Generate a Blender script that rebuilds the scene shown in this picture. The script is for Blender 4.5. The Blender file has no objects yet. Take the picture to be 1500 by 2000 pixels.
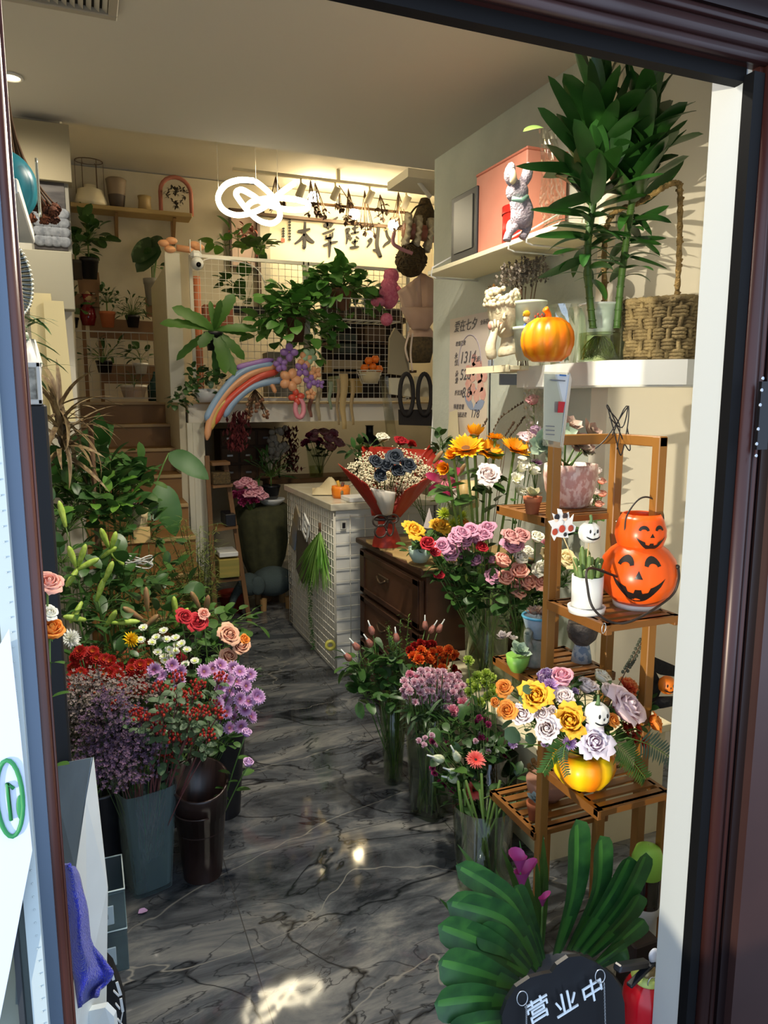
import bpy,math,random
from mathutils import Vector,Matrix,Euler
random.seed(7)
PI=math.pi
SC=bpy.context.scene
COL=SC.collection
# ------------------------------------------------------------------ camera
FPX=1420.0;PITCH=math.radians(8.8);YAW=math.radians(22.2);CH=1.55
cam=bpy.data.cameras.new('camera')
co=bpy.data.objects.new('camera',cam);COL.objects.link(co)
co.location=(0,0,CH)
co.rotation_euler=(PI/2-PITCH,0,-YAW)
cam.sensor_fit='VERTICAL';cam.sensor_height=24.0;cam.lens=FPX/2000*24.0
cam.clip_start=0.05
SC.camera=co
FW=Vector((math.sin(YAW)*math.cos(PITCH),math.cos(YAW)*math.cos(PITCH),-math.sin(PITCH)))
RT=Vector((math.cos(YAW),-math.sin(YAW),0));UP=RT.cross(FW);CP=Vector((0,0,CH))
def ray(x,y): return FW+RT*((x-750)/FPX)+UP*((1000-y)/FPX)
def aY(x,y,Y):r=ray(x,y); return CP+r*(Y/r.y)
def aX(x,y,X):r=ray(x,y); return CP+r*(X/r.x)
def aZ(x,y,Z=0.0):r=ray(x,y); return CP+r*((Z-CH)/r.z)
def aK(x,y,k): return CP+ray(x,y)*k
def proj(p):
 d=Vector(p)-CP;k=d.dot(FW); return (750+FPX*d.dot(RT)/k,1000-FPX*d.dot(UP)/k)
# ------------------------------------------------------------------ colour management
SC.view_settings.view_transform='Standard';SC.view_settings.look='None'
SC.view_settings.gamma=1.0;SC.view_settings.use_curve_mapping= False
SC.view_settings.exposure=0.55
# ------------------------------------------------------------------ world / sun
W=bpy.data.worlds.new('world');SC.world=W;W.use_nodes= True
bg=W.node_tree.nodes['Background'];bg.inputs[0].default_value=(0.60,0.76,1.0,1);bg.inputs[1].default_value=1.3
sun=bpy.data.lights.new('sun','SUN');so=bpy.data.objects.new('sun',sun);COL.objects.link(so)
sun.energy=2.4;sun.angle=math.radians(0.6);sun.color=(1.0,0.89,0.66)
SD=Vector((0.875,0.455,0.13)).normalized()
so.rotation_euler=SD.to_track_quat('-Z','Y').to_euler()
def spot(name,loc,tgt,power,size,col,r=0.03,blend=0.6):
 l=bpy.data.lights.new(name,'SPOT');l.energy=power;l.spot_size=math.radians(size);l.spot_blend=blend
 l.color=col;l.shadow_soft_size=r
 o=bpy.data.objects.new(name,l);COL.objects.link(o);o.location=loc
 o.rotation_euler=(Vector(tgt)-Vector(loc)).to_track_quat('-Z','Y').to_euler(); return o
def point(name,loc,power,col,r=0.05):
 l=bpy.data.lights.new(name,'POINT');l.energy=power;l.color=col;l.shadow_soft_size=r
 o=bpy.data.objects.new(name,l);COL.objects.link(o);o.location=loc; return o
WARM=(1.0,0.84,0.58);NEUT=(1.0,0.91,0.75)
# ------------------------------------------------------------------ materials
def lin(c):
 if isinstance(c,str):
  c=c.lstrip('#');c=[int(c[i:i+2],16)/255 for i in (0,2,4)]
 return tuple(((v/12.92) if v<=0.04045 else ((v+0.055)/1.055)**2.4) for v in c[:3])+(1,)
_M={}
def mat(name,c='#888888',rough=0.6,metal=0.0,spec=0.5,c2=None,nscale=20,nlo=0.35,nhi=0.65,bump=0,bscale=60,emit=None,estr=0,trans=0,ior=1.45,alpha=1.0,tint=None,coord='Object',stretch=None,sheen=0,translucent=0):
 if name in _M: return _M[name]
 m=bpy.data.materials.new(name);m.use_nodes= True;_M[name]=m
 nt=m.node_tree;N=nt.nodes;L=nt.links;b=N['Principled BSDF']
 b.inputs['Base Color'].default_value=lin(c);b.inputs['Roughness'].default_value=rough
 b.inputs['Metallic'].default_value=metal;b.inputs['Specular IOR Level'].default_value=spec
 if trans:b.inputs['Transmission Weight'].default_value=trans;b.inputs['IOR'].default_value=ior
 if alpha<1:b.inputs['Alpha'].default_value=alpha
 if emit:b.inputs['Emission Color'].default_value=lin(emit);b.inputs['Emission Strength'].default_value=estr
 if sheen:b.inputs['Sheen Weight'].default_value=sheen
 src= None
 if c2 or bump:
  tc=N.new('ShaderNodeTexCoord');src=tc.outputs[coord]
  if stretch:
   mp=N.new('ShaderNodeMapping');mp.inputs['Scale'].default_value=stretch;L.new(src,mp.inputs[0]);src=mp.outputs[0]
 if c2:
  no=N.new('ShaderNodeTexNoise');no.inputs['Scale'].default_value=nscale;no.inputs['Detail'].default_value=4
  L.new(src,no.inputs['Vector'])
  cr=N.new('ShaderNodeValToRGB');cr.color_ramp.elements[0].position=nlo;cr.color_ramp.elements[1].position=nhi
  cr.color_ramp.elements[0].color=lin(c);cr.color_ramp.elements[1].color=lin(c2)
  L.new(no.outputs['Fac'],cr.inputs[0]);L.new(cr.outputs[0],b.inputs['Base Color'])
 if bump:
  nb=N.new('ShaderNodeTexNoise');nb.inputs['Scale'].default_value=bscale;nb.inputs['Detail'].default_value=3
  L.new(src,nb.inputs['Vector'])
  bp=N.new('ShaderNodeBump');bp.inputs['Strength'].default_value=bump;bp.inputs['Distance'].default_value=0.01
  L.new(nb.outputs['Fac'],bp.inputs['Height']);L.new(bp.outputs[0],b.inputs['Normal'])
 if translucent:
  tr=N.new('ShaderNodeBsdfTranslucent');tr.inputs[0].default_value=lin(c2 or c)
  mx=N.new('ShaderNodeMixShader');mx.inputs[0].default_value=translucent
  out=N['Material Output'];L.new(b.outputs[0],mx.inputs[1]);L.new(tr.outputs[0],mx.inputs[2]);L.new(mx.outputs[0],out.inputs[0])
 return m
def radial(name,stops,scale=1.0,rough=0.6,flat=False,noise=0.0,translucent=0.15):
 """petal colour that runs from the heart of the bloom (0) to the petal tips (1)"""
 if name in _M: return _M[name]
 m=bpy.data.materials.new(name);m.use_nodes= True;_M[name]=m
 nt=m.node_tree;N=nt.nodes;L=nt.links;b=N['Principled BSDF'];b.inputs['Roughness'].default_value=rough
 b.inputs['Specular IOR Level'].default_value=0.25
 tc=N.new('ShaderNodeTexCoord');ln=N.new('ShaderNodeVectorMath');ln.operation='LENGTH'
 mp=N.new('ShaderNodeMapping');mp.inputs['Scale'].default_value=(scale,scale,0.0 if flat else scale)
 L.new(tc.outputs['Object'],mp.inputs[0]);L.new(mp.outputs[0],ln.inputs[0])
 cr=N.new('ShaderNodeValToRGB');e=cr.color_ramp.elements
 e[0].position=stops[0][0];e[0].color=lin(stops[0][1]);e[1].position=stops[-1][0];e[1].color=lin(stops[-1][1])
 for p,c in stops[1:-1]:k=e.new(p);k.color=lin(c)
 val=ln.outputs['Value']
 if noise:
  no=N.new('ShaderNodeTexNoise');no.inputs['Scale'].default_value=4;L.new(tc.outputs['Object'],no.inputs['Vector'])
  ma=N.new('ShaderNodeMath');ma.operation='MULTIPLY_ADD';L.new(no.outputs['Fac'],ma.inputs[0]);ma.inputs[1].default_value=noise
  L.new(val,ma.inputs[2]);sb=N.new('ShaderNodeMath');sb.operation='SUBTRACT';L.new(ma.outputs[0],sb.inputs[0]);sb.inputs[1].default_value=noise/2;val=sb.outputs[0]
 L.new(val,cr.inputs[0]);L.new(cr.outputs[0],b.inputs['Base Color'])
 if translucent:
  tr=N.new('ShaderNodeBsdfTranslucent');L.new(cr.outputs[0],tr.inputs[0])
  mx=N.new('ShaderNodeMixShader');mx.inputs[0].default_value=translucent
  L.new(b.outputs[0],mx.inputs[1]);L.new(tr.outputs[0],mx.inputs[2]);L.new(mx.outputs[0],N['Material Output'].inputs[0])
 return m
def glassmat(name,tint='#e8f2ee',rough=0.05,mixv=0.96,spec='#ffffff',milk=False):
 """thin clear wall: mostly see-through, with a glossy skin"""
 if name in _M: return _M[name]
 m=bpy.data.materials.new(name);m.use_nodes= True;_M[name]=m
 nt=m.node_tree;N=nt.nodes;L=nt.links;N.remove(N['Principled BSDF'])
 t=N.new('ShaderNodeBsdfTransparent');t.inputs[0].default_value=lin(tint)
 g=N.new('ShaderNodeBsdfPrincipled' if milk else 'ShaderNodeBsdfGlossy');g.inputs[0].default_value=lin(spec);g.inputs['Roughness'].default_value=rough
 fr=N.new('ShaderNodeLayerWeight');fr.inputs[0].default_value=0.5
 pw=N.new('ShaderNodeMath');pw.operation='POWER';L.new(fr.outputs['Facing'],pw.inputs[0]);pw.inputs[1].default_value=3.5
 ad=N.new('ShaderNodeMath');ad.operation='MULTIPLY_ADD';L.new(pw.outputs[0],ad.inputs[0]);ad.inputs[1].default_value=0.55;ad.inputs[2].default_value=1-mixv
 ad.use_clamp= True
 mx=N.new('ShaderNodeMixShader');L.new(ad.outputs[0],mx.inputs[0]);L.new(t.outputs[0],mx.inputs[1]);L.new(g.outputs[0],mx.inputs[2])
 L.new(mx.outputs[0],N['Material Output'].inputs[0]); return m
# ------------------------------------------------------------------ mesh builder
def wm(o):
 m=o.matrix_basis.copy()
 return wm(o.parent)@m if o.parent else m
class MB:
 def __init__(s):s.v=[];s.f=[];s.mi=[];s.sm=[]
 def add(s,vs,fs,mi=0,sm=True,M=None):
  b=len(s.v)
  if M is not None:s.v.extend([tuple(M@Vector(v)) for v in vs])
  else:s.v.extend([tuple(v) for v in vs])
  for f in fs:s.f.append(tuple(b+i for i in f));s.mi.append(mi);s.sm.append(sm)
  return s
 def box(s,c,d,M=None,mi=0,bev=0.0):
  x,y,z=d[0]/2,d[1]/2,d[2]/2;c=Vector(c)
  if bev<=0:
   vs=[c+Vector((i*x,j*y,k*z)) for k in (-1,1) for i,j in ((-1,-1),(1,-1),(1,1),(-1,1))]
   return s.add(vs,[(3,2,1,0),(4,5,6,7),(0,1,5,4),(1,2,6,5),(2,3,7,6),(3,0,4,7)],mi, False,M)
  b=min(bev,x*.9,y*.9,z*.9);vs=[]
  for (k,inset) in ((-z,b),(-z+b,0),(z-b,0),(z,b)):
   for sx,sy in ((-1,-1),(1,-1),(1,1),(-1,1)):
    X,Y=x-inset,y-inset
    e=b if inset==0 else 0
    if sx*sy>0:pts=((sx*X,sy*(Y-e)),(sx*(X-e),sy*Y)) if not (sx>0) else ((sx*X,sy*(Y-e)),(sx*(X-e),sy*Y))
    else:pts=((sx*(X-e),sy*Y),(sx*X,sy*(Y-e)))
    for p in pts:vs.append(c+Vector((p[0],p[1],k)))
  fs=[tuple(range(7,-1,-1)),tuple(range(24,32))]
  for r in range(3):
   for i in range(8):a=r*8+i;bb=r*8+(i+1)%8;fs.append((a,bb,bb+8,a+8))
  return s.add(vs,fs,mi, False,M)
 def hexa(s,p,mi=0):
  return s.add(p,[(3,2,1,0),(4,5,6,7),(0,1,5,4),(1,2,6,5),(2,3,7,6),(3,0,4,7)],mi, False)
 def prism(s,poly,z0,z1,mi=0,M=None,sm=False):
  n=len(poly);vs=[(p[0],p[1],z0) for p in poly]+[(p[0],p[1],z1) for p in poly]
  fs=[tuple(range(n-1,-1,-1)),tuple(range(n,2*n))]+[(i,(i+1)%n,n+(i+1)%n,n+i) for i in range(n)]
  return s.add(vs,fs,mi,sm,M)
 def beam(s,a,b,w,h=None,mi=0,up=(0,0,1),bev=0.0):
  a=Vector(a);b=Vector(b);d=b-a;L=d.length
  if L<1e-6: return s
  y=d.normalized();u=Vector(up)
  if abs(y.dot(u))>.98:u=Vector((0,1,0)) if abs(y.y)<.9 else Vector((1,0,0))
  x=y.cross(u).normalized();z=x.cross(y)
  M=Matrix((x,y,z)).transposed().to_4x4();M.translation=(a+b)/2
  return s.box((0,0,0),(w,L,h or w),M,mi,bev)
 def tube(s,pts,r,n=8,mi=0,caps=True,closed=False,sm=True):
  P=[Vector(p) for p in pts];m=len(P)
  R=r if isinstance(r,(list,tuple)) else [r]*m
  if closed:T=[(P[(i+1)%m]-P[i-1]).normalized() for i in range(m)]
  else:T=[((P[min(i+1,m-1)]-P[max(i-1,0)])).normalized() if (P[min(i+1,m-1)]-P[max(i-1,0)]).length>1e-9 else Vector((0,0,1)) for i in range(m)]
  u=T[0].orthogonal().normalized();vs=[]
  for i in range(m):
   u=(u-T[i]*u.dot(T[i]))
   u=u.normalized() if u.length>1e-6 else T[i].orthogonal().normalized()
   w=T[i].cross(u)
   for k in range(n):a=2*PI*k/n;vs.append(P[i]+(u*math.cos(a)+w*math.sin(a))*R[i])
  fs=[]
  for i in range(m if closed else m-1):
   j=(i+1)%m
   for k in range(n):l=(k+1)%n;fs.append((i*n+k,i*n+l,j*n+l,j*n+k))
  if caps and not closed:fs.append(tuple(range(n-1,-1,-1)));fs.append(tuple((m-1)*n+k for k in range(n)))
  return s.add(vs,fs,mi,sm)
 def lathe(s,prof,c=(0,0,0),n=24,mi=0,M=None,lobes=0,lobe_d=0.0,sm=True,sx=1,sy=1,close=False):
  c=Vector(c);vs=[];m=len(prof)
  for (r,z) in prof:
   for k in range(n):
    a=2*PI*k/n;rr=r
    if lobes:rr=r*(1-lobe_d*(1-abs(math.sin(a*lobes/2))**0.6))
    vs.append(c+Vector((rr*math.cos(a)*sx,rr*math.sin(a)*sy,z)))
  fs=[]
  for i in range(m-1):
   for k in range(n):l=(k+1)%n;fs.append((i*n+k,i*n+l,(i+1)*n+l,(i+1)*n+k))
  if prof[0][0]>1e-5 and close:fs.append(tuple(range(n-1,-1,-1)))
  if prof[-1][0]>1e-5 and close:fs.append(tuple((m-1)*n+k for k in range(n)))
  return s.add(vs,fs,mi,sm,M)
 def ball(s,c,r,n=12,m=8,mi=0,M=None,sc=(1,1,1)):
  prof=[(r*math.sin(PI*i/m),-r*math.cos(PI*i/m)) for i in range(m+1)]
  prof[0]=(0.0001*r,-r);prof[-1]=(0.0001*r,r);c=Vector(c);vs=[]
  for (q,z) in prof:
   for k in range(n):a=2*PI*k/n;vs.append(c+Vector((q*math.cos(a)*sc[0],q*math.sin(a)*sc[1],z*sc[2])))
  fs=[(i*n+k,i*n+(k+1)%n,(i+1)*n+(k+1)%n,(i+1)*n+k) for i in range(m) for k in range(n)]
  return s.add(vs,fs,mi, True,M)
 def grid(s,fn,nu,nv,mi=0,sm=True,M=None):
  vs=[fn(i/nu,j/nv) for j in range(nv+1) for i in range(nu+1)];w=nu+1
  fs=[(j*w+i,j*w+i+1,(j+1)*w+i+1,(j+1)*w+i) for j in range(nv) for i in range(nu)]
  return s.add(vs,fs,mi,sm,M)
 def leaf(s,M,L,W,bend=0.6,fold=0.25,shape=0.45,n=6,mi=0,wave=0.0,tip=1.0,twist=0.0,serr=0.0):
  """blade along local +Y, face up +Z, bending down"""
  vs=[];y=z=0;st=L/n
  for i in range(n+1):
   t=i/n;a=-bend*t
   w=(t**shape)*((1-t)**(1-shape)) if 0<shape<1 else 1
   w*=1/((shape**shape)*((1-shape)**(1-shape)));w=w**tip*W/2
   if serr and i%2:w*=(1-serr)
   if t==0:w=W*0.06
   if t==1:w=0.0005
   wv=wave*math.sin(t*17)*W
   nx=-math.sin(a);c_,s_=math.cos(twist*t),math.sin(twist*t)
   for u in (-1,0,1):
    lx=u*w;lz=abs(u)*fold*w+u*wv*0.5
    lx,lz=lx*c_-lz*s_,lx*s_+lz*c_
    vs.append(Vector((lx,y-math.sin(a)*lz,z+math.cos(a)*lz)))
   y+=st*math.cos(a);z+=st*math.sin(a)
  fs=[]
  for i in range(n):
   b=i*3;fs+=[(b,b+1,b+4,b+3),(b+1,b+2,b+5,b+4)]
  return s.add(vs,fs,mi, True,M)
 def merge(s,o,M=None,mi=None):
  b=len(s.v)
  s.v.extend([tuple(M@Vector(v)) for v in o.v] if M is not None else o.v)
  for f,m_,q in zip(o.f,o.mi,o.sm):s.f.append(tuple(b+i for i in f));s.mi.append(m_ if mi is None else mi);s.sm.append(q)
  return s
 def mesh(s,name,mats,Minv=None):
  me=bpy.data.meshes.new(name)
  vs=s.v if Minv is None else [tuple(Minv@Vector(v)) for v in s.v]
  me.from_pydata(vs,[],s.f)
  if not isinstance(mats,(list,tuple)):mats=[mats]
  for m in mats:me.materials.append(m)
  me.polygons.foreach_set('material_index',s.mi);me.polygons.foreach_set('use_smooth',s.sm)
  me.update(); return me
 def build(s,name,mats,parent=None,loc=None):
  if parent is not None:
   me=s.mesh(name,mats,wm(parent).inverted());o=bpy.data.objects.new(name,me);COL.objects.link(o);o.parent=parent
  else:
   if loc is None:
    xs=[v[0] for v in s.v];ys=[v[1] for v in s.v];zs=[v[2] for v in s.v]
    loc=((min(xs)+max(xs))/2,(min(ys)+max(ys))/2,min(zs))
   me=s.mesh(name,mats,Matrix.Translation(loc).inverted());o=bpy.data.objects.new(name,me);COL.objects.link(o);o.location=loc
  return o
def tag(o,label,cat,group=None,kind=None):
 if label:o['label']=label
 if cat:o['category']=cat
 if group:o['group']=group
 if kind:o['kind']=kind
 return o
def thing(name,label,cat,loc=(0,0,0),group=None,rz=0):
 o=bpy.data.objects.new(name, None);COL.objects.link(o);o.location=loc;o.rotation_euler=(0,0,rz)
 o.empty_display_size=0.05
 return tag(o,label,cat,group)
def single(name,label,cat,mb,m,group=None,loc=None): return tag(mb.build(name,m, None,loc),label,cat,group)
def struct(name,mb,m):
 o=mb.build(name,m, None,(0,0,0));o['kind']='structure'; return o
def place(name,me,parent,M):
 o=bpy.data.objects.new(name,me);COL.objects.link(o);o.parent=parent
 o.matrix_basis=wm(parent).inverted()@M if parent else M; return o
def dup(root,M=None,loc=None,label=None,group=None,cat=None):
 r=root.copy();COL.objects.link(r)
 if M is not None:r.matrix_basis=M
 if loc is not None:r.location=loc
 if label:r['label']=label
 if group:r['group']=group
 if cat:r['category']=cat
 def kids(src,dst):
  for ch in list(src.children):
   c=ch.copy();COL.objects.link(c);c.parent=dst;kids(ch,c)
 kids(root,r); return r
def aim(pos,d,roll=0.0,up=(0,0,1)):
 y=Vector(d).normalized();u=Vector(up)
 if abs(y.dot(u))>.97:u=Vector((0.3,-1,0.1))
 x=y.cross(u).normalized();z=x.cross(y)
 M=Matrix((x,y,z)).transposed().to_4x4()@Matrix.Rotation(roll,4,'Y');M.translation=Vector(pos); return M
def aimz(pos,d,spin=0.0,s=1.0):
 M=Vector(d).normalized().to_track_quat('Z','Y').to_matrix().to_4x4()@Matrix.Rotation(spin,4,'Z')@Matrix.Scale(s,4)
 M.translation=Vector(pos); return M
def rnd(a,b): return random.uniform(a,b)
def T(x,y,z): return Matrix.Translation((x,y,z))
def bez(p0,p1,p2,n=8):
 p0,p1,p2=Vector(p0),Vector(p1),Vector(p2)
 return [p0*(1-t)**2+p1*2*t*(1-t)+p2*t*t for t in [i/n for i in range(n+1)]]
def spl(P,n=6,closed=False):
 P=[Vector(p) for p in P];m=len(P);out=[]
 for i in range(m if closed else m-1):
  a=P[i-1] if (closed or i>0) else P[i];b=P[i];c=P[(i+1)%m];d=P[(i+2)%m] if (closed or i+2<m) else c
  for k in range(n):
   t=k/n;out.append(0.5*((2*b)+(c-a)*t+(2*a-5*b+4*c-d)*t*t+(3*b-a-3*c+d)*t**3))
 if not closed:out.append(P[-1])
 return out
def text(name,s,M,size,m,parent,extrude=0.0006,shear=0.0,align='LEFT'):
 cu=bpy.data.curves.new(name,'FONT');cu.body=s;cu.size=size;cu.extrude=extrude;cu.shear=shear;cu.align_x=align
 t=bpy.data.objects.new(name+'_tmp',cu);COL.objects.link(t)
 bpy.context.view_layer.update()
 me=bpy.data.meshes.new_from_object(t.evaluated_get(bpy.context.evaluated_depsgraph_get()))
 bpy.data.objects.remove(t);me.materials.clear();me.materials.append(m);me.name=name
 return place(name,me,parent,M)
# ================================================================== SETTING
XW=1.86;YK=2.29;ZC=2.85;YD=0.92
m_wall=mat('wall plaster','#c3c7ba',0.85,c2='#b4baae',nscale=3,bump=0.25,bscale=45)
m_white=mat('white paint','#dedbd0',0.6)
m_cream=mat('cream paint','#e6dfce',0.7)
m_ceil=mat('ceiling paint','#c9c4b6',0.85)
m_back=mat('back wall paint','#cbc2ab',0.85,c2='#c3baa2',nscale=5)
m_mah=mat('mahogany aluminium','#2e1613',0.34,metal=0.15,c2='#3a1c18',nscale=3)
m_mahd=mat('dark frame profile','#1d1112',0.35,metal=0.2)
m_black=mat('black rubber','#0c0c0e',0.6,spec=.12)
def floor_mat():
 m=bpy.data.materials.new('grey marble tile');m.use_nodes= True;nt=m.node_tree;N=nt.nodes;L=nt.links;b=N['Principled BSDF']
 tc=N.new('ShaderNodeTexCoord')
 mp=N.new('ShaderNodeMapping');mp.inputs['Rotation'].default_value=(0,0,math.radians(-28));mp.inputs['Scale'].default_value=(0.9,2.3,1)
 L.new(tc.outputs['Object'],mp.inputs[0])
 n1=N.new('ShaderNodeTexNoise');n1.inputs['Scale'].default_value=1.7;n1.inputs['Detail'].default_value=9;n1.inputs['Roughness'].default_value=0.66;n1.inputs['Distortion'].default_value=1.3
 L.new(mp.outputs[0],n1.inputs['Vector'])
 r1=N.new('ShaderNodeValToRGB');E_=r1.color_ramp.elements;E_[0].position=0.34;E_[0].color=lin('#23262a');E_[1].position=0.72;E_[1].color=lin('#8b8983')
 k=E_.new(0.5);k.color=lin('#4d5054');L.new(n1.outputs['Fac'],r1.inputs[0])
# thin veins: iso-lines of a warped noise
 def vein(scale,width,col,prev,rot):
  mv=N.new('ShaderNodeMapping');mv.inputs['Rotation'].default_value=(0,0,math.radians(rot));mv.inputs['Scale'].default_value=(1,1.9,1);L.new(tc.outputs['Object'],mv.inputs[0])
  nz=N.new('ShaderNodeTexNoise');nz.inputs['Scale'].default_value=scale;nz.inputs['Detail'].default_value=5;nz.inputs['Distortion'].default_value=0.8;L.new(mv.outputs[0],nz.inputs['Vector'])
  s1=N.new('ShaderNodeMath');s1.operation='SUBTRACT';L.new(nz.outputs['Fac'],s1.inputs[0]);s1.inputs[1].default_value=0.5
  s2=N.new('ShaderNodeMath');s2.operation='ABSOLUTE';L.new(s1.outputs[0],s2.inputs[0])
  cr=N.new('ShaderNodeValToRGB');cr.color_ramp.elements[0].position=0;cr.color_ramp.elements[0].color=(1,1,1,1)
  cr.color_ramp.elements[1].position=width;cr.color_ramp.elements[1].color=(0,0,0,1);L.new(s2.outputs[0],cr.inputs[0])
  mx=N.new('ShaderNodeMix');mx.data_type='RGBA';L.new(cr.outputs[0],mx.inputs[0]);L.new(prev,mx.inputs[6]);mx.inputs[7].default_value=lin(col); return mx.outputs[2]
 c=vein(1.1,0.012,'#15171a',r1.outputs[0],-35)
 c=vein(3.4,0.010,'#2b2d30',c,-20)
 c=vein(0.8,0.004,'#7c7a74',c,-48)
 br=N.new('ShaderNodeTexBrick');br.offset=0;br.inputs['Scale'].default_value=1.0;br.inputs['Mortar Size'].default_value=0.0016
 br.inputs['Brick Width'].default_value=0.8;br.inputs['Row Height'].default_value=0.8;br.inputs['Color1'].default_value=(0,0,0,1);br.inputs['Color2'].default_value=(0,0,0,1);br.inputs['Mortar'].default_value=(1,1,1,1)
 mb_=N.new('ShaderNodeMapping');mb_.inputs['Location'].default_value=(0.45,0.1,0);L.new(tc.outputs['Object'],mb_.inputs[0]);L.new(mb_.outputs[0],br.inputs['Vector'])
 mx=N.new('ShaderNodeMix');mx.data_type='RGBA';L.new(br.outputs['Color'],mx.inputs[0]);L.new(c,mx.inputs[6]);mx.inputs[7].default_value=lin('#3a3a3a')
 L.new(mx.outputs[2],b.inputs['Base Color'])
 b.inputs['Roughness'].default_value=0.1;b.inputs['Specular IOR Level'].default_value=0.5
 nr=N.new('ShaderNodeTexNoise');nr.inputs['Scale'].default_value=9;L.new(tc.outputs['Object'],nr.inputs['Vector'])
 rr=N.new('ShaderNodeMapRange');rr.inputs[3].default_value=0.02;rr.inputs[4].default_value=0.09;L.new(nr.outputs['Fac'],rr.inputs[0]);L.new(rr.outputs[0],b.inputs['Roughness'])
 return m
struct('floor',MB().box((0.9,3.3,-0.03),(7,8.4,0.06)),floor_mat())
# ceilings
struct('ceiling',MB().box((1.0,(YD+3.99)/2,ZC+0.33),(3.4,3.99-YD,0.66)),m_ceil)
struct('ceiling',MB().box((1.7,5.6,3.54),(4.2,3.3,0.06)),m_ceil)
# walls
mb=MB().box((XW+0.10,(YK+3.92)/2,ZC/2),(0.20,3.72-YK,ZC))
struct('wall_right',mb,m_wall)
mb=MB().box((2.155,YK+.05,ZC/2),(.588,.10,ZC))
struct('wall_right_front',mb,m_cream)
struct('wall_right_outer',MB().box((2.5,1.6,ZC/2),(0.1,1.4,ZC)),m_cream)
struct('wall_right_back',MB().box((3.45,5.5,1.75),(0.1,3.1,3.5)),m_back)
struct('wall_recess',MB().box((2.7,3.78,1.75),(1.4,0.08,3.5)),m_back)
struct('wall_back',MB().box((1.7,7.05,1.75),(3.6,0.1,3.5)),m_back)
struct('wall_left',MB().prism([(-0.66,0.98),(-0.60,0.98),(-0.60,3.98),(-0.66,3.98)],0,2.86),m_ceil)
struct('wall_left_back',MB().box((-0.35,5.5,1.75),(0.64,2.98,3.5)),m_ceil)
# front wall and door frame
YF=1.00
jr=aY(1406,1000,YD).x;jl=aY(86,1000,YD).x;zl=aY(1100,76,YD).z
struct('wall_front',MB().prism([(jr-.002,YD+0.012),(2.5,YD+0.012),(2.5,YD+.085),(jr+0.012,YD+.09)],0,ZC),mat('reveal white','#b9bec0',.6))
struct('wall_front_top',MB().box((0.9,0.96,(zl+0.12+ZC)/2),(3.3,0.08,ZC-zl-0.12)),mat('soffit brown','#2a1b12',.7))
# ------------------------------------------------------------------ door frame seen from the street
jz0,jz1=-0.02,zl+0.20
def vstrip(mb,x0,x1,y0,y1,z0=-0.25,z1=jz1):mb.box(((x0+x1)/2,(y0+y1)/2,(z0+z1)/2),(x1-x0,y1-y0,z1-z0))
# right jamb
R=thing('door_frame','dark mahogany aluminium door frame with beaded profile around the shop entrance','door frame',(jr+0.05,YD,0))
mb=MB();vstrip(mb,jr-0.004,jr+0.018,YD-0.01,YD+0.011,0,zl+.01)
mb.box(((jl+jr)/2,YD+.02,zl+0.012),(jr-jl,0.022,0.022));mb.build('rubber_seal',m_black,R)
mb=MB()
for dx,w,r in ((0.034,0.018,0.014),(0.058,.010,0.007)):mb.tube([(jr+dx,YD-0.008,0),(jr+dx,YD-0.008,zl+dx)],r,10)
vstrip(mb,jr+0.014,jr+0.072,YD-0.004,YD+0.011,0,zl+.07)
mb.build('jamb',m_mah,R)
mb=MB();vstrip(mb,jr+0.072,jr+0.092,YD-0.012,YD+0.011,0,zl+.09);mb.build('groove',m_mahd,R)
mb=MB();vstrip(mb,jr+0.092,jr+0.60,YD-0.028,YD+0.011,0,zl+.05);mb.build('side_panel',mat('brown panel','#33201e',.35,c2='#3c2623',nscale=4),R)
# head
mb=MB();mb.box(((jl+jr)/2+.3,YD+0.004,zl+0.055),(jr-jl+.9,0.016,0.066))
for dz,r in ((0.030,0.010),(0.052,0.014),(0.076,0.008)):mb.tube([(jl-.3,YD-0.008,zl+dz),(jr+dz+.02,YD-0.008,zl+dz)],r,10)
mb.build('head_beam',m_mah,R)
mb=MB();mb.box(((jl+jr)/2+.3,YD+.014,zl+0.101),(jr-jl+.9,0.056,0.03));mb.build('head_groove',m_mahd,R)
mb=MB();mb.box(((jl+jr)/2+.3,YD+.012,zl+0.113),(jr-jl+.9,0.07,0.004));mb.build('head_bead',mat('worn aluminium','#6e6e6c',.35,metal=.7),R)
# hinge plate with screws
hp=aY(1486,812,YD-0.03)
H=thing('hinge_plate','black metal strike plate with six screws on the right door frame','door hardware',hp)
mb=MB();mb.box((hp.x+.004,YD-.031,hp.z),(0.024,0.006,0.112));mb.build('plate',mat('plate black','#151316',.35,metal=.4),H)
for k,(px,py) in enumerate(((1489,739),(1487,762),(1484,791),(1480,838),(1477,867),(1476,890))):
 p=aY(px,py,YD-.036);mb=MB();mb.lathe([(0.0001,.0),(0.0034,0),(0.003,0.0015),(0.0012,0.0018),(0.0001,0.001)],(0,0,0),10,M=aimz(p,(0,-1,0)));mb.build('screw',mat('steel','#b8bcc0',.3,metal=.9),H)
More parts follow.
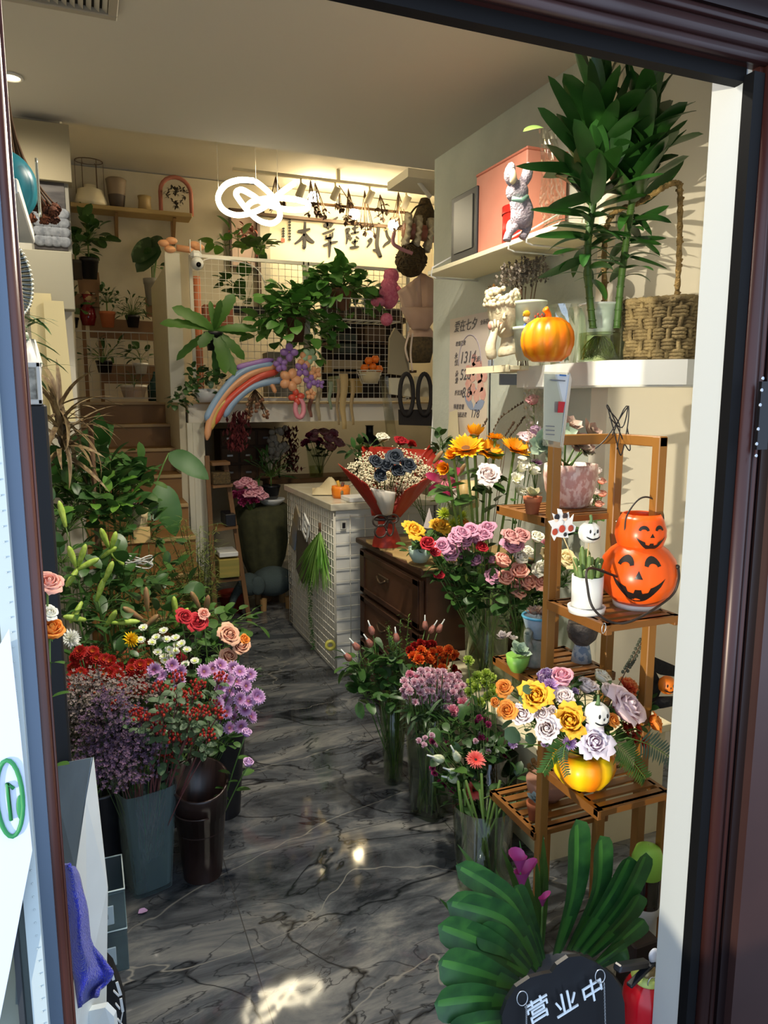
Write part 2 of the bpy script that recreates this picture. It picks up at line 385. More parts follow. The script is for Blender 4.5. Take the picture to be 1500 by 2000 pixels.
# left jamb
mb=MB();xl=aY(52,1000,YD).x
mb.tube([(xl,YD-.004,-.25),(xl,YD-.004,jz1)],0.0098,12);mb.tube([(xl+.0105,YD+.002,-.25),(xl+.0105,YD+.002,jz1)],.002,8)
mb.build('jamb',mat('mahogany bright','#5d3329',0.3,c2='#4a271f',nscale=4),R)
x0,x1=aY(17,1000,YD-.02).x,aY(40,1000,YD-.02).x
mb=MB();vstrip(mb,x0,x1+.004,YD-.022,YD+.03);mb.build('side_channel',mat('blue reflection profile','#5d6b7c',.3,metal=.3),R)  # blue-grey reflection on this channel is painted into its colour
L_=thing('door_leaf','open glass door leaf with pale rubber edge strip at the left edge of the picture','door',(x0-.1,YD-.05,0))
xw=aY(-1,1000,YD-.04).x
mb=MB();vstrip(mb,xw-.008,x0+.001,YD-.045,YD-.005)
for k in range(130):
 mb.ball((x0-.004,YD-.046,0.02+k*.017),.0011,5,3)
mb.build('edge_strip',mat('pale rubber','#b9c3c2',.5),L_)
mb=MB();vstrip(mb,xw-.30,xw-.008,YD-.034,YD-.028);mb.build('pane',mat('grey reflection glass','#5f6a68',.12,c2='#6f7a78',nscale=3),L_)  # grey of the reflection is put into the pane's opaque colour
mb=MB();vstrip(mb,xw-.022,xw-.016,YD-.05,YD-.034,-.25,1.1);mb.build('bead',mat('dark bead','#35383b',.4),L_)
# sheet on the leaf
P=[aY(x,y,YD-.060) for x,y in ((-60,1285),(-2,1262),(18,1228),(40,1435),(63,1662),(44,1760),(20,1890),(-8,2030),(-60,2030))]
Sg=thing('paper_sign','white paper notice with a green round emblem stuck on the left door leaf','sign',P[0])
mb=MB();n=len(P);mb.add(P+[p+Vector((0,.002,0)) for p in P],[tuple(range(n)),tuple(range(2*n-1,n-1,-1))]+[(i,(i+1)%n,n+(i+1)%n,n+i) for i in range(n)],0, False)
mb.build('sheet',mat('lilac white paper','#d3dbf2',.6),Sg)
g_=mat('emblem green','#2f8a4e',.5)
c=aY(19,1560,YD-.0615)
e=MB();e.tube([c+Vector((.013*math.cos(a),0,.046*math.sin(a))) for a in [2*PI*i/24 for i in range(24)]],.0026,6,closed=True);e.build('emblem_ring',g_,Sg)
e=MB();e.tube([aY(22,1602,YD-.062),aY(14,1530,YD-.062),aY(27,1540,YD-.062)],.0022,5);e.build('emblem_mark',g_,Sg)
c=aY(40,1578,YD-.0615);e=MB();e.ball(c,.012,12,8,sc=(.35,.12,1.3));e.build('emblem_badge',g_,Sg)
# exterior ledge above the shop front
single('awning_board','weathered brown eave board above the entrance with a tan edge','eave',MB().box((1.3,YD-.02,zl+.163),(2.4,.08,.085)),mat('soffit brown'))
single('awning_edge','tan strip along the top of the brown eave board','trim',MB().box((1.3,YD-.04,zl+.2145),(2.4,.08,.016)),mat('tan edge','#8a6f3a',.6))
# threshold strip + outside pavement
struct('ground_outside',MB().box((0.5,0.4,-0.04),(6,1.04,0.06)),mat('paving','#8b8d8c',.8,c2='#77797a',nscale=8))
# ------------------------------------------------------------------ ceiling vent
vc=[aZ(x,y,ZC-.004) for x,y in ((95,-12),(228,30))]
V=thing('ceiling_vent','grey slatted air vent in the ceiling at the upper left','vent',(vc[1].x-.2,vc[1].y-.15,ZC-.02))
cx,cy=vc[1].x-.24,vc[1].y-.13
mb=MB()
for sx,sy,w,h in ((0,.115,.48,.03),(0,-.115,.48,.03),(-.225,0,.03,.2),(.225,0,.03,.2)):mb.box((cx+sx,cy+sy,ZC-.012),(w,h,.024),bev=.003)
mb.build('frame',mat('vent frame','#a79f8e',.5),V)
mb=MB();mb.box((cx,cy,ZC-.003),(.42,.2,.004));mb.build('backing',mat('vent dark','#2a2520',.8),V)
for k in range(17):
 mb=MB();M=T(cx-.2+k*.025,cy,ZC-.012)@Matrix.Rotation(.6,4,'Y');mb.box((0,0,0),(.018,.2,.002),M);mb.build('slat',mat('vent slat','#b5ae9d',.4),V)
# ------------------------------------------------------------------ stairs and mezzanine
m_stair=mat('stair laminate','#8a6434',.55,c2='#7a572b',nscale=3,stretch=(1,6,1))
m_nose=mat('stair nosing','#a98d5f',.5)
ST=thing('staircase','tan wooden staircase with pale nosings climbing to the mezzanine','stairs',(.29,4,0))
XS=0.60
for k in range(9):
 z=1.53-.165*k;y=6.1-.3*k;mb=MB()
 mb.box((XS/2-.015,y+.16+.0,z-.0125),(XS+.03,.34,.025));mb.box((XS/2-.015,y+.012,(z-.165+z-.025)/2),(XS+.03,.02,.14))
 s_=mb.build('step',m_stair,ST)
 mb=MB();mb.box((XS/2-.015,y-.006,z-.010),(XS+.03,.018,.024),bev=.003);mb.build('nosing',m_nose,s_)
struct('floor_landing',MB().box((.9,6.72,1.49),(1.86,.66,.08)),m_stair)
struct('floor_mezzanine',MB().box((2.05,5.92,1.495),(2.72,1.24,.07)),mat('mezzanine floor','#a79c84',.6))
mb=MB().box((2.04,5.22,1.455),(2.76,.08,.13));struct('trim_beam',mb,m_cream)
struct('trim_ledge',MB().box((2.04,5.19,1.524),(2.76,.13,.012)),mat('pale wood edge','#b89c6c',.5))
p0,p1=aY(368,900,5.15).x,aY(401,900,5.15).x
mb=MB().box(((p0+p1)/2,5.2,.69),(p1-p0,.1,1.40));mb.box(((p0+p1)/2-.012,5.145,.69),(.02,.012,1.40));struct('wall_post',mb,mat('post cream','#d8d3bd',.6))
struct('wall_stair_side',MB().prism([(XS,5.2),(p0,5.2),(p0,6.5),(XS,6.5)],0,1.53),mat('stair side','#cbc2a8',.8))
# frosted panel beside the stairs
sp=thing('frosted_screen','tall frosted panel between the staircase and the wire fence','screen',(XS+.05,5.3,1.53))
a=aY(322,490,5.25);b=aY(345,490,5.25)
mb=MB();mb.box(((a.x+b.x)/2,5.2,2.02),(b.x-a.x+.02,.04,.98));mb.build('frame',mat('panel white','#cfcab8',.6),sp)
mb=MB();mb.box((a.x-.004,5.75,1.98),(.012,1.05,.9));mb.build('pane',mat('frosted sheet','#c6bfa6',.5,bump=.8,bscale=30),sp)
# wire fences along the mezzanine edge
m_wire=mat('white wire','#ddd8c8',.4)
def wire_panel(name,label,a,b,z0,z1,cell,group=None,frame=.022,mids=(),r=.0022,m=m_wire,cat='wire fence'):
 a=Vector(a);b=Vector(b);L=(b-a).length;d=(b-a)/L
 t=thing(name,label,cat,((a.x+b.x)/2,(a.y+b.y)/2,z0),group)
 g=MB();nx=int(round(L/cell));nz=int(round((z1-z0)/cell))
 for i in range(1,nx):p=a+d*(L*i/nx);g.tube([(p.x,p.y,z0),(p.x,p.y,z1)],r,4,caps=False)
 for j in range(1,nz):z=z0+(z1-z0)*j/nz;g.tube([(a.x,a.y,z),(b.x,b.y,z)],r,4,caps=False)
 g.build('wire_grid',m,t)
 f=MB()
 f.beam((a.x,a.y,z1),(b.x,b.y,z1),frame);f.beam((a.x,a.y,z0),(b.x,b.y,z0),frame)
 f.beam((a.x,a.y,z0),(a.x,a.y,z1+frame/2),frame);f.beam((b.x,b.y,z0),(b.x,b.y,z1+frame/2),frame)
 f.build('frame',m,t); return t
YM=5.17
fa=aY(371,492,YM);fm=aY(597,513,YM);fb=aY(792,532,YM)
wire_panel('wire_fence','white wire grid panel fencing the mezzanine edge under the white camera',(fa.x,YM,0),(fm.x-.012,YM,0),1.55,2.50,.047)
wire_panel('wire_fence','white wire grid panel fencing the mezzanine edge behind the pothos plants',(fm.x+.012,YM,0),(fb.x+.02,YM,0),1.55,2.50,.047)
a=aY(124,640,6.25);b=aY(303,655,6.25)
wire_panel('wire_fence','small white wire grid barrier standing across the top of the stairs',(a.x,6.25,0),(b.x,6.25,0),1.56,a.z-.02,.062,frame=.010,r=.0025,m=mat('dull wire','#b5b3a6',.5))
# ------------------------------------------------------------------ neon ring lamp
m_neon=mat('neon tube','#fff6dd',.4,emit='#fff0cc',estr=13);m_ch=mat('chrome ring','#cfc9b8',.2,metal=.8)
NC=aY(520,395,4.62);NL=thing('neon_pendant_lamp','glowing white looped ring pendant lamp hanging from the ceiling','lamp',NC)
def neon_pts(pts,Y0=4.62,n=7,depth=.16,closed=False): return spl([aY(x,y,Y0+depth*d) for x,y,d in pts],n,closed)
cv= lambda L:[(400+x/3,300+y/3,d) for x,y,d in L]
s1=neon_pts(cv([(285,158,0),(200,155,-.3),(120,185,-.6),(78,255,-.7),(105,325,-.5),(180,360,-.2),(265,350,0),(345,315,.3),(400,268,.4),(455,222,.3),(528,172,.1)]))
pts=neon_pts(cv([(300,165,.2),(345,200,.4),(395,250,.5),(432,315,.4),(438,375,.1),(395,408,-.2),(325,395,-.4),(262,345,-.4),(205,275,-.3),(183,232,-.1),(215,212,.1),(280,245,.3),(345,290,.4),(430,318,.4),(520,330,.3),(595,322,.1),(608,298,-.1),(560,275,-.3),(475,262,-.4),(375,262,-.4),(285,280,-.2),(248,308,0)]))
for Q in (s1,pts):
 MB().tube(Q,.0165,8).build('light_tube',m_neon,NL);MB().tube([p+Vector((0,.022,.010)) for p in Q],.011,6).build('ring_body',m_ch,NL)
mb=MB()
for q in (pts[20],pts[0],s1[20]):mb.tube([q,(q.x,q.y,3.5)],.0015,4)
mb.build('cable',m_ch,NL)
# ------------------------------------------------------------------ track light with spot heads
ta,tb=aY(455,331,6.3),aY(845,376,6.3)
TR=thing('track_light_rail','pale ceiling track rail above the calligraphy, carrying the spotlights','track rail',(ta.x,ta.y,3.40))
zt=(ta.z+tb.z)/2;tr_=MB();tr_.beam((ta.x,6.3,zt),(tb.x,6.3,zt),.035,.022);tr_.build('rail',mat('rail white','#d4ccb4',.5),TR)
MB().box(((ta.x+tb.x)/2,6.3,(zt+3.5)/2),(.03,.03,3.51-zt)).build('hanger',mat('rail white'),TR)
m_head=mat('spot body','#d8cfb5',.45);m_lens=mat('spot lens','#fff3d0',.4,emit='#ffe2a6',estr=60)
heads=[(588,372,620,372),(655,378,625,376),(722,385,700,400),(793,395,770,420)]
for i,(px,py,tx,ty) in enumerate(heads):
 p=aY(px,py,6.3);t=thing('spotlight',['spotlight on the ceiling track nearest the neon lamp','second spotlight from the left on the ceiling track','third spotlight from the left on the ceiling track','rightmost spotlight on the ceiling track above the frilly garland'][i],'spotlight',(p.x,6.3,zt-.02))
 d=Vector((-.25,.5,-.75)).normalized()
 MB().tube([(p.x,6.3,zt),(p.x,6.3,p.z+.05)],.008,6).build('arm',m_head,t)
 M=aimz(p,d);MB().lathe([(.012,-.06),(.03,-.055),(.033,.05),(.03,.055)],n=14,M=M).build('shade',m_head,t)
 MB().lathe([(.0001,.045),(.028,.046)],n=14,M=M).build('lens',m_lens,t)
 q=p+d*.075;spot('spot_beam',q,q+d,12,100,WARM,.03)
# bare bulbs glaring on the wall
m_bulb=mat('bulb','#fff4d8',.4,emit='#ffe6b0',estr=60)
for i,(px,py) in enumerate(((612,385),(692,418),(768,440))):
 p=aY(px,py,6.72);t=thing('wall_lamp',['round glaring wall lamp left above the calligraphy','round glaring wall lamp in the middle above the calligraphy','round glaring wall lamp at the right end of the calligraphy'][i],'lamp',p)
 MB().ball(p,.05,14,10).build('bulb',m_bulb,t)
 MB().tube([p+Vector((0,.045,0)),(p.x,7.0,p.z)],.012,6).build('holder',m_ch,t)
 point('lamp_light',p+Vector((0,-.08,0)),3,WARM,.05)
# down lights: last one is a seen lamp, the others are added unseen fill
for i,(x,y,pw) in enumerate(((.8,1.9,11),(.95,2.28,20),(-.2,3.53,4))):
 t=thing('ceiling_and_fill_light','small round recessed ceiling downlight, two of the three added as unseen fill','ceiling light',(x,y,ZC-.01),'recessed ceiling lights')
 MB().lathe([(.045,0),(.05,-.008),(.038,-.01),(.036,-.002)],(x,y,ZC),16).build('ring',m_white,t)
 MB().lathe([(.0001,-.003),(.036,-.003)],(x,y,ZC),16).build('lens',mat('downlight lens','#fff2d6',.4,emit='#ffe9c0',estr=8),t)
 spot('down_beam',(x,y,ZC-.03),(x,y,0),pw*5.6,165,NEUT,.05,.9)
point('mezz_light',(2.6,6.2,2.9),5,WARM,.1)
# ================================================================== PLANT AND FLOWER BUILDERS
m_leaf=mat('leaf green','#476d2c',.45,c2='#335524',nscale=14,translucent=.18)
m_leafd=mat('leaf dark','#2a4a22',.4,c2='#3a5e2a',nscale=10,translucent=.12)
m_leafl=mat('leaf light','#6f9a3a',.45,c2='#4f8030',nscale=12,translucent=.25)
m_leafg=mat('leaf greyish','#56704c',.55,c2='#465f40',nscale=12,translucent=.15)
m_stem=mat('stem green','#5c7a34',.5,c2='#48682c',nscale=9)
m_stemd=mat('stem dark','#3a4a26',.6)
m_stemr=mat('stem reddish','#6b3a3a',.6)
m_twig=mat('twig brown','#5a4028',.8)
m_soil=mat('soil','#3a2a1e',.95,c2='#241a12',nscale=40)
m_terra=mat('terracotta','#b5683f',.8,c2='#a65c36',nscale=9)
m_plastw=mat('white plastic','#dcdcd8',.35)
def revpet(mb,a0,hw,prof,mi=0,nu=4,spiral=0.0,ruff=0.0,tipdip=.22,rf=7):
 """one cupped petal: part of a surface of revolution, prof = [(r,z)...] base to lip"""
 m=len(prof)-1
 def fn(u,v):
  i=min(int(v*m),m-1);t=v*m-i;r=prof[i][0]*(1-t)+prof[i+1][0]*t;z=prof[i][1]*(1-t)+prof[i+1][1]*t
  s=(u-.5)*2;k=(.35+.65*math.sin(min(v*1.35,1)*PI/2))*(1-.45*max(0,v-.72)/.28)
  a=a0+s*hw*k;r=r+spiral*s*.5;r2=r*(1+ruff*math.sin(rf*s+v*9+a0*3)*v)
  return Vector((r2*math.cos(a),r2*math.sin(a),z-tipdip*abs(s)**2.2*v*prof[-1][1]))
 mb.grid(fn,nu,m,mi)
def rose_mesh(open_=1.0,n=20,seed=1,ruff=.03):
 """radius about 1, stands on its calyx at z = 0"""
 rs=random.Random(seed);mb=MB()
 mb.lathe([(.02,.2),(.16,.5),(.2,.95),(.12,1.22),(.03,1.2)],n=10)
 for i in range(n):
  t=(i+1)/n;R=.22+.62*t**.8*(.6+.4*open_);h=1.32-.42*t;cur=(t**2.2)*.38*open_
  prof=[(.06,.02),(R*.62,.12),(R*.93,.38),(R*1.0,h*.62),(R*.97,h*.88),(R*(1.0+cur*.55),h*(1.0-.02*cur)),(R*(1.08+cur),h*(.97-.2*cur))]
  if t<.35:prof=prof[:5]+[(R*.80,h)]
  revpet(mb,i*2.4+rs.uniform(-.2,.2),rs.uniform(.95,1.2)*(1.25-.45*t),prof,0,6,spiral=.07,ruff=ruff)
 for k in range(5):mb.leaf(aim((0,0,.02),(math.cos(k*1.257),math.sin(k*1.257),.1),0),.62,.2,bend=.7,mi=1,n=3)
 mb.ball((0,0,.0),.2,8,6,mi=1)
 return mb
def bud_mesh():
 mb=MB();mb.lathe([(.03,-.1),(.34,.1),(.46,.55),(.40,1.0),(.22,1.45),(.03,1.62)],n=10)
 for i in range(4):revpet(mb,i*1.6,.95,[(.1,0),(.40,.25),(.5,.65),(.42,1.15),(.30,1.5)],0,4,spiral=.08)
 for k in range(4):mb.leaf(aim((0,0,.0),(math.cos(k*1.6),math.sin(k*1.6),1.0),0),.8,.22,bend=-.3,mi=1,n=3)
 return mb
def carn_mesh(seed=1,n=26):
 rs=random.Random(seed);mb=MB();mb.lathe([(.05,-1.0),(.2,-.85),(.22,-.2),(.3,.02)],n=8,mi=1)
 for i in range(n):
  t=(i+.5)/n;el=.1+1.3*(1-t)**.8;a=i*2.4+rs.uniform(-.3,.3);L=rs.uniform(.78,1.02)
  d=Vector((math.cos(a)*math.cos(el),math.sin(a)*math.cos(el),math.sin(el)*.8));w=rs.uniform(.38,.5);M=aim((0,0,0),d,rs.uniform(-.4,.4));ph=rs.uniform(0,6)
  def fn(u,v,L=L,w=w,ph=ph):
   s=(u-.5)*2;ww=w*(.15+.85*v); return Vector((s*ww,L*v*(1-.12*s*s)+.05*math.sin(u*19+ph)*v,.17*math.sin(u*11+ph)*v*v+.1*v))
  mb.grid(fn,7,3,0,M=M)
 return mb
def daisy_mesh(n=20,w=.24,lift=.15,layers=1,disc=.24,bend=.2,dome=.09,seed=1,tip=1.0,shape=.62):
 rs=random.Random(seed);mb=MB()
 for l in range(layers):
  for i in range(n-l*2):
   a=2*PI*(i+.5*l)/(n-l*2)+rs.uniform(-.06,.06);e=lift+l*.35+rs.uniform(-.08,.08)
   mb.leaf(aim((.08*math.cos(a),.08*math.sin(a),.02*l),(math.cos(a)*math.cos(e),math.sin(a)*math.cos(e),math.sin(e)),rs.uniform(-.2,.2)),(.93-.16*l)*rs.uniform(.9,1.05),w,bend=bend,fold=.12,shape=shape,n=4,tip=.55*tip)
 mb.lathe([(disc,0),(disc*.98,dome*.6),(disc*.7,dome),(.0001,dome*1.1)],n=12,mi=1)
 mb.lathe([(.03,-.3),(.14,-.12),(.22,.0)],n=8,mi=2)
 return mb
def mum_mesh(n=70,seed=1,w=.2,spiky=False):
 rs=random.Random(seed);mb=MB()
 for i in range(n):
  t=(i+.5)/n;el=1.45-1.55*t**.75;a=i*2.4;L=rs.uniform(.8,1.05)*(1 if spiky else .95)
  M=aim((0,0,.12),(math.cos(a)*math.cos(el),math.sin(a)*math.cos(el),math.sin(el)),0)
  mb.leaf(M,L,w,bend=(-.1 if spiky else -.7+1.1*t),fold=.3,shape=.6,n=3,tip=.6)
 mb.ball((0,0,0),.25,8,6,mi=1)
 return mb
def lilybud_mesh():
 mb=MB();mb.lathe([(.02,0),(.09,.05),(.13,.3),(.165,.62),(.13,.88),(.05,1.0),(.001,1.02)],n=9,lobes=6,lobe_d=.16); return mb
def lily_mesh():
 mb=MB()
 for i in range(6):
  a=i*PI/3;e=.75-.2*(i%2);mb.leaf(aim((0,0,0),(math.cos(a)*math.cos(e),math.sin(a)*math.cos(e),math.sin(e)),0),1.1,.42,bend=1.3,fold=.2,shape=.5,n=8,tip=.8,wave=.05)
 for i in range(5):
  a=i*1.25+.3;mb.tube([(0,0,0),(.15*math.cos(a),.15*math.sin(a),.4),(.3*math.cos(a),.3*math.sin(a),.6)],.012,4,mi=1)
  mb.ball((.3*math.cos(a),.3*math.sin(a),.61),.05,6,4,mi=2)
 return mb
def lisi_mesh(seed=1):
 rs=random.Random(seed);mb=MB()
 for i in range(9):
  t=(i+1)/9;R=.18+.62*t;revpet(mb,i*2.4,.8,[(.06,0),(R*.55,.25),(R*.8,.7),(R*.95,1.05),(R*1.15,1.15)],0,6,spiral=.1,ruff=.10,tipdip=.1)
 for k in range(4):mb.leaf(aim((0,0,0),(math.cos(k*1.6),math.sin(k*1.6),.9),0),.6,.12,bend=-.2,mi=1,n=2)
 return mb
def leaf_mesh(n=7,W=.5,bend=.5,fold=.2,shape=.42,wave=0,tip=1.0):
 mb=MB();mb.tube([(0,0,0),(0,.12,0.01)],.012,4);mb.leaf(T(0,.1,0),.9,W,bend,fold,shape,n,wave=wave,tip=tip); return mb
class Kind:
 def __init__(s,name,cat,meshes,mats,part='bloom'):
  s.name,s.cat,s.part=name,cat,part;s.me=[m.mesh(name+'_bloom',mats) for m in meshes]
g_cal=mat('calyx green','#5e8a3a',.5)
R2=[rose_mesh(1,20,1),rose_mesh(.7,18,2),rose_mesh(1.2,22,3)]
R3=[rose_mesh(.45,16,4),rose_mesh(.6,16,5)]
def rk(name,cat,stops,meshes=None,flat=False,**k): return Kind(name,cat,meshes or R2,[radial('petal '+name+' '+stops[-1][1],stops,**k),g_cal])
K={}
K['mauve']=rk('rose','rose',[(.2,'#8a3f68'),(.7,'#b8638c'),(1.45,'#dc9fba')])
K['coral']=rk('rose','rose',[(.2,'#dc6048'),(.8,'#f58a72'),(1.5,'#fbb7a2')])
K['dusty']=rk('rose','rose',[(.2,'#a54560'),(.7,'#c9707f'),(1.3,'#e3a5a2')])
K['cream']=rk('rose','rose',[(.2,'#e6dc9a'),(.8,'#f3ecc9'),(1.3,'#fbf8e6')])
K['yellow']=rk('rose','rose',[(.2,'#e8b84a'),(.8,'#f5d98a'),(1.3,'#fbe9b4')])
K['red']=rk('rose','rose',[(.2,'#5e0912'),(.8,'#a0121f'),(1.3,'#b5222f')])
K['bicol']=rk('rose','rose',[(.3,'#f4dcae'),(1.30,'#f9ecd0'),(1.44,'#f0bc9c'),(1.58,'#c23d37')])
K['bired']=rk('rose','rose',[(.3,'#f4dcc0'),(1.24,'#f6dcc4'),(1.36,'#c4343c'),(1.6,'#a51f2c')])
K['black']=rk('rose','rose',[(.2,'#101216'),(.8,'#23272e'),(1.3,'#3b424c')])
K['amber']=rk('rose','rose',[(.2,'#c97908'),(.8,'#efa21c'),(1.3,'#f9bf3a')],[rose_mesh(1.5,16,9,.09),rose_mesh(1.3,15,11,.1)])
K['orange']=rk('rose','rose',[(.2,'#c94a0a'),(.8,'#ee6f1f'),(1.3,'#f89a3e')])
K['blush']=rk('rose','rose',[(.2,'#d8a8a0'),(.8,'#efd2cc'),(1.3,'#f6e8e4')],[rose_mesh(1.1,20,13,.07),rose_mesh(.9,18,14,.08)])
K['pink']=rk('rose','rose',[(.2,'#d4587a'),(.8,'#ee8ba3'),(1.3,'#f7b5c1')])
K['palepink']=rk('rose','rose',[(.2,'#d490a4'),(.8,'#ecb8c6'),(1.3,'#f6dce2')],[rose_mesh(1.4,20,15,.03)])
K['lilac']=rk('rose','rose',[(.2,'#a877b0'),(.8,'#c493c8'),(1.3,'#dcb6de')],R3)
C2=[carn_mesh(1),carn_mesh(2),carn_mesh(3,20)]
def ck(c,n='carnation'): return Kind('carnation','carnation',C2,[radial('petal carnation '+c[-1][1],c),mat('calyx blue green','#5d7f52',.5)])
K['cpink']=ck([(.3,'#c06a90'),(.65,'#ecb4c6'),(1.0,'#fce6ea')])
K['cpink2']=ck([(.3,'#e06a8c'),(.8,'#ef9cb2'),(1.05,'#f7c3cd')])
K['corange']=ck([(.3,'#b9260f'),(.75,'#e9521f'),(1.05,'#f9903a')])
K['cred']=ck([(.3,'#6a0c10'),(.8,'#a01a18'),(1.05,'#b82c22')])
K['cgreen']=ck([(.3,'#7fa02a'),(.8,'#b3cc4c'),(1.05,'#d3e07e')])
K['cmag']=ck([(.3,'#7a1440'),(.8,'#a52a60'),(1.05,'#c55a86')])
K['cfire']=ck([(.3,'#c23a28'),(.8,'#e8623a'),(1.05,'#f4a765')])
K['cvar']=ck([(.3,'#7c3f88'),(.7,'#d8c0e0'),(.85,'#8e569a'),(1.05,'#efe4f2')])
def dk(name,cat,st,disc,meshes): return Kind(name,cat,meshes,[radial('petal '+name+' '+st[-1][1],st,flat=True),mat('disc '+disc,disc,.8,c2='#3a3010',nscale=40,nlo=.5,nhi=.9),g_cal])
K['dlilac']=dk('daisy','chrysanthemum',[(.2,'#8e4a80'),(.5,'#c996c8'),(1.0,'#e3c2e2')],'#8c5a54',[daisy_mesh(18,.26,.1,2,.22),daisy_mesh(16,.3,.3,2,.2,seed=3)])
K['dwhite']=dk('button_chrysanthemum','chrysanthemum',[(.2,'#e8eec0'),(.6,'#f2f2ea'),(1.0,'#f7f7f2')],'#b9c64a',[daisy_mesh(22,.26,.2,2,.42,dome=.2),daisy_mesh(22,.24,.45,2,.4,dome=.22,seed=5)])
K['dred']=dk('chrysanthemum','chrysanthemum',[(.15,'#c9682a'),(.35,'#a3211a'),(1.0,'#a81b1a')],'#d8902a',[daisy_mesh(20,.27,.25,3,.13,seed=1),daisy_mesh(18,.3,.4,3,.1,seed=2),daisy_mesh(22,.25,.3,3,.12,seed=7)])
K['dgerb']=dk('gerbera','gerbera daisy',[(.2,'#e8433c'),(.6,'#f0706a'),(1.0,'#f89a8e')],'#3a1414',[daisy_mesh(24,.17,.12,2,.17,seed=4,dome=.06)])
K['sun']=dk('sunflower','sunflower',[(.25,'#e88a08'),(.6,'#f8b018'),(1.0,'#fdcc30')],'#6a4210',[daisy_mesh(22,.24,.25,2,.34,seed=6,bend=-.2,dome=.12),daisy_mesh(20,.26,.7,2,.3,seed=8,bend=-.5)])
K['mgreen']=Kind('spider_chrysanthemum','chrysanthemum',[mum_mesh(60,3,.13, True),mum_mesh(56,5,.14, True)],[radial('petal lime mum',[(.2,'#a5b81c'),(.7,'#c7d63c'),(1.1,'#dfe86a')]),g_cal])
K['mwhite']=Kind('chrysanthemum','chrysanthemum',[mum_mesh(80,4,.17)],[radial('petal white mum',[(.2,'#e2e4c0'),(.7,'#eef0ea'),(1.1,'#f4f6f4')]),g_cal])
K['myellow']=Kind('chrysanthemum','chrysanthemum',[mum_mesh(80,6,.2)],[radial('petal yellow mum',[(.2,'#d8a40a'),(.7,'#efc81a'),(1.1,'#f8dc3a')]),g_cal])
K['mlilac']=Kind('chrysanthemum','chrysanthemum',[mum_mesh(60,8,.2)],[radial('petal lilac mum',[(.2,'#8a4f94'),(.6,'#c79bd2'),(1.1,'#e4cbe6')]),g_cal])
K['lisi']=Kind('lisianthus','lisianthus',[lisi_mesh(1),lisi_mesh(2)],[radial('petal lisianthus',[(.2,'#d8dc9c'),(.8,'#f1edcf'),(1.2,'#f8f5e6')]),g_cal])
K['lilybud']=Kind('lily_bud','lily bud',[lilybud_mesh()],[mat('lily bud green','#8fae3c',.5,c2='#b6cc62',nscale=5),g_cal],'bud')
K['lilybudp']=Kind('lily_bud','lily bud',[lilybud_mesh()],[mat('lily bud pink','#8a7848',.5,c2='#a6765a',nscale=5),g_cal],'bud')
K['lily']=Kind('lily','lily',[lily_mesh()],[radial('petal lily magenta',[(.2,'#e68a9a'),(.6,'#b8305c'),(1.2,'#c8416c')]),m_leafl,mat('anther','#8a3c12',.8)])
BUD=bud_mesh()
LEAFM={'rose':leaf_mesh(6,.52,.5,.18,.45),'long':leaf_mesh(7,.16,.9,.2,.4),'grass':leaf_mesh(6,.06,.8,.2,.3),'round':leaf_mesh(6,.8,.4,.15,.5,tip=.7)}
def leaves_on(mb,pts,n,kind='rose',size=.05,t0=.3,t1=.9,spread=.9,mi=0):
 src=LEAFM[kind]
 for i in range(n):
  t=t0+(t1-t0)*(i+rnd(0,.6))/max(n,1);k=t*(len(pts)-1);j=min(int(k),len(pts)-2);p=Vector(pts[j]).lerp(Vector(pts[j+1]),k-j)
  a=rnd(0,2*PI);d=Vector((math.cos(a),math.sin(a),rnd(-.1,.8)));s=size*rnd(.75,1.25)
  mb.merge(src,aim(p,d,rnd(-.4,.4))@Matrix.Scale(s,4),mi)
def flower(kind,head,size,base,label,group=None,d=None,leaves=2,lk='rose',ls=.045,sr=.0022,smat=None,lmat=None,sag=None,cat=None,spin=None,t0=.45):
 """one cut stem: an Empty at its foot, a bloom, a stem and its leaves"""
 k=K[kind];head=Vector(head);base=Vector(base)
 t=thing(k.name,label,cat or k.cat,base,group)
 v=head-base
 mid=base.lerp(head,.55)+Vector((rnd(-.01,.01),rnd(-.01,.01),.02)) if sag is None else base.lerp(head,.6)+Vector(sag)
 dd=Vector(d).normalized() if d is not None else (v.normalized()*1.0+Vector((rnd(-.3,.3),rnd(-.45,.05),rnd(.1,.5)))).normalized()
 pts=bez(base,mid,head-dd*size*.1,6)
 size*=(1.14 if k.name in ('rose','carnation','sunflower') else 1.05)
 M=aimz(head,dd,rnd(0,6.28) if spin is None else spin,size)
 place(k.part,random.choice(k.me),t,M)
 MB().tube(pts,sr,5).build('stem',smat or m_stem,t)
 if leaves:
  mb=MB();leaves_on(mb,pts,leaves,lk,ls,t0,.93);mb.build('leaves',lmat or m_leaf,t)
 return t
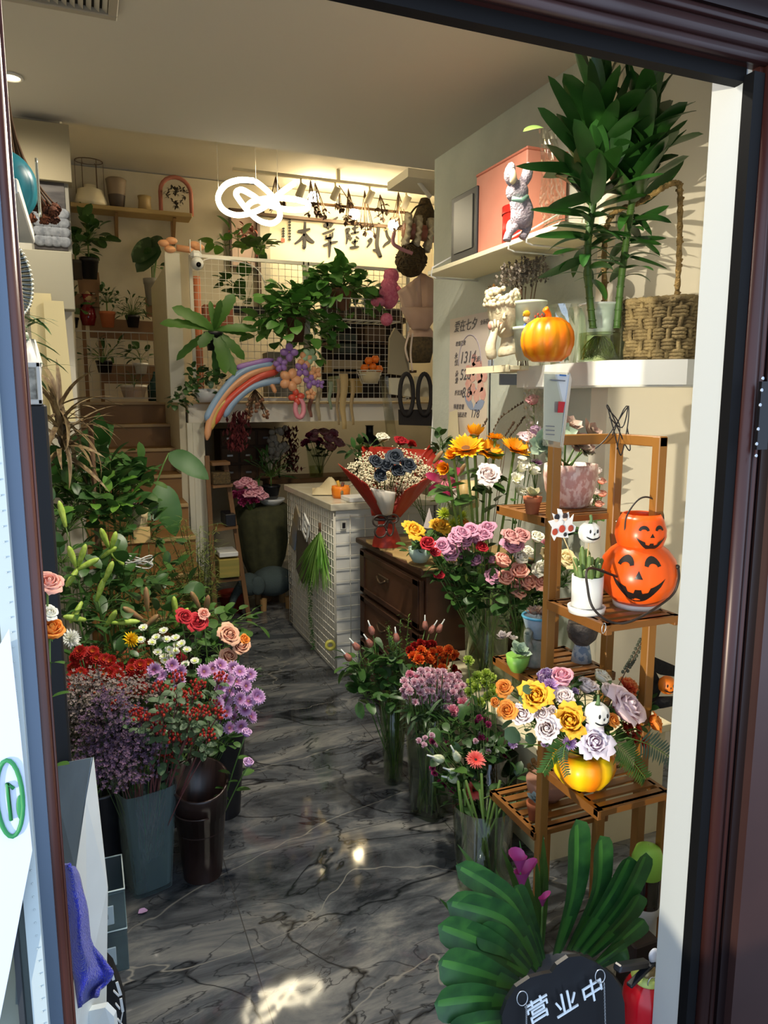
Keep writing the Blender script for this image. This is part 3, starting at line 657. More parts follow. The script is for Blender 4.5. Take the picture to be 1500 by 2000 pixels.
# ---- containers
m_glass=glassmat('clear glass','#f2f7f2',.03,.97)
m_glassg=glassmat('greenish glass','#e0e9da',.05,.96)
m_plas=glassmat('clear plastic','#e2eeee',.15,.93,'#b4c8cc', True)
m_water=glassmat('vase water','#e3e9cf',.05,.99)
def vase(name,label,c,r0,r1,h,m=m_glass,n=4,rot=.3,group=None,water=.55,wall=.003,z0=0.0,cat='vase',thick=True):
 t=thing(name,label,cat,(c[0],c[1],z0),group)
 def ringp(r): return r*(1.25 if n==4 else 1)
 def shape(mb,prof):
  if n==4:
   nn=24;vs=[]
   for r,z in prof:
    for k in range(nn):
     a=2*PI*k/nn+rot;ca,sa=math.cos(a-rot),math.sin(a-rot);q=r/((abs(ca)**6+abs(sa)**6)**(1/6))
     vs.append((c[0]+q*math.cos(a),c[1]+q*math.sin(a),z0+z))
   fs=[(i*nn+k,i*nn+(k+1)%nn,(i+1)*nn+(k+1)%nn,(i+1)*nn+k) for i in range(len(prof)-1) for k in range(nn)]
   mb.add(vs,fs)
  else:mb.lathe([(r,z0+z) for r,z in prof],(c[0],c[1],0),28)
 mb=MB();shape(mb,[(.0005,.0),(r0,.0),(r0*1.0+.001,.004),(r1,h),(r1-wall,h),(r0-wall,.012),(.0005,.012)]);mb.build('body',m,t)
 if water:
  f=water;mb=MB();shape(mb,[(.0005,.013),(r0-wall*1.6,.013),((r0+(r1-r0)*f)-wall*1.6,h*f),(.0005,h*f)]);mb.build('water',m_water,t)
 return t
def spray_mesh(n,L,spread,bit,seed=1,thin=.0012,levels=2,droop=0.0,bits=5):
 """forked twig with bits at its tips: (stems, bits) along +Z, height L"""
 rs=random.Random(seed);st=MB();bl=MB()
 for i in range(n):
  a=rs.uniform(0,2*PI);z0=L*rs.uniform(.25,.6);r=spread*rs.uniform(.3,1)**.7;tip=Vector((r*math.cos(a),r*math.sin(a),L*rs.uniform(.75,1.02)-droop*r))
  st.tube(bez((0,0,z0),(tip.x*.3,tip.y*.3,(z0+tip.z)*.55),tip,3),thin,3,caps=False)
  for k in range(bits):
   o=Vector((rs.gauss(0,1),rs.gauss(0,1),rs.gauss(0,.9)))*spread*.22;q=tip+o
   st.tube([tip-Vector((0,0,spread*.25)),q],thin*.6,3,caps=False)
   bl.merge(bit,T(*q)@Matrix.Rotation(rs.uniform(0,6),4,'Z')@Matrix.Rotation(rs.uniform(-.8,.8),4,'X')@Matrix.Scale(rs.uniform(.7,1.2),4))
 st.tube([(0,0,0),(0,0,L*.6)],thin*1.5,4)
 return st,bl
def foliage(mb,c,n,R,size,kind='rose',up=.35,flat=1.0,seed=1,mi=0,hang=0.0,stems=None):
 rs=random.Random(seed);src=LEAFM[kind] if isinstance(kind,str) else kind;c=Vector(c)
 for i in range(n):
  a=rs.uniform(0,2*PI);e=math.asin(rs.uniform(-.35+up,1));rr=R*rs.uniform(.25,1)**.6
  d=Vector((math.cos(a)*math.cos(e),math.sin(a)*math.cos(e),math.sin(e)*flat));p=c+d*rr
  if hang:p.z-=hang*rs.random()*(rr/R)**2
  dd=(d+Vector((rs.gauss(0,.4),rs.gauss(0,.4),rs.gauss(0,.4)-.15-hang))).normalized()
  mb.merge(src,aim(p,dd,rs.uniform(-.6,.6))@Matrix.Scale(size*rs.uniform(.65,1.25),4),mi)
  if stems is not None:stems.tube(bez(c,c.lerp(p,.6)+Vector((0,0,R*.15)),p,3),size*.02,3,caps=False)
def pot(mb,c,r,h,taper=.72,rim=.012,mi=0,n=24,lip=.2,wall=.004):
 x,y,z=c;r0=r*taper;m=r0+(r-r0)*(1-lip)
 mb.lathe([(.001,z),(r0,z),(m,z+h*(1-lip)),(m+rim*.5,z+h*(1-lip)),(r+rim*.5,z+h),(r-wall,z+h),(r-wall*1.5,z+h*.9),(.001,z+h*.88)],(x,y,0),n,mi)
def potted(name,label,c,r,h,m_pot,fol,m_fol,group=None,taper=.72,stems=None,rim=.006,cat='potted plant',pm=None,n=24,fname='foliage'):
 t=thing(name,label,cat,c,group);mb=MB();pot(mb,c,r,h,taper,rim,n=n);p=mb.build('pot',m_pot,t)
 MB().lathe([(r*.93,c[2]+h*.9),(.001,c[2]+h*.93)],(c[0],c[1],0),16).build('soil',m_soil,p)
 fol.build(fname,m_fol,t)
 if stems is not None and stems.v:stems.build('stems',m_stem,t)
 return t
def echev(mb,c,r,n=18,mi=0,d=(0,0,1)):
 M0=aimz(c,d)
 for i in range(n):
  t=i/n;a=i*2.4;e=1.35-1.2*t;L=r*(.35+.65*t)
  M=M0@aim((0,0,0),(math.cos(a)*math.cos(e),math.sin(a)*math.cos(e),math.sin(e)),0)
  mb.leaf(M,L,L*.62,bend=-.5,fold=.25,shape=.62,n=4,tip=.6,mi=mi)
# ================================================================== LEFT SIDE
random.seed(11)
def B(x,y,j=.03,z=.03): return Vector((x+rnd(-j,j),y+rnd(-j,j),z))
# brown bucket with slanted rim
bc=(.275,2.26)
t=thing('flower_bucket','dark brown plastic flower bucket with slanted rim holding two lilac roses','bucket',(bc[0],bc[1],0),'dark flower buckets')
def slbucket(mb,c,r0,r1,h,slant,th=0.004,z0=0):
 n=28;prof=[(0.001,0,0),(r0,0,0),(r0,.004,0),(r0+(r1-r0)*.68,.68,0),(r0+(r1-r0)*.7+.004,.70,.4),(r1,.97,1),(r1+.004,1,1),(r1-th,1,1),(r0+(r1-r0)*.5,.5,0),(r0-th,.02,0),(.001,.02,0)]
 vs=[Vector((c[0]+r*math.cos(2*PI*k/n),c[1]+r*math.sin(2*PI*k/n),z0+h*z+slant*s*math.sin(2*PI*k/n))) for r,z,s in prof for k in range(n)]
 mb.add(vs,[(i*n+k,i*n+(k+1)%n,(i+1)*n+(k+1)%n,(i+1)*n+k) for i in range(len(prof)-1) for k in range(n)])
m_brb=mat('dark brown plastic','#2c1d1a',.32);m_blk=mat('black plastic','#15151a',.38)
mb=MB();slbucket(mb,bc,.062,.09,.335,.032);mb.build('body',m_brb,t)
mb=MB();mb.tube([(bc[0]+.088*math.cos(a),bc[1]+.088*math.sin(a),.245+.004*math.sin(a)) for a in [PI*1.05+i*PI*.5/8 for i in range(9)]],.003,5);mb.build('moulded_rib',m_brb,t)
for i,(px,py,Y) in enumerate(((479,1437,2.22),(484,1495,2.18))):
 flower('lilac',aY(px,py,Y),.019,(bc[0]+.04,bc[1]+.02,.1),['upper lilac rose leaning from the brown bucket','lower lilac rose hanging out over the brown bucket rim'][i],'lilac roses',leaves=5,lk='rose',ls=.045,t0=.3)
# milky clear tub
tc_=(.105,2.275)
vase('flower_tub','milky clear square plastic flower tub full of reddish stems at the left',tc_,.062,.088,.355,m_plas,4,.25,'clear flower tubs',.55,cat='bucket')
for i,(x,y,lb) in enumerate(((-.03,2.34,'black flower bucket behind the milky clear tub'),(.02,2.55,'black flower bucket under the red chrysanthemums'),(.20,2.62,'black flower bucket under the white button chrysanthemums'),(.40,2.60,'black flower bucket under the red and cream roses'))):
 t=thing('flower_bucket',lb,'bucket',(x,y,0),'dark flower buckets');mb=MB();slbucket(mb,(x,y),.065,.09,.34,.0);mb.build('body',m_blk,t)
# stems inside the milky tub: hypericum sprigs with berries
berry=MB();berry.ball((0,0,0),.0052,7,5,sc=(.85,.85,1.15));
hm=[]
for s in range(3):
 rs=random.Random(s+40);st=MB();bl=MB();lf=MB()
 st.tube([(0,0,-.10),(0,0,.01)],.0018,4)
 for i in range(13):
  a=i*2.4;r=.026*math.sqrt(i/13);q=Vector((r*math.cos(a),r*math.sin(a),.022-.3*r+rs.uniform(-.004,.006)));st.tube([(0,0,-.015),q],.0009,3);bl.merge(berry,T(*q))
 for i in range(7):
  a=i*2.2;lf.merge(LEAFM['rose'],aim((0,0,-.015-.013*i),(math.cos(a),math.sin(a),.25),0)@Matrix.Scale(.04,4))
 hm.append((st.mesh('sprig_stem',m_stemr),bl.mesh('sprig_berries',mat('berry red','#8e1616',.3,c2='#c23a1e',nscale=60)),lf.mesh('sprig_leaves',m_leafg)))
hyp=[(312,1350),(345,1362),(378,1360),(232,1385),(262,1398),(300,1408),(318,1392),(372,1400),(392,1395),(416,1385),(308,1432),(338,1445),(358,1450),(405,1440),(352,1375),(428,1330),(288,1420),(345,1330),(385,1345),(425,1400),(330,1485),(275,1405)]
for i,(px,py) in enumerate(hyp):
 Y=2.16+rnd(-.04,.08);p=aY(px,py,Y);base=Vector((tc_[0]+rnd(-.04,.04),tc_[1]+rnd(-.03,.03),.03))
 t=thing('hypericum_sprig','sprig of shiny red hypericum berries with green leaves above the milky tub','berry sprig',base,'hypericum sprigs')
 d=((p-base).normalized()+Vector((rnd(-.2,.3),-.35,.3))).normalized();M=aimz(p,d,rnd(0,6));st,bl,lf=random.choice(hm)
 place('twig',st,t,M);place('berries',bl,t,M);place('leaves',lf,t,M)
 MB().tube(bez(base,base.lerp(p,.5)+Vector((0,0,.03)),p-d*.09,5),.0018,4).build('stem',m_stemr,t)
# statice: purple haze
bit=MB()
for k in range(4):bit.leaf(aim((0,0,0),(math.cos(k*1.57),math.sin(k*1.57),.7),0),.0075,.005,bend=.3,n=2)
sm=[]
for s in range(3):
 st,bl=spray_mesh(16,.15,.055,bit,s+3,.0009,bits=9);sm.append((st.mesh('statice_twig',m_stemd),bl.mesh('statice_flowers',mat('statice mauve','#664a64',.8,c2='#453444',nscale=30)),bl.mesh('statice_flowers',mat('statice grey','#6a5c5a',.8,c2='#8d7f78',nscale=40))))
reg=[(200,1420,0),(225,1440,0),(250,1450,0),(270,1470,0),(240,1480,0),(215,1465,0),(195,1450,0),(180,1400,1),(160,1390,1),(140,1400,1),(150,1430,1),(130,1440,1),(170,1360,1),(200,1370,1),(230,1365,1),(255,1375,1),(280,1360,1),(160,1455,1),(125,1410,1),(260,1500,0),(230,1510,0),(200,1500,0),(250,1420,0),(275,1440,0),(190,1480,0),(150,1470,1),(140,1370,1),(215,1395,0)]
for i,(px,py,g) in enumerate(reg):
 Y=rnd(2.08,2.24) if not g else rnd(2.2,2.38);p=aY(px,py,Y);base=Vector((.07 if not g else -.03,2.3,.05))
 lab=['branch of dusty purple statice drooping above the milky tub','branch of greyish dried statice behind the purple statice'][g]
 t=thing('statice_branch',lab,'dried flower',base,['purple statice branches','grey statice branches'][g])
 d=((p-base).normalized()*.8+Vector((rnd(-.3,.3),-.5,rnd(-.1,.5)))).normalized();st,b1,b2=random.choice(sm);M=aimz(p-d*.10,d,rnd(0,6))
 place('twigs',st,t,M);place('florets',b2 if g else b1,t,M);MB().tube(bez(base,base.lerp(p,.5)+Vector((0,0,.05)),p-d*.1,4),.0014,4).build('stem',m_stemd,t)
# long thin stems and grass standing in the tub
for i in range(26):
 b=Vector((tc_[0]+rnd(-.03,.03),tc_[1]+rnd(-.03,.03),.02));q=Vector((tc_[0]+rnd(-.08,.07),tc_[1]+rnd(-.06,.05),rnd(.36,.46)))
 single('bare_stalk','thin reddish bare stem standing in the milky clear tub','stem',MB().tube([b,b.lerp(q,.5)+Vector((rnd(-.01,.01),0,0)),q],.0016,4),m_stemr if i%3 else m_stem,'bare stems in the tub')
# red chrysanthemums
cnt=0
for row,(y0,x0,x1,n_) in enumerate(((1276,142,190,4),(1290,138,225,6),(1305,132,262,8),(1302,255,300,3),(1318,135,300,9),(1332,140,305,9),(1346,150,290,7),(1358,190,270,4))):
 for j in range(n_):
  px=x0+(x1-x0)*(j+.5)/n_+rnd(-6,6);py=y0+rnd(-6,6);Y=2.5-.02*row+rnd(-.05,.05);p=aY(px,py,Y)
  flower('dred',p,.023,B(.03,2.55),'red chrysanthemum bloom in the dense crimson cluster at the left','red chrysanthemums',d=(rnd(-.5,.5),-.75,rnd(.2,.9)),leaves=1,ls=.035)
# white button chrysanthemums
for px,py in ((280,1227),(320,1233),(275,1250),(297,1256),(305,1246),(325,1250),(343,1247),(355,1258),(308,1275),(330,1270),(342,1272),(365,1270),(335,1282),(322,1290),(380,1292),(320,1284),(303,1300),(352,1308),(362,1298),(345,1262)):
 flower('dwhite',aY(px,py,2.52+rnd(-.04,.04)),.0165,B(.2,2.62),'small white button chrysanthemum with lime centre above the purple daisies','white button chrysanthemums',d=(rnd(-.3,.3),-.55,1),leaves=1,ls=.03,sr=.0012)
flower('mwhite',aY(136,1248,2.5),.036,B(.0,2.5),'large shaggy white chrysanthemum beside the black board',d=(.5,-.8,.4),leaves=2)
flower('myellow',aY(252,1250,2.5),.032,B(.1,2.6),'bright yellow chrysanthemum turned sideways above the red ones',d=(.8,-.55,.3),leaves=2)
for (px,py,kk,s,lb) in ((356,1211,'bired',.027,'upper left red and cream rose of the trio by the lilies'),(380,1222,'bired',.030,'lower red and cream rose of the trio by the lilies'),(398,1202,'coral',.018,'small salmon rose bud behind the red and cream roses'),(440,1247,'bicol',.036,'largest cream rose with pink edges at the right of the left hand flowers'),(467,1268,'bicol',.032,'cream rose with red edges just above the lilac daisies'),(441,1287,'bicol',.028,'cream and pink rose lowest of the right trio'),(473,1252,'orange',.02,'small orange red rose behind the cream roses'),(347,1291,'bired',.026,'red and cream rose between the white button chrysanthemums')):
 flower(kk,aY(px,py,2.56),s,B(.38,2.6),lb,'two coloured roses',d=(rnd(-.1,.4),-.75,.7),leaves=3)
# lilac daisies
dl=[(312,1320),(350,1312),(335,1300),(300,1308),(348,1330),(300,1322),(398,1312),(415,1306),(430,1300),(455,1305),(468,1312),(488,1318),(478,1325),(430,1322),(445,1330),(462,1332),(430,1342),(448,1350),(470,1348),(480,1340),(440,1368),(458,1378),(425,1375),(443,1390),(468,1365),(485,1370),(500,1358),(490,1400),(470,1418),(448,1422),(422,1428),(432,1405),(455,1402),(505,1362),(478,1385)]
for px,py in dl:
 left=px<360
 flower('dlilac',aY(px,py,2.36+rnd(-.06,.06) if not left else 2.4),.027,Vector((.26+rnd(-.04,.05),2.42,.2)),'pale lilac daisy chrysanthemum in the cluster hanging towards the aisle','lilac daisies',d=(rnd(-.1,.7),-.7,rnd(-.1,.9)),leaves=1,ls=.035,sr=.0013)
# eucalyptus sprig
t=thing('eucalyptus_sprig','grey green eucalyptus sprig behind the lilac daisies','sprig',(.42,2.5,.3),'eucalyptus sprigs');mb=MB();pts=bez((.40,2.5,.35),(.44,2.5,.6),aY(498,1310,2.5),8)
for i in range(3,9):
 for s in (-1,1):mb.merge(LEAFM['round'],aim(pts[i],(s*.8,-.3,.4))@Matrix.Scale(.026,4))
mb.build('leaves',m_leafg,t);MB().tube(pts,.0015,4).build('stem',m_stem,t)
# filler greenery under the blooms, one leafy branch each
def leafy(px,py,Y,base,n=14,R=.07,size=.05,m=None,kind='rose',lb='leafy green branch among the cut flowers at the left',g='leafy branches at the left',seed=0,name='leafy_branch'):
 p=aY(px,py,Y);t=thing(name,lb,'greenery',base,g);mb=MB();st=MB();foliage(mb,p,n,R,size,kind,seed=seed,stems=st)
 mb.build('leaves',m or m_leaf,t);st.tube(bez(base,Vector(base).lerp(p,.6),p,5),.002,4);st.build('stem',m_stem,t)
k=0
for px,py,Y,m in ((300,1370,2.4,m_leafd),(340,1400,2.36,m_leafg),(390,1420,2.34,m_leaf),(400,1360,2.42,m_leafd),(280,1440,2.32,m_leafd),(310,1480,2.25,m_leafg),(360,1480,2.28,m_leafg),(220,1340,2.6,m_leafd),(160,1300,2.62,m_leafd),(300,1290,2.66,m_leafd),(380,1280,2.66,m_leafd),(430,1280,2.68,m_leaf),(420,1450,2.34,m_leaf),(250,1300,2.66,m_leaf),(340,1340,2.5,m_leafd),(470,1340,2.46,m_leafd),(190,1540,2.36,m_leafd),(290,1510,2.3,m_leafd),(150,1500,2.4,m_leafd)):
 k+=1;leafy(px,py,Y,(.1+.2*(px>300)+rnd(-.03,.03),2.5,.2),16,.075,.05,m,seed=k)
# ------------------------------------------------------------------ lilies with closed buds
lab_l='green lily bud stem with long narrow leaves at the left'
def lilystem(px,py,Y,base,buds,kk='lilybud',L=.11,nl=12,lb='',grp='lily stems'):
 top=aY(px,py,Y);base=Vector(base);t=thing('budding_lily',lb,'lily',base,grp)
 pts=bez(base,base.lerp(top,.6)+Vector((0,0,.04)),top,8);MB().tube(pts,.004,6).build('stem',m_stem,t)
 mb=MB()
 for i in range(nl):
  tt=.25+.72*i/nl;kx=tt*8;j=min(int(kx),7);p=pts[j].lerp(pts[j+1],kx-j);a=i*2.4+rnd(-.3,.3)
  mb.leaf(aim(p,(math.cos(a),math.sin(a),.75),rnd(-.3,.3)),rnd(.11,.17),rnd(.02,.03),bend=rnd(.5,1.3),fold=.3,shape=.4,n=6)
 mb.build('leaves',m_leafd if kk=='lilybud' else m_leaf,t)
 for (bx,by) in buds:
  tip=aY(bx,by,Y-rnd(0,.05));d=(tip-top)+Vector((0,0,.005));L_=max(d.length,.03);q=tip-d.normalized()*rnd(.065,.085)
  M=aimz(q,d,0)@Matrix.Diagonal((.075,.075,rnd(.08,.1),1));b_=place('bud',K[kk].me[0],t,M)
  MB().tube([top,q.lerp(top,.3)+Vector((0,0,.005)),q],.0022,4).build('pedicel',m_stem,t)
lilystem(215,1075,2.95,(.05,3.0,.1),[(200,1040),(225,1043),(228,1068),(238,1100)],lb='lily stem with pale open tipped buds at mid left',nl=14)
lilystem(150,1110,2.8,(.0,2.9,.1),[(135,1070),(163,1075),(185,1095),(136,1135),(118,990)],lb='lily stem with plump green buds beside the black board',nl=16)
lilystem(190,1165,2.75,(.08,2.9,.1),[(200,1138),(218,1102)],lb='lily stem with a single bright horizontal bud',nl=14)
lilystem(345,1215,2.8,(.25,2.85,.1),[(340,1170),(362,1195)],lb='lily stem with a tall green bud behind the red and cream roses',nl=14)
lilystem(290,1215,2.8,(.2,2.85,.1),[(286,1160),(310,1200),(247,1190)],'lilybudp',lb='lily stem with dull pinkish buds at the left centre',nl=14)
lilystem(400,1205,2.85,(.3,2.9,.1),[(405,1175),(378,1165)],'lilybudp',lb='lily stem with buds nearest the asparagus fern',nl=12)
lilystem(210,1215,2.7,(.1,2.8,.1),[(222,1200),(130,1205),(255,1215)],lb='lily stem with low buds above the yellow chrysanthemum',nl=16)
lilystem(150,1190,2.7,(.02,2.8,.1),[(138,1215)],lb='lily stem lowest beside the black board',nl=16)
# broad dark greenery mass
k=100
for px,py,Y,sz,m in ((130,960,3.4,.12,m_leafd),(175,980,3.5,.11,m_leaf),(220,970,3.5,.11,m_leafd),(160,1010,3.4,.1,m_leaf),(210,1010,3.4,.10,m_leafd),(250,960,3.6,.1,m_leaf),(130,1040,3.2,.1,m_leafd),(190,1000,3.3,.09,m_leafl),(240,1040,3.3,.08,m_leafd),(150,1150,3.0,.09,m_leafd),(240,1150,3.0,.09,m_leafd),(200,1200,2.9,.09,m_leafd),(270,1200,3.0,.08,m_leafd),(320,1230,2.9,.08,m_leafd),(380,1240,2.9,.08,m_leaf),(300,1130,3.3,.08,m_leafd),(330,1180,3.2,.07,m_leaf),(290,1060,3.4,.08,m_leafd),(200,930,3.6,.1,m_leafd),(440,1230,3.0,.07,m_leaf),(120,1100,3.0,.09,m_leafd)):
 k+=1;leafy(px,py,Y,(aY(px,py,Y).x,Y,.2),26,.16,sz,m,'rose','bushy dark green potted foliage at the left wall','bushy foliage at the left',k,'bushy_plant')
# peace lily: very big single leaves
t=thing('peace_lily','tall plant with very large glossy pointed leaves in front of the staircase','potted plant',(.12,3.75,.25));mb=MB();st=MB()
big=[((250,960),(200,850),(155,880)),]
bl_=[((170,890),(205,835),.26,.16),((215,900),(155,905),.24,.10),((235,950),(240,895),.22,.13),((260,930),(275,900),.16,.10),((125,960),(110,905),.28,.16),((160,950),(180,930),.22,.10),((330,885),(402,925),.24,.11),((310,945),(345,1035),.26,.13),((200,870),(190,820),.2,.09),((140,880),(165,850),.2,.1)]
for (bx,by),(tx,ty),L,W_ in bl_:
 Y=3.7+rnd(-.15,.15);a=aY(bx,by,Y);b=aY(tx,ty,Y-.1);d=b-a
 mb.leaf(aim(a,d,rnd(-.5,.5),up=(0,-.9,.4)),d.length*1.1 if d.length>.12 else L,W_,bend=.5,fold=.24,shape=.40,n=10,wave=.06,tip=1.25);st.tube(bez((.12+rnd(-.03,.03),3.75,.3),(a.x*.6+.05,3.75,a.z*.8+.1),a,8),.004,5)
mb.build('leaves',mat('peace lily leaf','#33601f',.5,c2='#28501f',nscale=5,translucent=.15),t);st.build('stems',m_stem,t)
mb=MB();pot(mb,(.12,3.75,.0),.12,.3,.7);mb.build('pot',m_terra,t)
# striped brown dracaena
t=thing('dracaena','spiky dracaena with brown and cream striped arching leaves beside the stairs','potted plant',(.02,3.35,.6));mb=MB();c=aY(118,830,3.35)
for i in range(58):
 a=i*2.4;e=rnd(-.5,1.4);mb.leaf(aim(c+Vector((0,0,rnd(-.16,.1))),(math.cos(a)*math.cos(e)+.25,math.sin(a)*math.cos(e)*.6-.2,math.sin(e)),rnd(-.4,.4)),rnd(.2,.32),.022,bend=rnd(.6,1.7),fold=.2,shape=.3,n=9)
mb.build('leaves',mat('striped leaf','#5c4730',.6,c2='#8d7a55',nscale=60,stretch=(1,1,.2)),t);MB().tube([(.02,3.35,0),(.02,3.35,c.z)],.012,6).build('trunk',m_twig,t)
# asparagus fern
t=thing('asparagus_fern','airy fine leaved asparagus fern beside the cream mezzanine post','potted plant',(.55,3.7,.3));mb=MB();st=MB();c0=Vector((.50,3.7,.35))
for i in range(64):
 px,py=rnd(270,430),rnd(1015,1200);tip=aY(px,py,3.6+rnd(-.25,.1));pts=bez(c0,c0.lerp(tip,.5)+Vector((0,0,.08)),tip,10);st.tube(pts,.0012,3)
 for j in range(3,11):
  for s in range(5):
   a=rnd(0,6.3);mb.leaf(aim(pts[j],(math.cos(a),math.sin(a),rnd(-.2,.6)),0),rnd(.03,.07),.005,bend=.4,n=2,fold=0)
mb.build('fronds',mat('fern olive','#748238',.6,c2='#4d5c26',nscale=8,translucent=.2),t);st.build('stems',m_stemd,t);mb=MB();pot(mb,(.5,3.7,0),.11,.36,.75);mb.build('pot',m_blk,t)
# pale paper wrapped pot and wire basket in the middle of the greenery
c=aY(270,1020,3.35);t=thing('wrapped_pot','small pot wrapped in cream printed paper in front of the stairs','pot',(c.x,c.y,c.z-.08));mb=MB();mb.lathe([(.03,c.z-.07),(.046,c.z+.06),(.044,c.z+.06),(.03,c.z-.06)],(c.x,c.y,0),12);mb.build('wrap',mat('printed paper','#b8a67e',.8,c2='#8e7c58',nscale=60),t)
mb=MB();mb.box((c.x+.01,c.y-.045,c.z-.05),(.07,.003,.07));mb.build('paper_tag',mat('manila','#c2a268',.8),t)
mb=MB();echev(mb,(c.x,c.y,c.z+.06),.05,16,0);mb.build('foliage',mat('dark red leaf','#4c2430',.5),t)
c=aY(268,1095,3.1);t=thing('wire_stand','tangled white wire holder among the lilies','wire holder',c);mb=MB()
for i in range(4):mb.tube([c+Vector((.06*math.cos(a+i),.03*math.sin(a),.01*i-.02+.012*math.sin(a*2))) for a in [i2*PI/8 for i2 in range(16)]],.0028,5,closed=True)
mb.build('wire',mat('white coated wire','#c9c9c4',.35),t)
# ------------------------------------------------------------------ nearest left: boxes, cardboard, towel
m_cpl=glassmat('box plastic','#dbe4e6',.1,.93,'#c0ccd0', True)
for i,(y0,y1,lb) in enumerate(((1640,1760,'clear plastic drawer box, upper of the stack at the lower left'),(1762,1900,'clear plastic drawer box on the floor, lower of the stack'))):
 a=aY(232,y1,1.93);h=.115 if i==0 else .125;z0=.128 if i==0 else .0;cx_=-.035
 t=thing('storage_box',lb,'storage box',(cx_,2.0,z0));mb=MB();w,d_=.12,.16
 mb.box((cx_,2.0,z0+.003),(w,d_,.004));
 for sx in (-1,1):mb.box((cx_+sx*w/2,2.0,z0+h/2),(.003,d_,h),bev=.001)
 for sy in (-1,1):mb.box((cx_,2.0+sy*d_/2,z0+h/2),(w,.003,h),bev=.001)
 mb.build('shell',m_cpl,t);mb=MB();mb.box((cx_+.005,2.0-d_/2-.003,z0+h*.42),(.05,.004,.055),bev=.0015);mb.build('front_panel',mat('frosted label','#aebcbe',.4),t)
 mb=MB();mb.box((cx_+.005,2.0-d_/2-.007,z0+h*.42),(.022,.005,.011));mb.build('pull',mat('grey pull','#7b8688',.4),t)
 mb=MB();mb.tube([(cx_-w/2,2.0-d_/2,z0+h),(cx_+w/2,2.0-d_/2,z0+h),(cx_+w/2,2.0+d_/2,z0+h),(cx_-w/2,2.0+d_/2,z0+h)],.0025,5,closed=True);mb.build('rim',mat('rim plastic','#b5c5c8',.2),t)
def slab(mb,pts,th,mi=0):
 n=len(pts);nn=(Vector(pts[1])-Vector(pts[0])).cross(Vector(pts[2])-Vector(pts[0])).normalized()*th
 mb.add(list(pts)+[Vector(p)+nn for p in pts],[tuple(range(n)),tuple(range(2*n-1,n-1,-1))]+[(i,(i+1)%n,n+(i+1)%n,n+i) for i in range(n)],mi, False); return mb
t=thing('cardboard_box','tall opened cardboard box, white outside and grey inside, at the lower left','cardboard box',(-.05,1.6,0))
slab(MB(),[aY(182,1479,1.66),aY(210,1735,1.62),aY(206,2060,1.58),aY(140,2060,1.50),aY(149,1690,1.56),aY(168,1560,1.62)],.004).build('side_flap',mat('white card','#dfe3e0',.7,c2='#d2d6d2',nscale=4),t)
slab(MB(),[aY(181,1479,1.665),aY(100,1494,1.86),aY(120,1760,1.86),aY(150,1700,1.60),aY(168,1560,1.625)],.003).build('inner_panel',mat('grey card','#8495a4',.55,c2='#72828f',nscale=6,stretch=(1,1,.3)),t)
# towel
t=thing('towel','bright blue terry towel draped over the cardboard box','towel',aY(175,1950,1.5))
ol=[(120,1690),(137,1690),(148,1692),(157,1710),(163,1740),(172,1770),(177,1830),(190,1865),(207,1890),(216,1900),(214,1912),(190,1930),(186,1945),(172,1970),(158,1985),(146,1975)]
def towel_pt(u,v):
 n=len(ol)-5;k=u*n;i=min(int(k),n-1);a=ol[1+i];b=ol[2+i];f=k-i;R_=(a[0]+(b[0]-a[0])*f,a[1]+(b[1]-a[1])*f) if True else None
 Lx=112+40*(u);ly=1690+280*u
 x=Lx+(R_[0]-Lx)*v;y=ly+(R_[1]-ly)*v
 return aY(x,y,1.47+.03*math.sin(v*6+u*4)+.012*math.sin(u*17+v*5))
ttex=mat('terry blue','#1f2ec0',.95,c2='#1a27a8',nscale=30,bump=1.0,bscale=220,sheen=.4)
mb=MB();mb.grid(towel_pt,24,12);ob=mb.build('cloth',ttex,t);md=ob.modifiers.new('thickness','SOLIDIFY');md.thickness=.008
# patterned black bag
c=aY(232,1990,1.66);t=thing('shopping_bag','black bag with white leaf pattern standing behind the cardboard box','bag',(c.x,1.68,0));mb=MB();P_=[aY(205,1882,1.7),aY(222,1900,1.7),aY(236,1935,1.7),aY(246,1968,1.7),aY(250,2060,1.7),aY(205,2060,1.7)]
slab(mb,P_,.05);mb.build('body',mat('bag black','#15161a',.5),t);mb=MB()
for (x,y,dx,dy) in ((216,1892,6,22),(228,1918,8,26),(222,1935,10,10),(236,1950,4,26),(240,1975,-6,30),(230,1990,10,14),(226,1960,8,10)):mb.beam(aY(x,y,1.648),aY(x+dx,y+dy,1.648),.006,.002)
mb.build('print',mat('print white','#d8dde0',.6),t)
t=thing('snack_packet','crumpled white packet with a green print in front of the black bag','packet',aY(215,2010,1.52));slab(MB(),[aY(172,1975,1.55),aY(205,1968,1.52),aY(222,1985,1.52),aY(232,2060,1.52),aY(160,2060,1.55)],.012).build('wrapper',mat('packet white','#e3e8e6',.4),t)
single('petal','single fallen pink petal on the floor beside the tub','petal',MB().leaf(aim(aZ(270,1784,.004),(1,.3,.1)),.03,.024,bend=.5,n=4,tip=.5),mat('petal pink','#c9a3cf',.6))
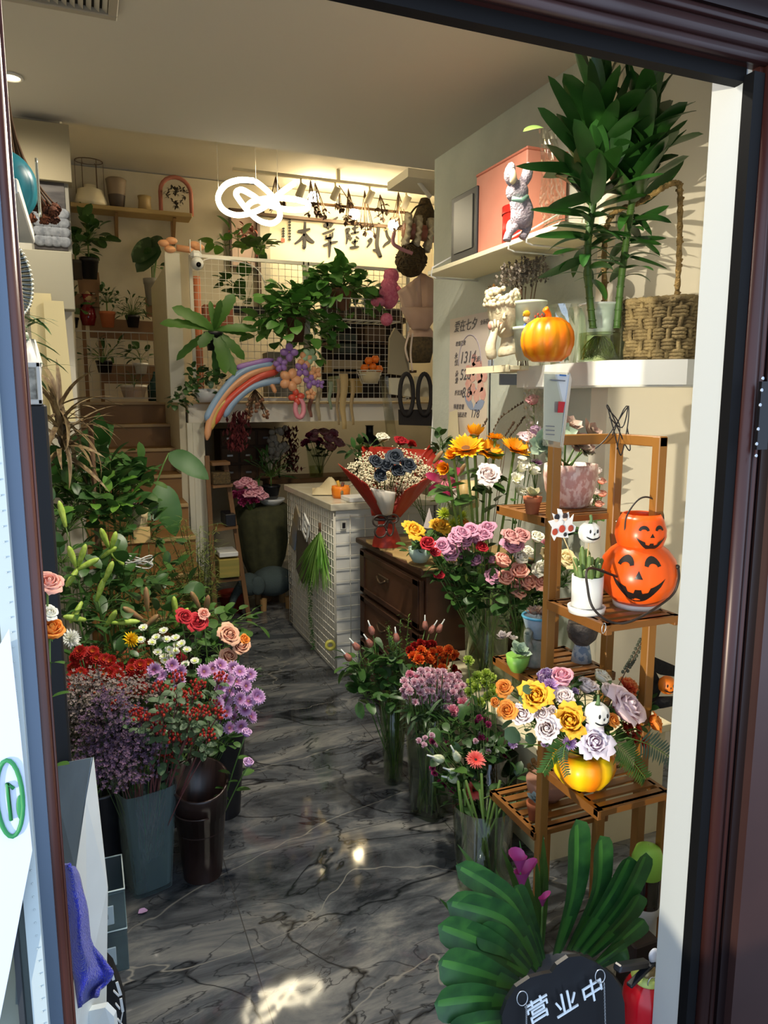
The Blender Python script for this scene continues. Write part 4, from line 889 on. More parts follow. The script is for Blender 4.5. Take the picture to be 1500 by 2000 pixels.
# ------------------------------------------------------------------ black board and things on it
xb=aY(104,1000,1.84).x;zb=aY(85,790,1.84).z
t=thing('display_board','tall black display board standing just inside the left door jamb','board',(xb-.15,1.86,0));MB().box((xb-.2,1.87,zb/2),(.4,.05,zb),bev=.004).build('panel',mat('board black','#14161b',.55),t)
MB().box((xb-.2,1.87,.01),(.42,.08,.02)).build('foot',m_blk,t)
a,b=aY(48,792,1.82),aY(77,706,1.82)
t=thing('picture_frame','small white picture frame standing on the black display board','picture frame',(a.x,1.85,zb));mb=MB();w=b.x-a.x+.04;h=b.z-zb;cx_=b.x-w/2
for s in (-1,1):mb.box((cx_+s*(w/2-.005),1.85,zb+h/2),(.010,.014,h),bev=.002)
for z in (zb+.006,zb+h-.006):mb.box((cx_,1.85,z),(w,.014,.012),bev=.002)
mb.build('frame',m_plastw,t);MB().box((cx_,1.855,zb+h/2),(w-.01,.004,h-.01)).build('picture',mat('silver print','#7a776e',.3,c2='#c8c4b8',nscale=50),t)
# end face of the left wall: panels and pictures
t=thing('wall_box','pale boxed wall unit hanging below the framed picture at the upper left','wall unit',aY(100,560,3.9));a,b=aY(30,600,3.90),aY(140,492,3.90);MB().box(((a.x+b.x)/2,3.95,(a.z+b.z)/2),(b.x-a.x,.10,b.z-a.z),bev=.003).build('body',mat('unit grey','#a5a08c',.7),t)
a,b=aY(30,345,3.9),aY(134,243,3.9)
single('wall_box','plain beige boxed panel under the ceiling at the upper left','panel',MB().box(((a.x+b.x)/2,3.95,(a.z+b.z)/2),(b.x-a.x,.10,b.z-a.z),bev=.002),mat('panel beige','#968b6e',.7))
t=thing('framed_picture','framed picture of grey fluffy cloud shapes under a dark sky at the upper left','picture',aY(100,490,3.9));a,b=aY(62,488,3.88),aY(131,322,3.88)
MB().box(((a.x+b.x)/2,3.94,(a.z+b.z)/2),(b.x-a.x,.02,b.z-a.z),bev=.002).build('frame',mat('silver frame','#8b877a',.4),t)
MB().box(((a.x+b.x)/2-.004,3.928,(a.z+b.z)/2),(b.x-a.x-.03,.006,b.z-a.z-.03)).build('picture',mat('picture dark','#2c2726',.5,c2='#55504c',nscale=6,stretch=(1,1,5)),t)
zc_=a.z;
for i,zz in enumerate((.04,.11,.18,.25)):
 mb=MB()
 for s in range(4):mb.ball(((a.x+b.x)/2-.05+.035*s,3.92,zc_+.03+zz*.6),.032,8,6,sc=(1,.15,.8))
 mb.build('cloud',mat('cloud grey','#6a6e74',.9,c2='#8a8e93',nscale=50),t)
# cream boards
for i,(x0,x1,y0,y1,Yy) in enumerate(((68,98,570,760,3.7),(96,123,585,770,3.65))):
 a,b=aY(x0,y1,Yy),aY(x1,y0,Yy);single('board',['cream wooden board leaning at the left, the taller one','cream wooden board leaning at the left, the shorter one'][i],'board',MB().hexa([(a.x,Yy,1.45),(b.x+.02,Yy,1.45),(b.x+.02,Yy+.03,1.45),(a.x,Yy+.03,1.45),(a.x,Yy+.06,b.z),(b.x,Yy+.06,b.z),(b.x,Yy+.09,b.z),(a.x,Yy+.09,b.z)]),mat('cream board','#cfc295',.6))
# teal case on a shelf, mirror, dried roses
sh=[aY(-10,352,2.0),aY(22,385,1.9),aY(67,470,2.3),aY(67,452,2.3)]
t=thing('corner_shelf','small white wall shelf at the upper left edge holding the teal case','shelf',(sh[2].x-.1,2.2,sh[2].z));mb=MB();zz=aY(64,462,2.3).z
mb.box((sh[2].x-.16,2.05,zz),(.32,.54,.03),bev=.003);mb.build('board',m_white,t);mb=MB();mb.box((sh[2].x-.2,2.05,zz-.06),(.02,.3,.10));mb.build('bracket',m_white,t)
c=aY(38,378,2.22);t=thing('teal_case','rounded teal case with a glittering silver rim on the corner shelf','case',(c.x-.08,2.22,zz+.015));mb=MB();mb.ball((c.x-.040,2.22,zz+.105),.1,24,16,sc=(.86,.5,.92));mb.build('shell',mat('teal','#156a78',.35),t);MB().tube([(c.x+.047,2.19,zz+.03+i*.012) for i in range(13)],[.004]*13,6).build('rim',mat('glitter','#d9dccf',.2,metal=.8),t)
t=thing('dried_rose_bunch','bunch of dried brown roses hanging upside down at the upper left','dried flowers',aY(20,180,2.4));st=MB();hd=MB();top=aY(16,190,2.4)
for i in range(12):
 e=aY(rnd(55,108),rnd(390,435),2.4+rnd(-.1,.1));st.tube(bez(top,aY(25+rnd(-6,10),320,2.4),e,6),.0035,4);hd.merge(R3[0],aimz(e,(rnd(-.2,.5),rnd(-.4,.1),-1),0,.022))
st.build('stems',m_twig,t);hd.build('blooms',mat('dried rose','#7a4326',.9,c2='#4c2a1a',nscale=30),t)
t=thing('round_mirror','round mirror with a crystal studded rim hanging at the left edge','mirror',aY(20,545,2.3));c=aY(16,545,2.3);M=aimz(c,(.9,-.45,0));mb=MB();mb.lathe([(.001,.012),(.09,.012),(.09,0)],n=28,M=M);mb.build('glass',mat('mirror dark','#1c1f22',.05,metal=.9),t)
mb=MB()
for i in range(48):a=i*PI/24;mb.ball(M@Vector((.098*math.cos(a),.098*math.sin(a),.01)),.007,6,4)
mb.build('rim',mat('glitter'),t)
c=aY(40,650,2.5);t=thing('white_vase_palm','white vase with thin dark palm leaves at the left edge','potted plant',(c.x-.02,2.5,1.55));mb=MB();mb.lathe([(.03,1.56),(.045,1.59),(.055,1.66),(.04,1.73),(.035,1.73)],(c.x-.0,2.5,0),16);mb.build('vase',m_plastw,t);mb=MB()
for i in range(40):a=rnd(0,6.28);mb.leaf(aim((c.x+rnd(-.03,.03),2.5,rnd(1.62,1.82)),(math.cos(a)+.2,math.sin(a),rnd(-.5,.5)),0),rnd(.08,.14),.014,bend=.7,n=5,fold=.1)
mb.build('leaves',m_leafd,t);MB().box((c.x-.05,2.5,1.545),(.14,.12,.025),bev=.004).build('pedestal',mat('cream board'),t)
# cut flowers glimpsed between the jamb and the black board
for px,py,kk,s,lb in ((93,1148,'coral',.02,'pale pink rose glimpsed between the door jamb and the black board'),(97,1240,'orange',.024,'orange rose glimpsed between the door jamb and the black board'),(94,1205,'cream',.014,'small cream bud glimpsed between the door jamb and the black board')):
 p=aY(px,py,1.5);flower(kk,p,s,(p.x-.04,1.55,.3),lb,d=(.2,-.6,.8),leaves=2)
# ================================================================== RIGHT SIDE: SHELVES
random.seed(21)
m_shelf=mat('shelf white','#e2e4e0',.45)
ZS=1.685
poly=[(1.70,2.68),(1.70,2.09),(1.90,1.935),(2.3,1.9),(2.3,YK-.005),(XW,YK-.005),(XW-.002,2.68)]
t=thing('corner_shelf','thick white box shelf wrapping the wall corner under the pumpkin and basket','shelf',(1.8,2.3,1.6));MB().prism(poly,1.60,ZS).build('box',m_shelf,t)
MB().prism([(1.72,2.66),(1.72,2.1),(1.9,1.95),(2.2,1.93),(2.2,2.1),(1.855,2.27),(1.855,2.66)],1.594,1.60).build('underside',m_shelf,t)
t=thing('wall_shelf','narrow cream slatted wall shelf under the stone head sculpture','shelf',(1.74,2.9,1.67));mb=MB()
for i in range(4):mb.box((1.63+.06*i,2.77,1.678),(.052,.36,.018),bev=.002)
mb.box((1.606,2.77,1.676),(.006,.36,.028));mb.build('board',mat('cream slat','#e6ddba',.5),t);MB().box((1.8,2.9,1.64),(.1,.012,.05)).build('bracket',mat('grey bracket','#8f97a4',.4),t)
a_,b_=aX(835,538,1.60),aX(1100,432,1.60);zu=(a_.z+b_.z)/2
t=thing('wall_shelf','long white wall shelf with wire brackets high on the right wall','shelf',(1.73,2.9,zu));MB().box((1.73,(a_.y+b_.y)/2,zu),(.26,a_.y-b_.y,.022),bev=.003).build('board',mat('cream slat'),t)
for yy in (a_.y-.05,a_.y-.75,a_.y-.88):
 MB().tube([(1.855,yy,zu+.16),(1.602,yy,zu+.02),(1.596,yy,zu-.02),(1.62,yy,zu-.028),(1.855,yy,zu-.028)],.004,6).build('wire_bracket',m_plastw,t)
def bx(name,label,cat,px0,py0,px1,py1,Y,depth,m,bev=.004,yaw=0,extra=None):
 a,b=aY(px0,py1,Y),aY(px1,py0,Y);t=thing(name,label,cat,((a.x+b.x)/2,Y+depth/2,a.z));M=T((a.x+b.x)/2,Y+depth/2,(a.z+b.z)/2)@Matrix.Rotation(yaw,4,'Z')
 MB().box((0,0,0),(b.x-a.x,depth,b.z-a.z),M,bev=bev).build('body',m,t); return t,M,(b.x-a.x,depth,b.z-a.z)
z0=zu+.011
t=thing('display_box','black display box with a dark glass face at the far end of the upper shelf','box',(1.72,3.12,z0))
pA,pB=aX(873,500,1.62),aX(924,377,1.62);y1,y0=pA.y,pB.y;hh=.30
MB().box((1.74,(y0+y1)/2,z0+hh/2),(.20,y1-y0,hh),bev=.004).build('case',mat('case black','#17171a',.45),t)
MB().box((1.638,(y0+y1)/2,z0+hh/2+.01),(.004,(y1-y0)*.72,hh*.76)).build('glass_face',mat('grey face','#4d4e48',.35),t)
MB().box((1.74,y0-.002,z0+hh/2),(.16,.004,hh*.85)).build('side_face',mat('grey face'),t)
t=thing('gift_box','large salmon pink box standing on the upper wall shelf','gift box',(1.74,2.72,z0));q=aX(924,490,1.64).y;q2=q-.40
MB().box((1.745,(q+q2)/2,z0+.17),(.19,q-q2,.34),bev=.004).build('body',mat('salmon card','#d98f78',.6,c2='#cf826b',nscale=4),t);MB().box((1.745,(q+q2)/2,z0+.345),(.194,q-q2+.004,.012),bev=.003).build('lid',mat('salmon lid','#c97a63',.6),t)
t=thing('gift_tin','round red hat box with a white oval on the upper wall shelf','gift box',(1.70,2.44,z0));c=aX(1020,460,1.70);cc=(1.70,c.y,z0)
MB().lathe([(.001,0),(.082,0),(.082,.13),(.001,.13)],cc,28).build('drum',mat('red lacquer','#c8281e',.4),t);MB().lathe([(.085,.12),(.085,.15),(.001,.15)],cc,28).build('lid',mat('red lid','#b32219',.4),t)
M=aimz((cc[0]-.078,cc[1]-.03,z0+.06),(-.93,-.36,0));MB().ball((0,0,0),.025,14,8,M=M,sc=(.8,1.2,.12)).build('oval_label',m_plastw,t)
# plush rabbit hanging by the shelf
c=aY(1010,400,2.22);t=thing('plush_rabbit','pale lilac grey plush rabbit with long ears hanging in front of the red box','plush toy',c);m_pl=mat('plush lilac','#b9adb4',.95,c2='#9d9099',nscale=60,bump=.8,bscale=150);mb=MB()
def pt(x,y,d=0): return aY(x,y,2.22+d)
mb.tube(spl([pt(1012,385),pt(1020,415),pt(1015,445)],4),[.03,.034,.036,.038,.04,.04,.038,.03,.02],12);mb.tube(spl([pt(1030,415),pt(1032,440),pt(1020,465)],4),[.014]*9,8);mb.tube(spl([pt(1010,440),pt(995,455),pt(990,470)],4),[.014]*9,8)
mb.ball(pt(1010,375),.038,12,9);mb.build('body',m_pl,t)
for x1 in (1000,1032):
 mb=MB();mb.tube(spl([pt(1012,368),pt(x1-4,345,-.01),pt(x1,318)],4),[.01,.014,.017,.019,.02,.019,.017,.013,.004],8);mb.build('ear',m_pl,t)
MB().tube(spl([pt(1000,360,-.03),pt(1003,345,-.035),pt(1002,330,-.03)],3),[.004,.010,.012,.012,.010,.008,.004],6).build('ear_lining',mat('cream lining','#d9c39a',.9),t)
MB().tube([pt(1000,388,-.03),pt(1018,392,-.04),pt(1030,384,-.03)],.008,6).build('bow',mat('mint bow','#8fb8a4',.7),t)
m_cel=glassmat('cellophane','#eef0ea',.12,.84,'#ffffff')
def crumple(name,label,cat,pts_l,pts_r,Y,m,amp=.02,part='film',seed=0,nu=14,nv=26,group=None):
 rs=random.Random(seed);off=[[rs.uniform(-1,1) for _ in range(nu+1)] for _ in range(nv+1)];nl=len(pts_l)-1
 def fn(u,v):
  k=v*nl;i=min(int(k),nl-1);f=k-i;L=Vector(pts_l[i]).lerp(Vector(pts_l[i+1]),f);Rr=Vector(pts_r[i]).lerp(Vector(pts_r[i+1]),f);q=L.lerp(Rr,u)
  return aY(q.x,q.y,Y+amp*off[int(round(v*nv))][int(round(u*nu))]-amp*1.5*math.sin(u*PI))
 mb=MB();mb.grid(fn,nu,nv,0, False);t=thing(name,label,cat,aY(pts_l[-1][0],pts_l[-1][1],Y),group);mb.build(part,m,t); return t
crumple('cellophane_bag','crinkled clear cellophane bag hanging behind the tall leafy cane plant','plastic bag',[(1052,250),(1058,340),(1052,400),(1065,450)],[(1085,250),(1100,340),(1105,400),(1088,455)],2.42,m_cel,.02,seed=4)
crumple('plastic_sheet','crinkled clear plastic sheet fixed to the top of the right wall','plastic sheet',[(1180,105),(1120,170),(1110,230)],[(1214,108),(1212,170),(1195,235)],2.34,m_cel,.02,seed=5)
# ---- stone head sculpture resting its chin on a hand
m_stone=mat('cream stone','#d9cfb0',.7,c2='#c9bd9b',nscale=14,bump=.2,bscale=90)
c=aY(985,700,2.62);zz=1.688;t=thing('head_sculpture','cream stone planter shaped as a head resting its chin on a raised hand','sculpture',(c.x,2.62,zz));U=.00178
def hp_(x,y,d=0.0): return aY(x,y,2.60+d)
mb=MB()
mb.lathe([(.001,-.075),(.030,-.07),(.047,-.045),(.060,-.005),(.065,.03),(.062,.065),(.052,.085),(.048,.086),(.04,.075),(.001,.07)],(0,0,0),20,M=T(*hp_(986,622,.0))@Matrix.Rotation(-.25,4,'Y')@Matrix.Rotation(.1,4,'X'))
mb.tube(spl([hp_(992,652,.02),hp_(996,672,.02),hp_(1000,690,.02)],4),[.03,.03,.032,.036,.042,.05,.055,.058,.055],14)
mb.tube(spl([hp_(990,660,.02),hp_(1020,672,.02),hp_(1030,700,.02)],3),[.04,.045,.045,.045,.045,.045,.04],12)
mb.build('head',m_stone,t)
mb=MB();mb.tube(spl([hp_(962,701,-.05),hp_(958,680,-.05),hp_(964,655,-.05),hp_(968,640,-.05)],4),[.014,.02,.022,.022,.021,.02,.018,.017,.016,.015,.014,.014,.012],12);mb.build('forearm',m_stone,t)
for (x0,y0_,x1,y1_) in ((963,643,960,628),(967,641,966,624),(971,641,973,626),(975,643,980,630),(978,648,986,642)):
 mb=MB();mb.tube([hp_(x0,y0_+4,-.055),hp_((x0+x1)/2+1,(y0_+y1_)/2,-.062),hp_(x1,y1_,-.058)],[.006,.0055,.004],7);mb.build('finger',m_stone,t)
mb=MB();mb.lathe([(.001,-.004),(.012,.0),(.001,.012)],(0,0,0),8,M=T(*hp_(985,622,-.066)));mb.tube([hp_(986,608,-.05),hp_(984,622,-.068),hp_(985,625,-.06)],[.004,.007,.004],6);mb.build('nose',m_stone,t)
for s in (-1,1):mb=MB();mb.tube([hp_(976+0*s+(12 if s>0 else -4)-4,612+s*1,-.055),hp_(976+(12 if s>0 else -4),615+s*1,-.062),hp_(976+(12 if s>0 else -4)+5,612+s*1,-.055)],.0018,5);mb.build('closed_eye',mat('stone shade','#8f7f5e',.8),t)
mb=MB();mb.ball(hp_(978,632,-.060),.008,8,6,sc=(1.1,.5,.8));mb.build('lips',mat('stone lips','#c08466',.6),t)
mb=MB()
for i in range(70):
 a=rnd(-1.9,1.9);h=rnd(.045,.108);rr=.066*(1-max(0,(h-.075)/.055)**2*.55);mb.ball(hp_(984,622)+Vector((rr*math.sin(a)-.012,-rr*math.cos(a),h)),rnd(.009,.014),7,5)
for i in range(16):a=i*.39;mb.ball(hp_(987,590,.01)+Vector((.056*math.cos(a),-.056*math.sin(a),rnd(-.012,.012))),rnd(.010,.015),8,6)
mb.build('curly_hair',m_stone,t)
for (x,y) in ((958,636),(1004,640)):mb=MB();mb.ball(hp_(x,y,-.03),.018,10,7,sc=(.6,.6,1));mb.build('earring',mat('blush bead','#b9887a',.5),t)
# dried hydrangea behind the head
c=aY(1025,545,2.66);t=thing('dried_hydrangea','bunch of dried grey brown hydrangea behind the sculpture and cups','dried flowers',(c.x,2.66,ZS));mb=MB();st=MB()
for i in range(150):
 px,py=random.gauss(1022,24),0;py=545-(px-985)*.30+random.gauss(0,13);p=aY(px,py,2.68+rnd(-.07,.07))
 for k in range(4):mb.leaf(aim(p,(math.cos(k*1.57),rnd(-.5,.5),math.sin(k*1.57)),0),.018,.016,bend=.4,n=2,tip=.5)
for i in range(9):st.tube([(c.x+rnd(-.03,.03),2.66,ZS),aY(rnd(1000,1050),rnd(540,560),2.67)],.002,4)
mb.build('florets',mat('dried petal','#6e655c',.9,c2='#8f8577',nscale=60),t);st.build('stems',m_twig,t)
c=aY(964,572,2.7);t=thing('dried_hydrangea','small round bronze brown dried flower head left of the sculpture hair','dried flowers',(c.x,2.7,1.69));mb=MB()
for i in range(60):d=Vector((random.gauss(0,1),random.gauss(0,1),random.gauss(0,1))).normalized();mb.leaf(aim(c+d*.02,d,0),.018,.012,bend=.3,n=2)
mb.build('florets',mat('bronze petal','#7a5526',.6),t);MB().tube([c,(c.x,2.7,1.69)],.002,4).build('stem',m_twig,t)
# stacked cups
m_cup=mat('pale celadon','#c3d0bd',.4)
cc=aZ(1038,700,1.685);cc=aY(1038,700,2.50);cx_,cy_=cc.x,2.52
for i,(dz,lb) in enumerate(((0,'pale green flower cup, lower of the two stacked behind the pumpkin'),(.098,'pale green flower cup with a painted child and tulips, upper of the two stacked'))):
 z=ZS+.02+dz;t=thing('flower_cup',lb,'cup',(cx_,cy_,z));MB().lathe([(.001,0),(.048,0),(.063,.115),(.067,.118),(.067,.128),(.060,.128),(.045,.01),(.001,.01)],(cx_,cy_,z),28).build('cup',m_cup,t)
 if i==1:
  def cp_(ax,h,r=.0592): return Vector((cx_+(r+(h-.05)*.13)*math.sin(ax),cy_-(r+(h-.05)*.13)*math.cos(ax),z+h))
  mf=mat('print skin','#f0d3b4',.6)
  mb=MB();mb.ball(cp_(-.75,.055,.056),.018,12,8,sc=(1,.3,.85));mb.build('printed_face',mf,t)
  mb=MB();mb.ball(cp_(-.75,.076,.056),.020,12,8,sc=(1,.3,.6));mb.ball(cp_(-.95,.070,.057),.008,8,6,sc=(1,.4,.5));mb.build('printed_cap',mat('print yellow','#dfa91e',.5),t)
  mb=MB();mb.ball(cp_(-.78,.030,.056),.017,12,8,sc=(1,.3,.6));mb.build('printed_shirt',mat('print blue','#3f5ea8',.5),t)
  for e in (-.83,-.66):mb=MB();mb.ball(cp_(e,.054,.0622),.002,6,4);mb.build('printed_eye',m_black,t)
  for k in range(7):
   ax=-.25+k*.17;mb=MB();mb.tube([cp_(ax,.028),cp_(ax+.02,.060+.008*(k%2))],.0012,4);mb.leaf(aim(cp_(ax,.03),(.2,-.1,1)),.025,.004,n=2);mb.build('printed_stem',mat('print green','#5f7a3c',.6),t)
   mb=MB();mb.ball(cp_(ax+.02,.064+.008*(k%2)),.0055,8,5,sc=(.8,.4,1.1));mb.build('printed_tulip',mat('print red','#b9452e',.6),t)
# cut glass vase
c=aY(1102,590,2.48);t=thing('cut_glass_vase','clear cut glass vase behind the pumpkin','vase',(c.x,2.48,ZS));mb=MB();n=16
vs=[];H_=[0,.05,.1,.15,.2,.232]
for i,h in enumerate(H_):
 for k in range(n):a=2*PI*(k+.5*(i%2))/n;r=.046+.02*h/.23;vs.append((c.x+r*math.cos(a),2.48+r*math.sin(a),ZS+h+.001))
mb.add(vs,[f for i in range(5) for k in range(n) for f in (((i*n+k,i*n+(k+1)%n,(i+1)*n+k) if i%2 else (i*n+k,i*n+(k+1)%n,(i+1)*n+(k)%n)),(i*n+(k+1)%n,(i+1)*n+(k+1)%n,(i+1)*n+k))],0, False)
mb.add([(c.x+.046*math.cos(2*PI*k/n),2.48+.046*math.sin(2*PI*k/n),ZS+.002) for k in range(n)],[tuple(range(n))]);mb.build('body',glassmat('cut glass','#e3e7dc',.02,.72),t)
# pumpkins
def pumpkin_prof(rw,h): return [(.001,.10*h),(rw*.25,.02*h),(rw*.55,0),(rw*.85,.14*h),(rw*.98,.36*h),(rw,.5*h),(rw*.96,.68*h),(rw*.8,.86*h),(rw*.5,.99*h),(rw*.22,.96*h),(.001,.86*h)]
def pump_mat(name,stripes,n,c1,c2,rough=.35):
 if name in _M: return _M[name]
 m=bpy.data.materials.new(name);m.use_nodes= True;_M[name]=m;nt=m.node_tree;N=nt.nodes;L=nt.links;b=N['Principled BSDF'];b.inputs['Roughness'].default_value=rough
 tc=N.new('ShaderNodeTexCoord');sx=N.new('ShaderNodeSeparateXYZ');L.new(tc.outputs['Object'],sx.inputs[0]);at=N.new('ShaderNodeMath');at.operation='ARCTAN2';L.new(sx.outputs[1],at.inputs[0]);L.new(sx.outputs[0],at.inputs[1])
 mu=N.new('ShaderNodeMath');mu.operation='MULTIPLY';mu.inputs[1].default_value=n;L.new(at.outputs[0],mu.inputs[0]);si=N.new('ShaderNodeMath');si.operation='SINE';L.new(mu.outputs[0],si.inputs[0])
 no=N.new('ShaderNodeTexNoise');no.inputs['Scale'].default_value=9;L.new(tc.outputs['Object'],no.inputs['Vector']);ma=N.new('ShaderNodeMath');ma.operation='MULTIPLY_ADD';ma.inputs[1].default_value=1.6;L.new(no.outputs['Fac'],ma.inputs[0]);L.new(si.outputs[0],ma.inputs[2])
 mr=N.new('ShaderNodeMapRange');mr.inputs[1].default_value=-.2;mr.inputs[2].default_value=1.8;L.new(ma.outputs[0],mr.inputs[0]);mx=N.new('ShaderNodeMix');mx.data_type='RGBA';mx.inputs[6].default_value=lin(c1);mx.inputs[7].default_value=lin(c2);L.new(mr.outputs[0],mx.inputs[0]);L.new(mx.outputs[2],b.inputs['Base Color']); return m
c=aZ(1070,705,ZS);cx_,cy_=aY(1070,650,2.25).x,2.25
t=thing('pumpkin','glossy orange and yellow striped pumpkin on the white corner shelf','pumpkin',(cx_,cy_,ZS));mb=MB();mb.lathe(pumpkin_prof(.096,.152),(cx_,cy_,ZS),72,lobes=11,lobe_d=.10);mb.build('body',pump_mat('pumpkin orange',1,11,'#f59a10','#ee7a10'),t)
st=MB();st.tube(spl([(cx_,cy_,ZS+.135),(cx_-.003,cy_-.005,ZS+.165),(cx_-.02,cy_-.008,ZS+.182)],4),[.017,.013,.0115,.011,.0105,.010,.0105,.012,.0125],7);st.build('stem',mat('pumpkin stem','#ef7f16',.4),t)
# ---- glass jar with tall leafy canes standing in water
jc=aY(1176,695,2.22);JX,JY=jc.x,2.24;t=thing('lucky_bamboo','two tall leafy green canes with broad pointed leaves in a glass jar of water','potted plant',(JX,JY,ZS));hj=.205
mb=MB();mb.lathe([(.001,0),(.074,0),(.079,.004),(.079,hj-.006),(.083,hj),(.078,hj),(.075,hj-.008),(.075,.008),(.001,.008)],(JX,JY,ZS),36);mb.build('jar',m_glass,t)
mb=MB();mb.lathe([(.001,.009),(.0735,.009),(.0735,.105),(.001,.105)],(JX,JY,ZS),30);mb.build('water',m_water,t)
mb=MB();mb.lathe([(.045,.10),(.056,.17),(.07,hj+.002),(.078,hj+.004),(.078,hj-.003),(.068,hj-.006),(.053,.165),(.040,.10),(.001,.10)],(JX,JY,ZS),28);mb.build('inner_basket',glassmat('white basket','#ffffff',.3,.4,'#e9eef0', True),t)
mb=MB()
for i in range(120):
 a=rnd(0,6.28);r=rnd(.01,.066);a2=a+rnd(-.8,.8);r2=rnd(.03,.068);mb.tube(spl([(JX+.02*math.cos(a),JY+.02*math.sin(a),ZS+.095),(JX+r*math.cos(a),JY+r*math.sin(a),ZS+rnd(.03,.07)),(JX+r2*math.cos(a2),JY+r2*math.sin(a2),ZS+rnd(.012,.03))],3),.0011,3)
mb.build('roots',mat('root green','#90993c',.7,c2='#6d7a2a',nscale=30),t)
def cane(name,pts,radii):mb=MB();P=spl(pts,8);mb.tube(P,radii,10); return mb,P
canes=[([(1158,640),(1150,560),(1148,480),(1158,400),(1168,300),(1166,200)],2.18,120,470,1.0,74),([(1205,640),(1212,560),(1222,480),(1235,390),(1250,300),(1256,225)],2.16,132,500,.95,66)]
m_dr=mat('cane leaf','#2e5a20',.32,c2='#20461c',nscale=5,translucent=.08);m_drl=mat('cane leaf young','#6d9a45',.35,c2='#8fae5e',nscale=9,translucent=.2);m_cane=mat('cane','#32521f',.5,c2='#456526',nscale=10)
for ci,(pp,Y,ytop,ybot,sc,nlv) in enumerate(canes):
 mb=MB();P=spl([aY(x,y,Y) for x,y in pp],8);mb.tube(P,[.0125]*len(P),10)
 for k in range(0,24,2):mb.tube([P[k]-Vector((0,0,.002)),P[k]+Vector((0,0,.002))],.0145,10)
 mb.build('cane',m_cane,t);lf=MB();m=len(P)-1
 for i in range(nlv):
  f=i/nlv;kx=m*(.24+.76*f**.8);j=min(int(kx),m-1);p=P[j].lerp(P[j+1],kx-j);a=i*2.4+rnd(-.3,.3)
  if f<.34:e,L,W_,bd=rnd(-.3,.5),rnd(.10,.17),rnd(.028,.042),rnd(.3,1.3)
  elif f<.85:e,L,W_,bd=rnd(.35,.95),rnd(.17,.25)*sc,rnd(.068,.09),rnd(.05,.6)
  else:e,L,W_,bd=rnd(.9,1.4),rnd(.16,.22)*sc,rnd(.04,.06),rnd(-.1,.3)
  d=(math.cos(a)*math.cos(e),math.sin(a)*math.cos(e)*.9,math.sin(e));lf.leaf(aim(p+Vector(d)*.012,d,rnd(-.3,.3)),L,W_,bend=bd,fold=.16,shape=.40,n=10,wave=.02,twist=rnd(-.6,.6))
 lf.build('foliage',m_dr,t)
 y=MB();p=P[-1]
 for i in range(5):y.leaf(aim(p,(rnd(-.25,.25),rnd(-.25,.1),1),rnd(-.5,.5)),rnd(.09,.14),.02,bend=.1,n=6)
 y.build('young_shoot',m_drl,t)
lf=MB()
for (x0,y0,x1,y1,Y,w) in ((1165,270,1160,118,2.18,.055),(1265,250,1287,120,2.28,.065),(1240,235,1210,170,2.30,.05),(1260,330,1318,210,2.26,.06),(1250,350,1302,255,2.24,.06),(1245,400,1345,308,2.22,.05),(1230,440,1305,400,2.2,.03),(1225,500,1305,518,2.22,.022),(1225,470,1300,462,2.2,.026),(1160,380,1085,400,2.16,.04),(1150,420,1050,402,2.16,.03),(1150,460,1055,455,2.16,.03),(1150,500,1060,540,2.16,.03),(1145,330,1020,322,2.2,.035),(1130,300,1060,210,2.14,.06),(1140,270,1082,150,2.18,.05),(1180,260,1240,135,2.16,.035),(1185,330,1228,240,2.12,.07),(1160,350,1130,235,2.1,.085),(1160,400,1180,300,2.08,.08),(1270,290,1345,235,2.26,.022),(1260,230,1348,200,2.28,.02)):
 a=aY(x0,y0,min(Y,2.2)+.02);b=aY(x1,y1,min(Y,2.2)-.05);lf.leaf(aim(a,b-a,rnd(-.3,.3),up=(0,-1,.3)),(b-a).length*1.04,w,bend=rnd(.1,.3),fold=.15,shape=.42,n=10,twist=rnd(-.3,.3))
lf.build('foliage',m_dr,t)
lf=MB();a=aY(1062,250,2.15);b=aY(1004,243,2.1);lf.leaf(aim(a,b-a,.2,up=(0,-.7,.7)),.10,.03,bend=.4,n=8);lf.build('young_shoot',m_drl,t)
# ---- woven basket with a tall handle
bc_=aY(1298,690,2.12);BX,BY=bc_.x,2.13;t=thing('wicker_basket','square woven seagrass basket with a tall rope handle on the corner shelf','basket',(BX,BY,ZS));m_sea=mat('seagrass','#8c7a52',.85,c2='#6a5a3a',nscale=26,bump=.6,bscale=120)
def sq(a,q,p=5):ca,sa=math.cos(a),math.sin(a);r=q/((abs(ca)**p+abs(sa)**p)**(1/p)); return r*ca,r*sa
mb=MB();nr=17;hb=.205;rot=.55
def bp(a,q,z):x,y=sq(a,q); return Vector((BX+x*math.cos(rot)-y*math.sin(rot),BY+x*math.sin(rot)+y*math.cos(rot),z))
for r_ in range(nr):
 z=ZS+.008+hb*(r_/nr);q0=.108+.012*(r_/nr);P=[]
 for k in range(120):a=2*PI*k/120;w=math.sin(a*12+(PI if (r_//3)%2 else 0));P.append(bp(a,q0+.007*max(-1,min(1,w*2.2)),z+.001*math.sin(a*40)))
 mb.tube(P,.0072,6,closed=True)
mb.build('weave',m_sea,t);mb=MB()
for k in range(24):
 a=2*PI*(k+.5)/24;mb.tube([bp(a,.108+.013*j/8+.006*math.sin((j/8)*12+k*PI),ZS+.01+hb*j/8) for j in range(9)],.0085,6)
mb.build('stakes',m_sea,t)
mb=MB();P=[bp(2*PI*k/90,.121+.0025*math.sin(k*1.3),ZS+hb+.006+.002*math.sin(k*2.1)) for k in range(90)];mb.tube(P,.0105,7,closed=True);mb.build('rim',m_sea,t)
mb=MB();mb.prism([tuple(bp(2*PI*k/40,.104,0).xy) for k in range(40)],ZS,ZS+.012);mb.build('base',m_sea,t)
